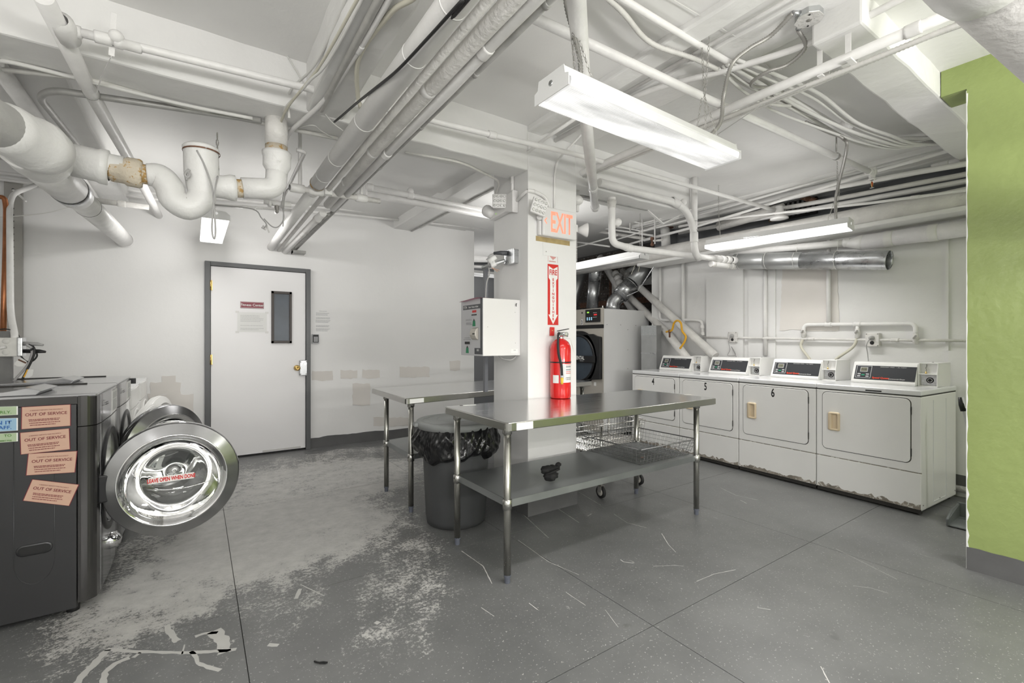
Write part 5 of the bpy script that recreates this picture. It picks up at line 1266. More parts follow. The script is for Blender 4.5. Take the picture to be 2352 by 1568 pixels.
for k, (pts, m, lab) in enumerate(((((.515, -.6, 2.60), (.505, 1.9, 2.60), (.45, 2.45, 2.60), (.40, 2.75, 2.60), (.395, 2.85, 2.6)), 'cable_white', 'leftmost white cable along the beam edge'),
                                   (((.495, -.6, 2.70), (.498, 1.4, 2.72), (.495, 2.4, 2.72), (.42, 2.79, 2.70), (.415, 2.79, 2.55)), 'cable_white', 'white cable on the side face of the beam'),
                                   (((.54, -.6, 2.612), (.53, 1.2, 2.61), (.50, 1.7, 2.61), (.47, 2.3, 2.61), (.40, 2.78, 2.59), (.405, 3.2, 2.59)), 'cable_cream', 'thin cream cable crossing the beam corner'),
                                   (((.40, 2.79, 2.9), (.50, 2.785, 2.75), (.62, 2.78, 2.6), (.7, 2.78, 2.55)), 'cable_white', 'thin cord stretched across the beam corner'),
                                   (((.45, 3.1, 2.6), (.55, 2.9, 2.59), (.62, 2.95, 2.59), (.80, 3.1, 2.6)), 'cable_white', 'white cable looping under the beam beside the bundle'))):
    o = MB().tube(smooth_path(pts, 8), .007 if k < 3 else .003, 6).build('cable', m); tag(o, lab, 'cable', G_D)
pipe('conduit', 'white hairpin conduit beside the wrapped pipe behind the beam', [V((.51, 3.15, 2.52)), V((.56, 3.15, 2.52)), V((.60, 4.8, 2.52))], .012, 'pipe_paint', n=10, rad=.03, group=G_D)

# --- ceiling conduits right of the column
G_R = 'conduits on the ceiling over the tables'
pipe('conduit', 'white conduit on the ceiling running towards the octagonal box side', [V((.9, 1.47, 2.90)), V((2.0, 1.47, 2.90)), V((2.9, 1.45, 2.89)), V((4.25, 1.42, 2.88)), V((4.75, 1.0, 2.87)), V((4.9, -.4, 2.87))], .017, 'pipe_paint', n=10, rad=.15, group=G_R)
corrugated('flexible_conduit', 'painted flexible conduit beside the ceiling conduit, bowing away from it', [(1.1, 1.46, 2.90), (1.6, 1.50, 2.885), (1.95, 1.58, 2.88), (2.3, 1.53, 2.88), (2.75, 1.50, 2.87), (3.4, 1.47, 2.86), (4.2, 1.45, 2.86), (4.55, 1.30, 2.86), (4.72, .9, 2.86), (4.80, -.2, 2.86)], .014, 'flex_paint')
for k in range(5):
    r_ = random.Random(50 + k); dy = .05 * k - .09
    pts = [(2.45, 1.45 + dy * .5, 2.875), (2.75, 1.42 + dy, 2.85), (3.2, 1.40 + dy * 1.2 + r_.uniform(-.03, .03), 2.86), (3.75, 1.36 + dy * .8, 2.84 + r_.uniform(-.02, .02)), (4.2, 1.30 + dy * .8, 2.83), (4.55, 1.20 + dy * .5, 2.83), (4.74, .90, 2.83 + .01 * k), (4.82 + .02 * k, -.2, 2.84)]
    o = MB().tube(smooth_path(pts, 8), (.011, .008, .012, .007, .009)[k], 7).build('cable', 'cable_white'); tag(o, ('thickish', 'thin', 'thickest', 'thinnest', 'medium')[k] + ' painted cable, number ' + ('one', 'two', 'three', 'four', 'five')[k] + ' across the bunch curving to the green wall', 'cable', 'painted cable bunch on the ceiling')
pipe('conduit', 'thin white conduit on the ceiling left of the octagonal box', [V((2.29, -.2, 2.915)), V((2.265, 2.2, 2.915))], .011, 'pipe_paint', n=8, group=G_R)
pipe('conduit', 'white conduit curving past the octagonal box towards the table fixture', [V((2.55, -.2, 2.86)), V((2.62, 1.05, 2.85)), V((2.50, 1.45, 2.86)), V((2.33, 1.9, 2.90)), V((2.32, 2.8, 2.9))], .017, 'pipe_paint', n=10, rad=.2, group=G_R)
o = pipe('conduit', 'large white conduit hung with straps, two armoured cables tied below it', [V((2.635, -.2, 2.70)), V((2.60, 1.5, 2.70)), V((2.60, 2.84, 2.70)), V((2.60, 3.3, 2.70))], .0245, 'pipe_paint', n=14, rings=(.42, .52), group=G_R)
for k, dx in enumerate((.035, .066)):
    corrugated('armoured_cable', ('inner' if k == 0 else 'outer') + ' armoured cable tied under the large hung conduit', [(2.655 + dx * .3, -.2, 2.655 + .02 * k), (2.61 + dx, .9, 2.66 + .01 * k), (2.59 + dx, 1.5, 2.665), (2.585 + dx, 2.3, 2.68), (2.58 + dx, 3.2, 2.68)], .014, 'flex_paint', pitch=.016, group=G_R)
for (u, v) in ((1950, 122), (1885, 160)):
    q = az(u, v, 2.70)
    o = MB().box((q.x - .012, q.y - .012, 2.70), (q.x - .008, q.y + .012, ZC_R)).box((q.x - .012, q.y - .012, 2.665), (q.x + .075, q.y + .012, 2.672)).box((q.x + .07, q.y - .012, 2.665), (q.x + .075, q.y + .012, 2.72)).build('strap_hanger', 'pipe_paint'); tag(o, 'strap hanging the large conduit from the ceiling' + (' nearer the box' if u == 1885 else ' nearer the beam'), 'hanger', 'conduit straps')
o = MB().tube([az(1646, 310, 2.52), az(1750, 240, 2.62), az(1990, 140, 2.70), az(2230, 55, 2.72)], .0025, 5).build('wire', 'cable_grey'); tag(o, 'thin dark wire stretched across the ceiling above the fixtures', 'wire')
o = MB().tube([az(1530, -10, 2.93), az(1700, 90, 2.93), az(1800, 190, 2.93)], .002, 5).build('wire', 'cable_white'); tag(o, 'thin white cord running over the ceiling beside the octagonal box', 'wire')
pipe('pipe', 'white pipe crossing the ceiling diagonally and ending behind the column', [V((.9, 1.02, 2.62)), V((1.172, 1.291, 2.60)), V((1.891, 1.996, 2.60)), V((3.16, 3.215, 2.60))], .037, 'pipe_paint', n=18, rings=(2.65, 2.97), ringr=1.12, group=G_R)
# octagonal junction box
jc = V((2.46, 1.04, ZC_R))
t = thing('junction_box', 'octagonal metal junction box on the ceiling with a speckled white cover', 'box', jc)
def octa(z, r): return [jc + V((r * math.cos(PI / 8 + PI / 4 * k), r * math.sin(PI / 8 + PI / 4 * k), z)) for k in range(8)]
MB().prism(octa(-.052, .060), (0, 0, .052)).build('body', 'dull_galvanized', t, bevel=.003)
mat('speckled_cover', (.62, .61, .59), .6, var=.1, scale=40, bump=.5, col2=(.35, .34, .33), thr=.6)
cv = MB().prism(octa(-.055, .062), (0, 0, .003)).build('cover', 'speckled_cover', t)
MB().lathe(jc + V((0, 0, -.055)), (0, 0, -1), [(.012, 0), (.011, .002), (.0005, .002)], 14).build('knockout', 'strut_metal', cv)
for a in (.5, 3.6): MB().lathe(jc + V((.045 * math.cos(a), .045 * math.sin(a), -.055)), (0, 0, -1), [(.005, 0), (.004, .003), (.0005, .003)], 8).build('screw', 'ink_black', cv)
MB().cyl(jc + V((-.05, .02, -.03)), jc + V((-.085, .035, -.035)), .013, 10).build('connector', 'zinc', t)
MB().cyl(jc + V((.03, .045, -.035)), jc + V((.045, .07, -.045)), .013, 10).build('connector', 'zinc', t)
MB().prism([jc + V((x * .075 * (1 + .15 * math.sin(5 * a)), y * .075 * (1 + .15 * math.sin(5 * a)), -.001)) for a in [2 * PI * k / 20 for k in range(20)] for x, y in [(math.cos(a), math.sin(a))]], (0, 0, .0008)).build('dark_hole', 'seam_dark', t)
corrugated('flexible_conduit', 'grey flexible conduit from the octagonal box to the right end of the table fixture', [jc + V((-.085, .035, -.035)), az(1770, 82, 2.87), az(1720, 112, 2.82), az(1680, 150, 2.75), az(1662, 220, 2.65), az(1655, 280, 2.50), (2.235, 1.43, 2.40), (2.22, 1.43, 2.365)], .011, 'flex_metal')
corrugated('flexible_conduit', 'grey flexible conduit looping from the octagonal box down to the cable crossing', [jc + V((.045, .07, -.045)), az(1850, 108, 2.84), az(1810, 148, 2.80), az(1762, 165, 2.78), az(1728, 188, 2.78), az(1735, 200, 2.79), az(1790, 200, 2.84)], .011, 'flex_metal')
corrugated('flexible_conduit', 'flexible conduit dropping from the cable bunch to the dryer fixture', [az(1850, 280, 2.85), az(1905, 305, 2.84), az(1936, 318, 2.80), az(1944, 345, 2.72), (4.655, 1.75, 2.60), (4.655, 1.75, 2.376)], .012, 'flex_metal')
corrugated('flexible_conduit', 'short painted flexible conduit joining the conduits near the ceiling crossing', [az(1752, 225, 2.80), az(1765, 238, 2.80), az(1790, 242, 2.80), az(1815, 243, 2.84)], .010, 'flex_paint')
q = az(1945, 283, ZC_R)
o = MB().lathe(V((q.x, q.y, ZC_R)), (0, 0, -1), [(.060, 0), (.055, .02), (.02, .06), (.0005, .065)], 20).build('ceiling_cone', 'ceiling_paint'); tag(o, 'white plaster cone on the ceiling above the cable bunch', 'fitting')
# big chipped pipe at the top right corner
t = thing('insulated_pipe', 'big chipped white insulated pipe at the upper right corner, nearest the camera', 'pipe', (1.7, .25, 2.25))
pA, pB = az(2240, -120, 2.30), az(2560, 215, 2.12); dd_ = (pB - pA).normalized()
MB().tube([pA - dd_ * .2, pB + dd_ * 1.2], .112, 32).build('barrel', 'rough_pipe_paint', t)
MB().lathe(pA + dd_ * .06, dd_, [(.112, -.10), (.122, -.07), (.124, .0), (.118, .05), (.112, .06)], 32).build('coupling', 'pipe_paint', t)

# --- cluster along the right wall
G_W = 'pipes in front of the right wall'
o = pipe('beam_pipe', 'broad rust edged white pipe boxed along the upper right wall, above the dryer fixture', [V((5.05, -.3, 2.475)), V((5.14, 1.2, 2.47)), V((5.14, 4.2, 2.50)), V((5.12, 6.9, 2.52))], .098, 'rough_pipe_paint', n=24, group=G_W)
o = MB().box((5.02, -.2, 2.36), (5.34, 4.3, 2.40)).build('boxed_ledge', 'rough_beam_paint', bevel=.01); tag(o, 'flat white ledge directly below the broad pipe on the right wall', 'ledge')
pipe('insulated_pipe', 'white insulated pipe under the broad one, above the shiny duct', [V((5.25, -.3, 2.245)), V((5.25, 1.75, 2.265))], .070, 'pipe_paint', n=22, rings=(.75, .90), ringr=1.06, ringw=.035, group=G_W)
pipe('pipe', 'narrower white pipe going on left from the insulated one', [V((5.25, 1.85, 2.285)), V((5.24, 2.1, 2.30)), V((5.2, 3.05, 2.365))], .036, 'pipe_paint', n=16, rings=(.1,), group=G_W)
MB().lathe((5.25, 1.74, 2.266), (0, 1, .1), [(.070, 0), (.073, .02), (.060, .06), (.037, .14)], 20).build('reducer', 'pipe_paint', o)
for k, (x, pts, r, lab) in enumerate((
    (5.0, ((1590, 498), (1993, 384)), .0125, 'thin white pipe highest on the right, sloping down behind the fixture'),
    (4.95, ((1480, 552), (1600, 520), (1750, 474), (1996, 398), (2219, 335), (2300, 310)), .0145, 'white pipe sloping from the tangle up to the green wall'),
    (5.08, ((1793, 459), (1900, 434), (2114, 394), (2219, 376), (2300, 362)), .024, 'thicker white pipe across the dark gap on the right'),
    (5.22, ((1560, 520), (1900, 460), (2132, 416), (2219, 400), (2300, 386)), .022, 'soft edged white pipe below the thicker one'),
    (5.26, ((1560, 535), (1900, 474), (2219, 416), (2300, 402)), .024, 'pale pipe tight under the soft edged one'),
    (5.0, ((1560, 520), (1645, 505), (1748, 493), (2000, 466), (2219, 437), (2300, 428)), .0125, 'thin straight white pipe just above the broad pipe'))):
    P = [ax(u, v, x) for u, v in pts]
    pipe('pipe', lab, P, r, 'pipe_paint' if k != 3 else 'rough_pipe_paint', n=12, rings=(len(P) - 2.5,) if k in (1, 5) else (), group=G_W)
P = [ax(2150, 378, 5.3), ax(2219, 365, 5.3), ax(2320, 345, 5.3)]
o = pipe('pipe', 'short capped white pipe stub beside the green wall', P, .030, 'pipe_paint', rings=(.02, .3), group=G_W)
# insulated lump with a bowl shaped cap in the tangle
o = pipe('insulated_pipe', 'fat white lagged pipe behind the dryer fixture, broken open at the end', [ax(1650, 520, 5.25), ax(1720, 500, 5.25), ax(1800, 478, 5.25)], .055, 'rough_pipe_paint', n=18, group=G_W)
o = MB().lathe(ax(1790, 500, 5.1), (0, 0, -1), [(.035, -.12), (.045, -.03), (.085, .0), (.088, .015), (.05, .02), (.0005, .02)], 24).build('bell_cap', 'pipe_paint'); tag(o, 'white bell shaped cap on a pipe above the dryer fixture', 'fitting')
t = thing('wall_opening', 'rough corrugated opening in the upper right wall above the pipes', 'opening', ax(1830, 440, 5.7))
a_, b_ = ax(1780, 418, 5.75), ax(1880, 490, 5.75)
MB().box((5.70, b_.y, b_.z), (5.74, a_.y, a_.z)).build('dark_back', 'seam_dark', t)
for k in range(9):
    y_ = b_.y + (a_.y - b_.y) * (k + .5) / 9; MB().box((5.675, y_ - .012, b_.z + .02), (5.70, y_ + .012, a_.z - .01)).build('slat', 'louvre_metal', t)
MB().box((5.66, a_.y - .02, b_.z), (5.70, a_.y + .03, a_.z + .02)).build('side_board', 'wood_old', t)
MB().box((5.66, b_.y, a_.z - .02), (5.70, a_.y, a_.z + .02)).build('top_board', 'rust', t)
o = pipe('pipe', 'rust brown pipe stub inside the wall opening', [ax(1808, 438, 5.4), ax(1870, 462, 5.4)], .03, 'rust', rings=(.95,))
# galvanised duct
dA, dB = V((5.17, 1.52, 2.055)), V((5.20, 3.0, 2.262))
t = thing('duct', 'shiny galvanised round duct tied with wire under the pipes, its open end to the right', 'duct', dA)
dv = (dB - dA).normalized()
mb = MB(); mb.lathe(dA, dv, [(.085, .01), (.087, 0), (.0885, .004), (.0885, .80), (.0825, .80), (.0825, .02), (.085, .01)], 40).build('duct_section', 'galvanized', t)
MB().lathe(dA + dv * .74, dv, [(.086, 0), (.0905, .005), (.0905, .38), (.084, .385)], 36).build('duct_section', 'dull_galvanized', t)
MB().lathe(dA + dv * 1.08, dv, [(.080, 0), (.087, .01), (.087, .40), (.08, .41)], 36).build('duct_section', 'dull_galvanized', t)
for f_ in (.42, .80, 1.10, 1.42):
    c = dA + dv * f_; MB().tube([c + V((.095 * math.cos(a), 0, .095 * math.sin(a))) for a in [2 * PI * k / 28 for k in range(28)]] , .0022, 5, closed=True).tube([c + V((0, 0, .095)), c + V((.03, 0, .22))], .0022, 5).build('tie_wire', 'cable_white', t)
# X-running heavy pipe meeting the right wall
pv = [V((3.055, 2.9, 2.62)), V((3.055, 2.9, 2.565)), V((3.06, 2.9, 2.20)), V((3.30, 2.9, 2.18)), V((4.363, 2.9, 2.215)), V((5.1, 2.95, 2.25))]
o = pipe('pipe', 'white pipe dropping right of the column and elbowing towards the right wall', pv, .031, 'pipe_paint', n=18, rad=.07, rings=(2.9, .8), ringr=1.15, ringw=.04, group='heavy pipes behind the column')
MB().sphere((3.10, 2.87, 2.385), .036, 12, 8).build('cleanout_plug', 'pipe_paint', o)
MB().lathe((3.055, 2.9, 2.56), (0, 0, 1), [(.031, -.05), (.036, -.045), (.036, -.02), (.040, -.015), (.040, .02), (.031, .025)], 16).build('hub_joint', 'rough_pipe_paint', o)
ln = [V((5.0, 2.98, 2.262)), V((5.28, 3.0, 2.27))]
for k in range(4): MB().lathe(V((4.75 + .11 * k, 2.94, 2.235 + .006 * k)), (1, .05, .03), [(.031, -.045), (.042, -.035), (.042, .03), (.031, .045)], 16).build('hub_joint', 'pipe_paint', o)
o = pipe('pipe', 'short rust ringed stub under the wall end of the elbowed pipe', [V((4.62, 2.93, 2.165)), V((5.2, 2.97, 2.19))], .030, 'pipe_paint', rings=(.06, .6, .8), ringm='rough_pipe_paint', group='heavy pipes behind the column')
wy = [V((2.75, 2.75, 2.64)), V((3.749, 2.75, 2.645)), V((3.93, 2.75, 2.60)), V((4.05, 2.75, 2.43)), V((4.055, 2.75, 2.22)), V((4.2, 2.80, 2.16))]
o = pipe('pipe', 'white pipe along the beam right of the column, bending down into the wye', wy, .033, 'pipe_paint', n=18, rad=.09, rings=(1.02, 3.4), ringr=1.2, ringw=.05, group='heavy pipes behind the column')
MB().sphere((3.86, 2.735, 2.66), .034, 12, 8).build('cleanout_plug', 'pipe_paint', o)
pipe('pipe', 'vertical white pipe coming down from the ceiling into the wye', [V((4.06, 2.75, ZC_R + .03)), V((4.055, 2.75, 2.42))], .030, 'pipe_paint', n=16, group='heavy pipes behind the column')
for k, z_ in enumerate((2.505, 2.42, 2.34, 2.30)): o2 = MB().lathe((4.055, 2.75, z_), (0, 0, 1), [(.0335, -.002), (.0355, -.002), (.0355, .002), (.0335, .002)], 16).build('wire_tie', 'cable_grey', o)
# small pump lump seen right of the column top
t = thing('drain_fitting', 'lumpy white drain fitting tucked behind the column top', 'fitting', (2.75, 2.98, 2.55))
MB().sphere((2.66, 2.93, 2.52), .055, 16, 10, (1.1, 1, .8)).build('bowl', 'pipe_paint', t)
MB().tube(fillet([(2.66, 2.93, 2.60), (2.66, 2.93, 2.68), (2.78, 2.95, 2.69)], .04), .028, 12).build('bend', 'rough_pipe_paint', t)
MB().lathe((2.67, 2.93, 2.48), (0, 0, -1), [(.016, -.02), (.016, .05), (.014, .055), (.0005, .055)], 12).build('drain_plug', 'pipe_paint', t)
o = MB().bar((2.76, 3.0, 2.595), (3.62, 2.97, 2.60), .02, .012).build('channel_rail', 'dusty_conduit'); tag(o, 'dirty channel rail under the beam right of the column', 'rail', 'channel rails')
o = MB().bar((3.62, 2.97, 2.60), (3.86, 2.97, 2.50), .02, .012).bar((3.86, 2.97, 2.50), (4.02, 2.76, 2.62), .015, .012).build('strap_hanger', 'pipe_paint'); tag(o, 'bent white strap between the rail and the wye pipe', 'hanger')
# tangle of thin pipes behind the column
G_X = 'thin pipes tangled behind the column'
def px_(lab, pts, x, r, m='pipe_paint', rings=()): return pipe('pipe', lab, [ax(u, v, x) for u, v in pts], r, m, n=10, rings=rings, group=G_X)
px_('thin pipe at the top of the tangle, turning up to the right at a cross', ((1300, 478), (1475, 513), (1700, 455)), 4.9, .010)
px_('thin pipe below the top one, also turning up to the right', ((1300, 497), (1475, 531), (1600, 500)), 4.9, .010)
px_('white pipe from behind the exit sign to the rusty valve', ((1330, 515), (1500, 541)), 5.0, .014)
px_('thick dull pipe just below, ending in a wire', ((1300, 520), (1480, 548)), 5.1, .022, 'rough_pipe_paint')
px_('thin pipe rising from the left edge of the tangle', ((1300, 575), (1420, 540)), 5.0, .011)
px_('second thin rising pipe in the tangle', ((1410, 552), (1450, 540), (1560, 500)), 5.0, .010)
px_('low thin pipe under the tangle with a small bracket', ((1300, 552), (1400, 566)), 5.0, .013)
px_('white pipe running from the valve up to the right fixture', ((1430, 565), (1500, 545), (1560, 530), (1700, 492)), 5.1, .015)
for k, (u, v0, v1) in enumerate(((1475, 484, 565), (1504, 484, 560), (1447, 492, 530))):
    a, b = ax(u, v0, 4.88), ax(u, v1, 4.88)
    pipe('pipe', ('left', 'right', 'rust headed')[k] + ' vertical drop pipe in the tangle behind the column', [a, b], .008, 'pipe_paint' if k < 2 else 'rough_pipe_paint', n=8, group=G_X)
pipe('pipe', 'rusty elbow pipe at the top of the tangle', [ax(1449, 494, 5.3), ax(1452, 490, 5.3), ax(1520, 502, 5.3)], .014, 'rust', n=8, group=G_X)
for k, (u, v, x, r, m) in enumerate(((1538, 520, 5.25, .055, 'rust'), (1530, 540, 5.2, .06, 'pipe_paint'), (1558, 515, 5.3, .05, 'rust'))):
    c = ax(u, v, x); o = MB().tube([c + V((0, .02, .10)), c + V((0, 0, -.16 if m != 'rust' else -.02))], r, 16).build('pipe_stub', m); tag(o, ('rust brown pipe elbow behind the wye', 'white painted riser stub behind the wye', 'dark rusty pipe stump next to the wye')[k], 'pipe')
t = thing('valve', 'rusty hanging valve in the pipe tangle behind the column', 'valve', ax(1498, 560, 4.9))
c = ax(1498, 550, 4.9); MB().lathe(c, (0, 0, -1), [(.022, -.03), (.026, 0), (.014, .01), (.014, .05), (.024, .055), (.020, .08), (.0005, .09)], 12).build('body', 'rust', t)
MB().tube([c + V((0, -.02, -.02)), c + V((0, -.16, -.035))], .014, 10).build('inlet', 'rough_pipe_paint', t)
# back room pipes, seen in the gap left of the column
pipe('insulated_pipe', 'large white pipe in the back room seen left of the column', [ay(1060, 590, 7.9), ay(1180, 592, 7.9)], .10, 'pipe_paint', n=18)
pipe('pipe', 'thinner white pipe below the large one in the back room', [ay(1060, 611, 7.9), ay(1180, 616, 7.9)], .030, 'pipe_paint')
pipe('pipe', 'thin pipe with a rusty elbow in the back room gap', [ay(1060, 625, 7.6), ay(1112, 624, 7.6), ay(1118, 638, 7.6)], .016, 'rough_pipe_paint', rad=.03)
o = MB().lathe(ay(1122, 548, 7.4), (0, 0, -1), [(.09, 0), (.07, .05), (.03, .07), (.02, .14), (.0005, .15)], 14).build('ceiling_fitting', 'pipe_paint'); tag(o, 'white ceiling fitting in the back room seen in the gap', 'fitting')
# --- on the right wall
XR = X1 - .022
G_V = 'pipes fixed to the right wall'
pipe('conduit', 'long thin horizontal pipe along the right wall at console height', [V((XR - .02, .6, 1.322)), V((XR - .02, 1.70, 1.335)), V((XR - .03, 3.05, 1.365)), V((XR - .03, 3.5, 1.375))], .013, 'rough_pipe_paint', rings=(.85, 1.4, 1.75, 2.1), ringr=1.4, group=G_V)
pipe('pipe', 'vertical white pipe on the right wall, between the second and third dryers', [V((XR - .02, 2.721, 2.30)), V((XR - .02, 2.721, 1.16))], .023, 'pipe_paint', group=G_V)
pipe('pipe', 'vertical feed pipe on the right wall coming down to the manifold', [V((XR - .02, 2.082, 2.37)), V((XR - .02, 2.082, 1.50))], .019, 'pipe_paint', group=G_V)
o = pipe('pipe', 'horizontal manifold pipe above the dryers with three drops', [V((XR - .02, 2.317, 1.40)), V((XR - .02, 2.317, 1.500)), V((XR - .02, 1.385, 1.482)), V((XR - .02, 1.385, 1.36))], .018, 'pipe_paint', rad=.05, rings=(1.25, 1.52), ringr=1.35, group=G_V)
MB().tube([V((XR - .02, 1.83, 1.49)), V((XR - .02, 1.83, 1.38))], .016, 10).build('drop', 'pipe_paint', o)
for y_, z_ in ((2.317, 1.41), (1.83, 1.40), (1.385, 1.345)):
    v = MB().lathe((XR - .02, y_, z_), (0, 0, 1), [(.014, -.05), (.022, -.045), (.022, -.02), (.026, -.015), (.026, .015), (.020, .02), (.020, .045), (.014, .05)], 12).build('valve', 'rough_pipe_paint', o)
    MB().bar((XR - .055, y_ + .01, z_), (XR - .055, y_ - .012, z_ + .03), .008, .012).build('lever', 'strut_metal', v)
for (y_, ye, lab) in ((2.317, 2.24, 'braided hose from the left manifold valve down behind the third dryer'), (1.83, 2.02, 'braided hose from the middle manifold valve down behind the dryers')):
    o = MB().tube(smooth_path([V((XR - .02, y_, 1.36)), V((XR - .03, y_ + (.02 if y_ > 2 else .04), 1.26)), V((XR - .05, ye, 1.12)), V((XR - .06, ye, 1.0))], 6), .014, 10).build('hose', 'cable_cream'); tag(o, lab, 'hose')
for (y_, z_, lab) in ((3.10, 1.372, 'white outlet box on the right wall above dryer number 5'), (1.704, 1.337, 'larger white outlet box on the right wall above the dryer with number 6')):
    t = thing('outlet_box', lab, 'outlet', (XR, y_, z_ - .06))
    MB().box((XR - .045, y_ - .055, z_ - .065), (X1 - (.045 if y_ > 2.98 else .0), y_ + .055, z_ + .065)).build('case', 'rough_pipe_paint', t, bevel=.006)
    for dy in (-.045, .045):
        for dz in (-.055, .055): MB().lathe((XR - .045, y_ + dy, z_ + dz), (-1, 0, 0), [(.006, 0), (.005, .003), (.0005, .003)], 8).build('screw', 'strut_metal', t)
    p_ = MB().lathe((XR - .045, y_, z_ + .015), (-1, 0, 0), [(.024, 0), (.022, .02), (.010, .035), (.008, .05), (.0005, .05)], 14).build('plug', 'cable_grey', t)
    MB().lathe((XR - .045, y_, z_ - .03), (-1, 0, 0), [(.018, 0), (.016, .003), (.0005, .003)], 14).build('socket', 'ink_black', t)
    if y_ < 2: pts = [(XR - .09, y_, z_ + .015), (XR - .085, y_ + .03, z_ - .05), (XR - .06, y_ + .03, 1.20), (XR - .06, y_ + .015, 1.05)]
    else: pts = [(XR - .09, y_, z_ + .015), (XR - .07, y_ + .03, 1.30), (XR - .06, y_ + .02, 1.22), (XR - .05, y_ + .055, 1.15), (XR - .06, y_ - .05, 1.165), (XR - .05, y_ + .01, 1.26), (XR - .05, y_ - .06, 1.12), (XR - .05, y_ - .08, 1.0)]
    o = MB().tube(smooth_path(pts, 8), .004, 6).build('power_cord', 'cable_grey'); tag(o, ('looped' if y_ > 2 else 'straight') + ' grey cord hanging from the ' + ('left' if y_ > 2 else 'right') + ' outlet box on the wall', 'cord')
pipe('pipe', 'vertical pipe at the left end of the right wall with a dark edge', [V((XR - .02, 4.17, 2.44)), V((XR - .02, 4.17, 1.62)), V((XR - .02, 3.6, 1.60)), V((XR - .02, 3.52, 1.58)), V((XR - .02, 3.51, 1.40))], .018, 'pipe_paint', rad=.05, rings=(3.4, 3.9), ringr=1.4, ringw=.02, group=G_V)
pipe('pipe', 'second vertical pipe at the left end of the right wall', [V((XR - .02, 3.80, 2.44)), V((XR - .02, 3.80, 1.3))], .024, 'pipe_paint', group=G_V)
# big diagonal pipes in the recess
G_Z = 'diagonal pipes in the recess'
pipe('insulated_pipe', 'long thick diagonal pipe coming down over the right wall behind the dryers', [ax(1430, 622, 5.95), ax(1470, 660, 5.65), ax(1502, 690, 5.33), ax(1643, 818, 5.22)], .052, 'rough_pipe_paint', n=20, rad=.2, rings=(.3,), ringr=1.05, group=G_Z)
pipe('pipe', 'leftmost diagonal white pipe behind the tumbler dryer', [ax(1378, 590, 5.75), ax(1420, 660, 5.75), ax(1468, 735, 5.75)], .060, 'pipe_paint', n=18, group=G_Z)
pipe('pipe', 'middle diagonal pipe with banded joints above the tumbler dryer', [ax(1412, 625, 5.72), ax(1432, 668, 5.68), ax(1478, 712, 5.55), ax(1532, 764, 5.30), ax(1588, 835, 5.12)], .052, 'rough_pipe_paint', n=18, rings=(.1, .35, .6), ringm='pipe_paint', group=G_Z)
pipe('pipe', 'banded grey bend behind the shiny duct in the recess', [ax(1432, 650, 5.9), ax(1440, 628, 5.9), ax(1465, 612, 5.9)], .06, 'dull_galvanized', n=16, rad=.1, rings=(.4, 1.3), ringr=1.05, group=G_Z)
t = thing('duct', 'shiny elbowed exhaust duct rising right from the tumbler dryer top', 'duct', ax(1410, 706, 5.2))
dp = [ax(1408, 716, 5.3), ax(1408, 694, 5.32), ax(1427, 676, 5.42), ax(1452, 650, 5.55), ax(1500, 602, 5.85)]
MB().tube(fillet(dp[:3], .10), .108, 26).build('crinkled_elbow', 'galvanized', t)
MB().tube([dp[2].lerp(dp[3], -.15), dp[3]], .128, 28).build('collar', 'galvanized', t)
MB().tube([dp[3], dp[4] + (dp[4] - dp[3]) * .1], .122, 28).build('duct_section', 'dull_galvanized', t)
for f_ in (.05, .5, .95): 
    c = dp[2].lerp(dp[3], f_); MB().lathe(c, dp[3] - dp[2], [(.1285, -.005), (.132, 0), (.1285, .005)], 28).build('seam_ring', 'dull_galvanized', t)
t = thing('duct', 'vertical galvanised duct rising from the tumbler dryer beside the column', 'duct', ax(1360, 706, 5.3))
MB().tube([ax(1360, 708, 5.3), ax(1366, 640, 5.3)], .095, 26).build('duct_section', 'galvanized', t)
MB().tube([ax(1366, 646, 5.3), ax(1368, 605, 5.3)], .100, 26).build('collar', 'galvanized', t)
MB().tube(smooth_path([ax(1368, 622, 5.3), ax(1355, 618, 5.4), ax(1340, 625, 5.5), ax(1330, 650, 5.55), ax(1315, 700, 5.5)], 5), .085, 24).build('flexible_bend', 'dull_galvanized', t)
# galvanised plenum behind dryer 4
t = thing('metal_plenum', 'galvanised sheet box with a mesh grille between the tumbler dryer and dryer number 4', 'box', (5.27, 4.17, .95))
MB().box((5.14, 4.06, .0), (5.24, 4.32, 1.40)).build('sheet_box', 'dull_galvanized', t)
MB().box((5.135, 4.06, 1.40), (5.24, 4.32, 1.54)).build('grille_frame', 'dull_galvanized', t)
for k in range(14): MB().box((5.130, 4.065 + k * .0185, 1.405), (5.134, 4.068 + k * .0185, 1.535)).build('grille_bar', 'zinc', t)
for k in range(5): MB().box((5.129, 4.06, 1.415 + k * .026), (5.133, 4.32, 1.418 + k * .026)).build('grille_bar', 'zinc', t)
MB().box((5.132, 4.06, 1.15), (5.14, 4.32, 1.165)).build('fold', 'galvanized', t)
o = MB().tube(smooth_path([ax(1530, 762, 5.1), ax(1543, 758, 5.08), ax(1548, 742, 5.06), ax(1556, 736, 5.05), ax(1564, 742, 5.05), ax(1567, 760, 5.05), ax(1575, 772, 5.05), ax(1572, 785, 5.05), ax(1562, 800, 5.06)], 6), .0125, 10).build('gas_hose', 'gas_yellow'); tag(o, 'bent yellow gas hose hooked over the diagonal pipe above dryer number 4', 'hose')
o = MB().lathe(ax(1538, 762, 5.09), (0, 0, -1), [(.012, -.03), (.018, -.02), (.018, .01), (.012, .02), (.012, .07), (.0005, .075)], 10).build('gas_valve', 'rust'); tag(o, 'small dark gas valve at the end of the yellow hose', 'valve')
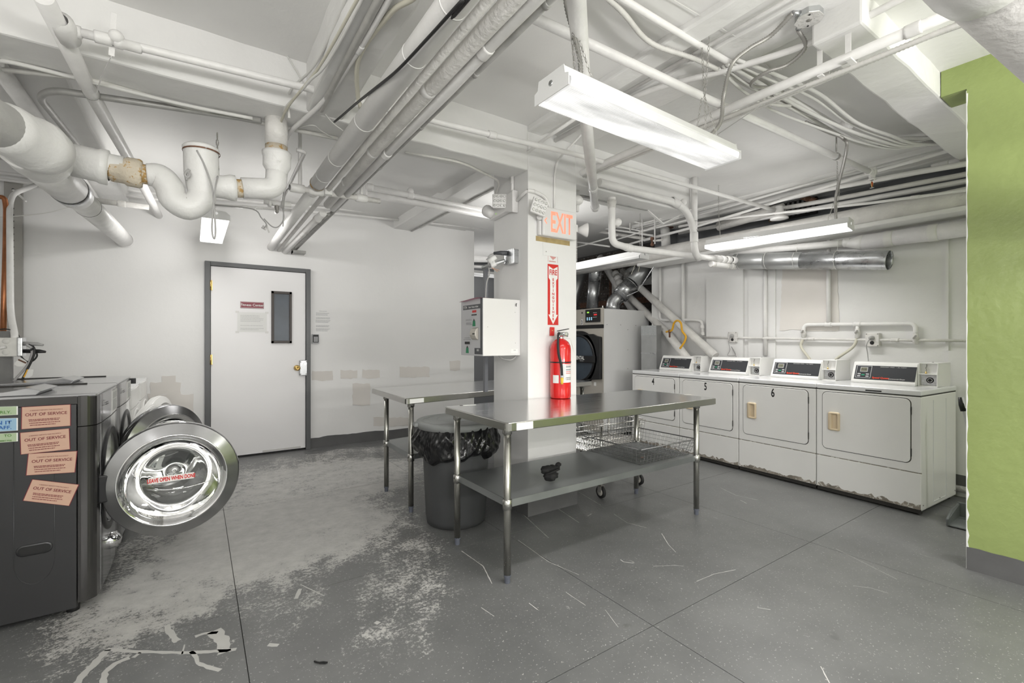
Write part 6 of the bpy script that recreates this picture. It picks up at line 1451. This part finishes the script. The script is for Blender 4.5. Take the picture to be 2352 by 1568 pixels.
# perforated strap in the recess
o = MB().bar(ax(1510, 600, 5.2), ax(1466, 668, 5.15), .018, .004).bar(ax(1466, 668, 5.15), ax(1440, 680, 5.1), .018, .004).build('strap_hanger', 'galvanized'); tag(o, 'perforated strap slanting down to the diagonal pipe in the recess', 'hanger')
for k, (u0, u1) in enumerate(((1464, 1450), (1472, 1466))):
    o = MB().tube([ax(u0, 595, 5.15), ax(u1, 630 - 6 * k, 5.12)], .004, 5).build('tie_wire', 'cable_cream'); tag(o, ('left' if k == 0 else 'right') + ' of two wires dropping onto the elbowed duct', 'wire')
# ================================================================== THINGS ON AND AROUND THE COLUMN
XL, YF = 2.055, 2.80           # column's left and front faces
# value adder / change machine on the left face
t = thing('card_machine', 'white wall mounted laundry card machine with a grey control front, on the column side', 'machine', (1.87, 3.1, 1.22))
cx0, cx1, cy0, cy1, z0, z1 = 1.722, 2.054, 2.90, 3.235, 1.213, 1.640
MB().box((cx0, cy0, z0), (cx1, cy1, z1)).build('case', 'device_white', t, bevel=.004)
fp = MB().box((cx0 - .004, cy0 + .002, z0 + .002), (cx0, cy1 - .002, z1 - .002)).build('control_panel', 'panel_grey', t)
Rv, Uv = V((0, -1, 0)), V((0, 0, 1)); xf = cx0 - .004
def on_panel(name, y0, y1, za, zb, m, d=.0012, par=fp): return MB().box((xf - d, cy0 + y0, z0 + za), (xf, cy0 + y1, z0 + zb)).build(name, m, par)
on_panel('dark_stripe', .002, .034, .012, .425, 'panel_dark'); on_panel('dark_stripe', .034, .30, .352, .385, 'panel_dark'); on_panel('dark_stripe', .034, .12, .012, .058, 'panel_dark')
text('lettering', 'VTM', (xf - .0012, cy0 + .262, z0 + .359), Rv, Uv, .020, 'letter_white', fp, bold=.01)
text('lettering', 'Basic Value Adder', (xf - .0012, cy0 + .135, z0 + .362), Rv, Uv, .014, 'letter_white', fp, sx=1.0, bold=.01)
text('lettering', 'ESD', (xf - .0012, cy0 + .068, z0 + .036), Rv, Uv, .014, 'letter_white', fp, bold=.02)
on_panel('red_label', .095, .155, .325, .342, 'sign_red'); on_panel('slot', .090, .165, .303, .312, 'ink_black', .002)
lines('print', (xf - .0006, cy0 + .20, z0 + .272), Rv, Uv, .11, .014, 2, 'ink_grey', fp, 3, .5); lines('print', (xf - .0006, cy0 + .20, z0 + .243), Rv, Uv, .10, .022, 3, 'ink_grey', fp, 4, .5)
def bill(yc, za, h):
    MB().prism([V((xf - .001, cy0 + yc + a, z0 + za + b)) for a, b in ((-.022, 0), (.022, 0), (.016, h * .72), (-.016, h * .72))], (-.0012, 0, 0)).build('bill_picture', 'green_ink', fp)
    MB().prism([V((xf - .0012, cy0 + yc + a, z0 + za + b)) for a, b in ((-.012, h * .72), (.012, h * .72), (0, h))], (-.0012, 0, 0)).build('arrow', 'ink_black', fp)
bill(.128, .222, .056); bill(.232, .018, .058)
on_panel('card_slot', .195, .270, .086, .106, 'ink_black', .003)
lines('print', (xf - .0006, cy0 + .232, z0 + .134), Rv, Uv, .09, .006, 1, 'ink_grey', fp, 5, .8); lines('print', (xf - .0006, cy0 + .232, z0 + .121), Rv, Uv, .12, .006, 1, 'ink_grey', fp, 6, .8)
ba = MB(); sec = [(0, .0), (-.018, .010), (-.030, .035), (-.030, .060), (-.018, .085), (0, .095)]
ba.prism([V((xf + a, cy0 + .062, z0 + .118 + b)) for a, b in sec], (0, .082, 0)); ba.build('bill_acceptor', 'beige_metal', fp, bevel=.003)
MB().box((xf - .032, cy0 + .068, z0 + .160), (xf - .0295, cy0 + .10, z0 + .168)).build('bill_mouth', 'ink_black', fp)
sc = MB().box((2.03 - .062, cy0 - .001, z0 + .018), (2.03, cy0, z0 + .05)).build('side_label', 'letter_white', t)
text('lettering', '2334', (2.0, cy0 - .001, z0 + .037), (1, 0, 0), Uv, .007, 'ink_black', t)
for (x_, z_) in ((2.005, .33), (2.008, .095), (1.76, .215)): MB().lathe((x_, cy0, z0 + z_), (0, -1, 0), [(.003, 0), (.0005, .001)], 8).build('screw', 'strut_metal', t)
MB().tube(smooth_path([V((2.018, cy0 - .002, z1 - .030)), V((2.008, cy0 - .012, z1 - .034)), V((2.006, cy0 - .012, z1 - .045)), V((2.014, cy0 - .004, z1 - .050))], 4), .003, 6).build('hook_mark', 'ink_black', t)
o = MB().quad((1.685, 3.21, 1.628), (1.685, 2.93, 1.644), (1.84, 2.93, 1.6445), (1.84, 3.21, 1.6445)).quad((1.685, 3.21, 1.627), (1.84, 3.21, 1.6435), (1.84, 2.93, 1.6435), (1.685, 2.93, 1.643)).build('paper_sheet', 'pink_paper'); tag(o, 'pink sheet of paper lying on top of the card machine', 'paper')
o = MB().tube(smooth_path([V((1.93, 3.02, 1.213)), V((1.955, 2.99, 1.185)), V((2.00, 2.95, 1.178)), V((2.035, 2.94, 1.20)), V((2.045, 2.94, 1.213))], 6), .006, 8).build('power_cord', 'cable_grey'); tag(o, 'grey cord looping below the card machine', 'cord')
o = MB().box((1.97, 3.29, .90), (2.0, 3.32, 1.95)).build('blue_trim', 'basket_plastic'); tag(o, 'narrow dark blue strip standing just behind the left edge of the column', 'strip')
# outlet box with plug above it
t = thing('outlet_box', 'galvanised outlet box with a plugged in cord above the card machine', 'outlet', (2.03, 2.99, 1.93))
MB().box((2.005, 2.922, 1.925), (XL, 3.045, 2.035)).build('box', 'galvanized', t, bevel=.006)
MB().box((2.001, 2.918, 1.921), (2.006, 3.049, 2.039)).build('cover_plate', 'zinc', t, bevel=.006)
for dz in (.01, .10): MB().lathe((2.001, 2.983, 1.925 + dz), (-1, 0, 0), [(.005, 0), (.004, .002), (.0005, .002)], 8).build('screw', 'strut_metal', t)
o = MB().tube([V((2.0, 3.0, 2.010)), V((1.955, 3.03, 2.013)), V((1.91, 3.06, 2.010))], [.019, .017, .010], 12).build('plug', 'panel_dark', t)
MB().tube([V((1.99, 3.02, 1.955)), V((1.93, 3.10, 1.93)), V((1.87, 3.17, 1.905))], [.012, .022, .012], 10).build('transformer_plug', 'dull_galvanized', t)
MB().tube(smooth_path([V((1.91, 3.06, 2.01)), V((1.885, 3.09, 1.985)), V((1.90, 3.12, 1.92)), V((1.915, 3.13, 1.86)), V((1.895, 3.14, 1.78)), V((1.89, 3.15, 1.64))], 7), .0055, 8).build('cord', 'cable_grey', t)
o = MB().tube([V((1.94, 3.07, 1.99)), V((1.90, 3.11, 1.96)), V((1.93, 3.10, 1.93)), V((1.96, 3.06, 1.935))], [.022, .026, .028, .008], 8).build('plastic_tag', 'letter_white', t)
MB().tube([V((1.905, 3.08, 1.90)), V((1.935, 3.04, 1.865))], .003, 5).tube([V((1.905, 3.08, 1.90)), V((1.945, 3.03, 1.875))], .003, 5).build('twist_tie', 'salmon_card', t)

# emergency light on the left face
t = thing('emergency_light', 'white twin head emergency light on the left side of the column', 'light', (2.02, 3.08, 2.35))
pf = [V((XL - .005, 2.925, 2.455)), V((XL - .005, 3.075, 2.475)), V((XL - .005, 3.265, 2.375)), V((XL - .005, 3.265, 2.335)), V((XL - .005, 3.07, 2.33)), V((XL - .005, 2.925, 2.325))]
pf = [V((XL - .001, 2.925, 2.49)), V((XL - .001, 3.05, 2.47)), V((XL - .001, 3.27, 2.375)), V((XL - .001, 3.27, 2.325)), V((XL - .001, 3.03, 2.345)), V((XL - .001, 2.925, 2.315))]
MB().prism(pf, (-.055, 0, 0)).build('base', 'device_white', t, bevel=.008)
def led_head(c, nrm, up, s, par, n=3):
    nrm = V(nrm).normalized(); up = V(up); sx = up.cross(nrm).normalized(); up = nrm.cross(sx)
    h = MB().obox(c, sx, up, nrm, s, s * .95, .014).build('lamp_head', 'device_white', par, bevel=.008)
    for i in range(4):
        for j in range(n):
            q = V(c) + sx * s * (-.66 + .44 * i) + up * s * (-.6 + .6 * j) + nrm * .0145
            MB().lathe(q, nrm, [(s * .17, 0), (s * .19, .003), (s * .10, .004), (.0005, .001)], 10).build('reflector', 'led_face', h)
    return h
led_head(V((1.965, 3.055, 2.425)), (-.55, -.83, -.05), (0, 0, 1), .058, t)
MB().lathe(V((1.985, 3.245, 2.385)), (-.2, .7, .5), [(.0005, -.05), (.03, -.045), (.045, -.02), (.05, .03), (.045, .045), (.0005, .05)], 18).build('lamp_head', 'device_white', t)
MB().sphere((1.996, 3.16, 2.355), .0035, 8, 6).build('status_light', 'led_green', t)
# conduits on the column
G_K = 'conduits on the column'
def colp(lab, pts, r, rings=(), m='pipe_paint', rad=.06): return pipe('conduit', lab, pts, r, m, n=10, rad=rad, rings=rings, group=G_K)
xk = XL - .014
colp('conduit from the ceiling sweeping down the left column face to the emergency light', [V((2.20, 2.3, 2.90)), V((xk + .02, 2.72, 2.77)), V((xk, 2.93, 2.70)), V((xk, 2.99, 2.62)), V((xk, 2.99, 2.46))], .0125, rings=(3.2,), rad=.12)
colp('bent conduit from the emergency light round the corner to the exit sign', [V((xk, 2.93, 2.41)), V((xk, 2.80, 2.455)), V((2.11, YF - .014, 2.455)), V((2.22, YF - .014, 2.43)), V((2.27, YF - .014, 2.31))], .013, rings=(1.5,), rad=.07)
colp('thin conduit on the front face coming down to the exit sign', [V((2.38, 2.55, 2.88)), V((2.33, YF - .01, 2.74)), V((2.305, YF - .01, 2.62)), V((2.300, YF - .01, 2.30))], .008, rad=.12)
colp('thin cable running over the beam to the left column edge and down', [az(930, 350, 2.605), az(1060, 372, 2.60), V((2.00, 3.10, 2.60)), V((XL - .012, 3.24, 2.55)), V((XL - .012, 3.25, 2.36))], .009, m='flex_paint', rad=.12)
# exit sign
t = thing('exit_sign', 'white exit sign glowing red with an arrow to the left and two lamp heads', 'sign', (2.31, 2.74, 2.13))
e0 = ay(1242, 478, 2.75); 
c = V((2.318, 2.752, 2.232))
MB().box((2.135, 2.762, 2.128), (2.44, YF, 2.318)).build('canopy', 'device_white', t, bevel=.01)
fpl = MB().box((2.150, 2.738, 2.124), (2.492, 2.762, 2.346)).build('face_plate', 'device_white', t, bevel=.014)
yE = 2.738
text('lettering', 'EXIT', (2.332, yE, 2.162), (1, 0, 0), (0, 0, 1), .150, 'exit_glow', t, bold=.018, sx=.50)
MB().prism([V((x_, yE - .0005, z_)) for x_, z_ in ((2.160, 2.236), (2.186, 2.262), (2.186, 2.252), (2.172, 2.236), (2.186, 2.220), (2.186, 2.210))], (0, -.001, 0)).build('arrow', 'exit_glow', t)
MB().prism([V((x_, yE - .0005, z_)) for x_, z_ in ((2.484, 2.236), (2.462, 2.258), (2.462, 2.250), (2.474, 2.236), (2.462, 2.222), (2.462, 2.214))], (0, -.001, 0)).build('arrow', 'faint_paper', t)
led_head(V((2.082, 2.70, 2.315)), (-.25, -.95, -.05), (.28, 0, 1), .062, t)
MB().tube([V((2.11, 2.74, 2.255)), V((2.15, 2.77, 2.25))], .018, 8).build('head_arm', 'device_white', t)
MB().box((2.49, 2.75, 2.195), (2.515, 2.78, 2.255)).build('head_arm', 'device_white', t, bevel=.005)
MB().lathe(V((2.575, 2.76, 2.222)), (.75, -.5, .0), [(.0005, -.045), (.02, -.04), (.035, -.01), (.058, .030), (.056, .038), (.0005, .036)], 20).build('lamp_head', 'device_white', t)
o = MB().box((2.128, YF - .0012, 2.088), (2.47, YF, 2.126)).build('wall_scar', 'ochre_strip'); tag(o, 'ochre paint scar on the column just under the exit sign', 'mark')
bp = MB().box((2.195, YF - .004, 1.985), (2.345, YF, 2.085)).build('blank_plate', 'column_paint', bevel=.003); tag(bp, 'blank painted cover plate on the column between the exit sign and the red sign', 'plate')
MB().lathe((2.225, YF - .004, 2.015), (0, -1, 0), [(.005, 0), (.0005, .001)], 8).build('screw_hole', 'strut_metal', bp)
mb = MB().prism([V((x_, YF - .0008, z_)) for x_, z_ in ((2.262, 1.986), (2.330, 1.982), (2.296, 1.958))], (0, -.0006, 0)).build('old_sticker', 'faint_red'); tag(mb, 'faded pink remains of a sticker directly above the red extinguisher sign', 'sticker')
for (p, q) in (((2.246, 1.940), (2.248, 1.99)), ((2.342, 1.938), (2.344, 1.988)), ((2.246, 1.986), (2.344, 1.988))): MB().box((p[0], YF - .0012, p[1]), (q[0], YF - .0004, q[1])).build('faded_outline', 'faint_red', mb)
lines('print', (2.296, YF - .0006, 1.945), (1, 0, 0), (0, 0, 1), .08, .012, 1, 'faint_red', mb, 7, .6)
# fire extinguisher sign
x0, x1, z0, z1 = 2.243, 2.350, 1.449, 1.923
sg = MB().box((x0, YF - .0015, z0), (x1, YF, z1)).build('sign', 'sign_red'); tag(sg, 'tall red and white fire extinguisher sign with a downward arrow on the column', 'sign')
w_ = x1 - x0; cx = (x0 + x1) / 2; H_ = z1 - z0
ar = [(-.42, .968), (0, .922), (.42, .968), (.42, .775), (.28, .738), (.28, .170), (.44, .170), (0, .012), (-.44, .170), (-.28, .170), (-.28, .738), (-.42, .775)]
MB().prism([V((cx + a * w_, YF - .0017, z0 + b * H_)) for a, b in ar], (0, -.0004, 0)).build('arrow', 'letter_white', sg)
text('lettering', 'FIRE', (cx, YF - .002, z0 + .826 * H_), (1, 0, 0), (0, 0, 1), .040, 'sign_red', sg, bold=.02, sx=.75)
for k, ch in enumerate('EXTINGUISHER'):
    text('letter', ch, (cx, YF - .002, z0 + (.728 - .0592 * k) * H_), (1, 0, 0), (0, 0, 1), .0195, 'sign_red', sg, bold=.03, sx=1.05)
# extinguisher
ex = V((2.302, 2.716, 0)); zb = ZT - .003
t = thing('fire_extinguisher', 'red fire extinguisher with a black hose hung on the column above the long table', 'extinguisher', (ex.x, ex.y, zb))
zb += .004
MB().lathe(ex + V((0, 0, zb)), (0, 0, 1), [(.0005, .006), (.068, .006), (.074, 0), (.079, .008), (.080, .05), (.080, .375), (.076, .400), (.062, .428), (.040, .446), (.024, .452), (.022, .475), (.0005, .475)], 40).build('cylinder', 'extinguisher_red', t)
lab = MB(); n = 14; a0, a1 = math.radians(-72), math.radians(22)
def curved(name, a0, a1, za, zb_, m, r=.0806, n=14):
    mb = MB(); i0 = mb.add([ex + V((r * math.sin(a0 + (a1 - a0) * k / n), -r * math.cos(a0 + (a1 - a0) * k / n), zb + za)) for k in range(n + 1)])
    i1 = mb.add([ex + V((r * math.sin(a0 + (a1 - a0) * k / n), -r * math.cos(a0 + (a1 - a0) * k / n), zb + zb_)) for k in range(n + 1)])
    for k in range(n): mb.face([i0 + k, i0 + k + 1, i1 + k + 1, i1 + k], True)
    return mb.build(name, m, t)
curved('label', math.radians(-42), math.radians(38), .122, .262, 'paper'); curved('label', math.radians(-85), math.radians(-50), .118, .178, 'paper')
rnd = random.Random(9)
for k in range(16): curved('print', math.radians(-40), math.radians(-16), .132 + .0078 * k, .134 + .0078 * k, 'ink_pale', .0809, 6)
for (za, zc, m) in ((.236, .247, 'ink_grey'), (.214, .224, 'ink_grey'), (.202, .206, 'sign_red'), (.188, .196, 'faint_red'), (.142, .162, 'ink_black'), (.253, .256, 'sign_red')): curved('print', math.radians(-10), math.radians(30), za, zc, m, .0809, 6)
for k in range(4): curved('pictogram', math.radians(-8 + 9.5 * k), math.radians(-2 + 9.5 * k), .144, .160, 'letter_white', .0812, 3)
curved('retaining_strap', -PI, PI, .270, .279, 'black_plastic', .082, 40)
MB().lathe(ex + V((0, 0, zb + .452)), (0, 0, 1), [(.024, 0), (.024, .018), (.018, .022), (.018, .045), (.0005, .045)], 16).build('valve_collar', 'chrome', t)
MB().obox(ex + V((.005, 0, zb + .485)), (1, 0, .1), (0, 1, 0), (0, 0, 1), .032, .014, .018).build('valve_body', 'chrome', t, bevel=.005)
MB().bar(ex + V((-.03, 0, zb + .512)), ex + V((.072, -.01, zb + .530)), .022, .006).build('lever', 'black_plastic', t, bevel=.002)
MB().bar(ex + V((-.02, 0, zb + .500)), ex + V((.062, -.01, zb + .470)), .020, .006).build('carry_handle', 'black_plastic', t, bevel=.002)
MB().lathe(ex + V((.040, -.016, zb + .487)), (0, -1, 0), [(.017, 0), (.018, .010), (.015, .011), (.0005, .011)], 18).build('gauge', 'chrome', t)
MB().tube(smooth_path([ex + V((-.02, -.01, zb + .495)), ex + V((-.045, -.03, zb + .490)), ex + V((-.066, -.05, zb + .44)), ex + V((-.067, -.058, zb + .34)), ex + V((-.052, -.070, zb + .26)), ex + V((-.048, -.074, zb + .175))], 7), .0095, 10).build('hose', 'black_rubber', t)
MB().cyl(ex + V((-.048, -.074, zb + .178)), ex + V((-.048, -.074, zb + .162)), .0125, 12).build('hose_ferrule', 'panel_grey', t)
MB().cyl(ex + V((-.048, -.074, zb + .162)), ex + V((-.048, -.074, zb + .112)), .0115, 12, .009).build('nozzle', 'yellow', t)
MB().prism([ex + V((.025, -.082, zb + .455)), ex + V((.062, -.075, zb + .418)), ex + V((.085, -.060, zb + .350)), ex + V((.060, -.085, zb + .350)), ex + V((.042, -.088, zb + .40))], (.0005, -.001, 0)).build('inspection_tag', 'paper', t)
MB().tube([ex + V((.0, -.02, zb + .458)), ex + V((.025, -.082, zb + .455))], .001, 4).build('tag_string', 'cable_white', t)
MB().box((ex.x - .02, ex.y + .05, zb + .30), (ex.x + .02, YF, zb + .34)).build('wall_bracket', 'sign_red', t)
o = MB().obox(ay(1268, 761, 2.79), (1, 0, 0), (0, 1, 0), (0.03, 0, 1), .021, .006, .034).build('wall_hook', 'sign_red', bevel=.004); tag(o, 'small red wall hook beside the extinguisher valve', 'hook')
MB().lathe(ay(1269, 759, 2.784), (0, -1, 0), [(.006, 0), (.005, .003), (.0005, .003)], 8).build('screw', 'brass', o)

# ================================================================== LEFT EDGE: post, strut, outlet, cables
t = thing('plywood_post', 'grey stained plywood board standing behind the washers at the left edge', 'post', (-1.06, 4.3, 0))
MB().box((-1.30, 4.27, 0), (-.992, 4.30, 1.387)).build('board', 'grey_plywood', t)
MB().tube(smooth_path([V((-1.06, 4.262, 1.392)), V((-1.02, 4.262, 1.400)), V((-.985, 4.262, 1.388)), V((-.962, 4.27, 1.36)), V((-.955, 4.27, 1.32))], 6), .004, 6).build('loose_wire', 'cable_black', t)
st = thing('slotted_channel', 'slotted steel channel standing against the door wall at the left edge', 'channel', (-1.4, 6.0, 1.3))
y_ = 6.02; u0, u1 = ay(27, 400, y_), ay(36, 400, y_)
MB().box((u0.x - .045, y_ - .02, 1.2), (u1.x + .045, y_ + .02, 2.78)).build('channel', 'strut_metal', st)
for k in range(26): MB().lathe((u0.x + .012, y_ - .0205, 1.25 + k * .058), (0, -1, 0), [(.009, 0), (.0005, .0008)], 8).build('hole', 'ink_black', st)
MB().bar(ay(30, 436, 5.8), ay(60, 462, 5.7), .012, .012).build('bracket_arm', 'pipe_paint', st)
pipe('conduit', 'white conduit coming from the right and dropping to the outlet box at the left edge', [ay(80, 425, 5.6), V((ay(30, 445, 5.2).x, 5.2, ay(30, 445, 5.2).z)), ay(22, 470, 4.9), ay(24, 720, 4.4), ay(33, 765, 4.25), ay(34, 780, 4.22)], .018, 'pipe_paint', rad=.12, n=12)
pipe('pipe', 'copper pipe with a green stained top standing at the left edge', [ay(-14, 452, 4.9), ay(10, 452, 4.9), ay(14, 475, 4.9), ay(13, 560, 4.8), ay(7, 770, 4.5)], .016, 'copper', rad=.05, n=12)
ob = ay(34, 796, 4.24)
t = thing('outlet_box', 'grey outlet box with two plugged in cords at the left edge behind the washers', 'outlet', ob)
MB().box((ob.x - .065, 4.20, ob.z - .062), (ob.x + .02, 4.27, ob.z + .058)).build('box', 'flex_paint', t, bevel=.005)
MB().box((ob.x + .02, 4.19, ob.z - .062), (ob.x + .045, 4.275, ob.z + .060)).build('cover_plate', 'zinc', t, bevel=.005)
for dz in (-.035, .035): MB().lathe((ob.x - .030, 4.20, ob.z + dz), (0, -1, 0), [(.018, 0), (.017, .0015), (.0005, .0015)], 14).build('knockout', 'flex_paint', t)
MB().tube([V((ob.x + .04, 4.22, ob.z + .02)), V((ob.x + .11, 4.20, ob.z + .017)), V((ob.x + .14, 4.19, ob.z + .01))], [.014, .012, .007], 10).build('plug', 'cable_grey', t)
MB().tube([V((ob.x + .04, 4.22, ob.z - .028)), V((ob.x + .12, 4.20, ob.z - .03)), V((ob.x + .15, 4.19, ob.z - .034))], [.014, .013, .008], 10).build('plug', 'cable_black', t)
MB().tube(smooth_path([V((ob.x - .16, 4.16, ob.z - .015)), V((ob.x - .08, 4.17, ob.z - .012)), V((ob.x - .03, 4.20, ob.z - .0))], 5), .010, 10).build('conduit_stub', 'pipe_paint', t)
def cord(lab, px_pts, y, r, m):
    o = MB().tube(smooth_path([ay(u, v, y) for u, v in px_pts], 8), r, 7).build('power_cord', m); tag(o, lab, 'cord', 'cords behind the washers'); return o
cord('grey cord curving from the upper plug down behind the washer', [(60, 791), (70, 797), (74, 806), (68, 830), (54, 850), (34, 872), (28, 880)], 4.18, .007, 'cable_grey')
cord('black cord looping from the lower plug and down behind the washer', [(70, 804), (78, 800), (79, 812), (72, 830), (64, 846), (56, 862), (48, 876)], 4.16, .006, 'cable_black')
cord('thin black cord making a round loop beside the outlet box', [(47, 808), (50, 820), (62, 830), (76, 828), (85, 817), (82, 806), (76, 795), (66, 790)], 4.20, .005, 'cable_black')
o = MB().prism([ay(u, v, 4.15) for u, v in ((62, 848), (77, 848), (75, 862), (66, 868), (54, 866))], (0, -.001, 0)).build('cord_label', 'paper'); tag(o, 'white and orange cord label hanging behind the washers', 'label')
MB().prism([ay(u, v, 4.147) for u, v in ((62, 848), (65, 848), (57, 866), (53, 866))], (0, -.001, 0)).build('orange_band', 'gas_yellow', o)
o = MB().prism([ay(u, v, 4.17) for u, v in ((47, 820), (62, 830), (56, 840), (40, 842), (32, 835))], (0, -.001, 0)).build('cord_label', 'faint_paper'); tag(o, 'crumpled grey cord label beside the plywood board', 'label')
MB().prism([ay(u, v, 4.167) for u, v in ((43, 824), (61, 832), (59, 835), (41, 827))], (0, -.001, 0)).build('brown_band', 'rust', o)
o = MB().tube(smooth_path([ay(-10, 498, 5.2), ay(40, 496, 5.2), ay(110, 488, 5.2), ay(170, 473, 5.2)], 8), .004, 5).build('wire', 'cable_white'); tag(o, 'thin white wire sagging across the upper left towards the soil pipe', 'wire')

# ================================================================== RIGHT EDGE: lobby broom and dustpan behind the green wall
t = thing('lobby_dustpan', 'grey upright dustpan with a black grip, half hidden behind the green wall', 'dustpan', (4.5, .82, 0))
hp = ax(2212, 1110, 4.5); tp = ax(2210, 912, 4.62)
MB().tube([V((4.66, .80, .14)), ax(2216, 950, 4.62), tp], .011, 10).build('pole', 'panel_grey', t)
MB().tube([ax(2213, 944, 4.62), ax(2209, 930, 4.62), ax(2206, 912, 4.62)], [.017, .018, .014], 12).build('grip', 'black_plastic', t)
dp = MB(); 
dp.prism([V((x, y, 0.004)) for x, y in ((4.42, .52), (4.42, .96), (4.50, .985), (4.70, .97), (4.70, .52))], (0, 0, .012))
dp.prism([V((4.415, .975, .004)), V((4.415, .975, .055)), V((4.56, .985, .085)), V((4.72, .975, .115)), V((4.72, .975, .004))], (0, -.015, 0))
dp.prism([V((4.70, .52, .004)), V((4.70, .52, .12)), V((4.70, .975, .12)), V((4.70, .975, .004))], (.016, 0, 0))
dp.build('pan', 'dustpan_grey', t, bevel=.006)
o = MB().tube([V((5.34, .5, .07)), V((5.34, 1.18, .07))], .028, 12).build('floor_pipe', 'rough_pipe_paint'); tag(o, 'peeling white pipe along the floor behind the last dryer', 'pipe')

# ================================================================== FLOOR MARKS
def ribbon(name, px_pts, w, label, seed=1, m='floor_patch', jag=.3):
    rnd = random.Random(seed); P = []
    pts = [az(u, v, .0) for u, v in px_pts]
    for a, b in zip(pts, pts[1:]):
        n = max(2, int((b - a).length / .02))
        for k in range(n): P.append(a.lerp(b, k / n))
    P.append(pts[-1]); L, R = [], []
    for k, p in enumerate(P):
        d = (P[min(k + 1, len(P) - 1)] - P[max(k - 1, 0)]).normalized(); s = V((-d.y, d.x, 0))
        ww = w * (1 if not isinstance(w, tuple) else 1) / 2 * (1 + rnd.uniform(-jag, jag))
        ww2 = w / 2 * (1 + rnd.uniform(-jag, jag))
        L.append(p + s * ww); R.append(p - s * ww2)
    mb = MB(); n = len(P); i0 = mb.add([V((p.x, p.y, .0006)) for p in L]); i1 = mb.add([V((p.x, p.y, .0006)) for p in R])
    for k in range(n - 1): mb.face([i0 + k, i1 + k, i1 + k + 1, i0 + k + 1])
    o = mb.build(name, m, floor); return o
ribbon('worn_mark', [(150, 1600), (190, 1552), (225, 1515), (247, 1492)], .030, '', 1)
ribbon('worn_mark', [(244, 1491), (300, 1496), (345, 1497), (430, 1499), (520, 1494), (543, 1490)], .018, '', 2)
ribbon('worn_mark', [(236, 1575), (240, 1545), (265, 1524), (297, 1510)], .024, '', 3)
ribbon('worn_mark', [(383, 1435), (386, 1446), (396, 1460), (408, 1472)], .026, '', 4)
ribbon('worn_mark', [(492, 1448), (505, 1462), (512, 1478), (518, 1498)], .05, '', 5)
ribbon('worn_mark', [(448, 1462), (470, 1454), (500, 1452)], .018, '', 6)
ribbon('worn_mark', [(438, 1496), (452, 1510), (454, 1522), (480, 1532), (505, 1540)], .018, '', 7)
ribbon('worn_mark', [(305, 1510), (322, 1498)], .016, '', 8)
ribbon('worn_mark', [(395, 1432), (400, 1426)], .01, '', 18); ribbon('worn_mark', [(418, 1502), (424, 1480)], .006, '', 19)
ribbon('worn_mark', [(616, 1480), (640, 1481)], .022, '', 9); ribbon('worn_mark', [(680, 1375), (690, 1352)], .02, '', 10); ribbon('worn_mark', [(862, 1428), (870, 1432)], .02, '', 11)
ribbon('worn_mark', [(690, 1342), (745, 1368)], .006, '', 12)
rnd = random.Random(77)
for k, (pts, w) in enumerate((([(1120, 1110), (1195, 1175), (1260, 1235)], .004), ([(1170, 1085), (1240, 1140), (1330, 1200)], .004), ([(1240, 1075), (1330, 1130), (1380, 1160)], .003), ([(1060, 1265), (1110, 1300), (1130, 1340)], .005), ([(1190, 1240), (1260, 1290), (1330, 1320)], .0035),
                              ([(1410, 1180), (1440, 1200), (1485, 1212)], .003), ([(1520, 1225), (1535, 1250), (1552, 1268)], .004), ([(1425, 1285), (1432, 1290), (1455, 1293)], .005), ([(1500, 1300), (1550, 1298), (1570, 1300)], .003), ([(1885, 1530), (1905, 1568)], .004),
                              ([(1600, 1335), (1640, 1318), (1690, 1308)], .003), ([(1920, 1260), (1990, 1295), (2060, 1330)], .002), ([(1740, 1395), (1770, 1400)], .003), ([(1655, 1120), (1690, 1137), (1740, 1148)], .003), ([(1700, 1148), (1715, 1156)], .004),
                              ([(1350, 1185), (1358, 1180)], .006), ([(1215, 1385), (1235, 1400)], .004), ([(1390, 1400), (1420, 1440)], .002), ([(1960, 1345), (2000, 1350), (2040, 1362)], .002), ([(1105, 1395), (1135, 1415)], .003), ([(1300, 1360), (1345, 1390)], .0025))):
    ribbon('scratch', pts, w, '', 100 + k, 'scratch', .6)
o = MB().tube(smooth_path([az(722, 1518, .004), az(732, 1521, .006), az(742, 1520, .005), az(752, 1521, .004)], 5), .0035, 5).tube([az(733, 1523, .004), az(748, 1523, .004)], .002, 5).build('twig', 'cable_black'); tag(o, 'small black twig on the floor near the bottom of the photograph', 'litter')
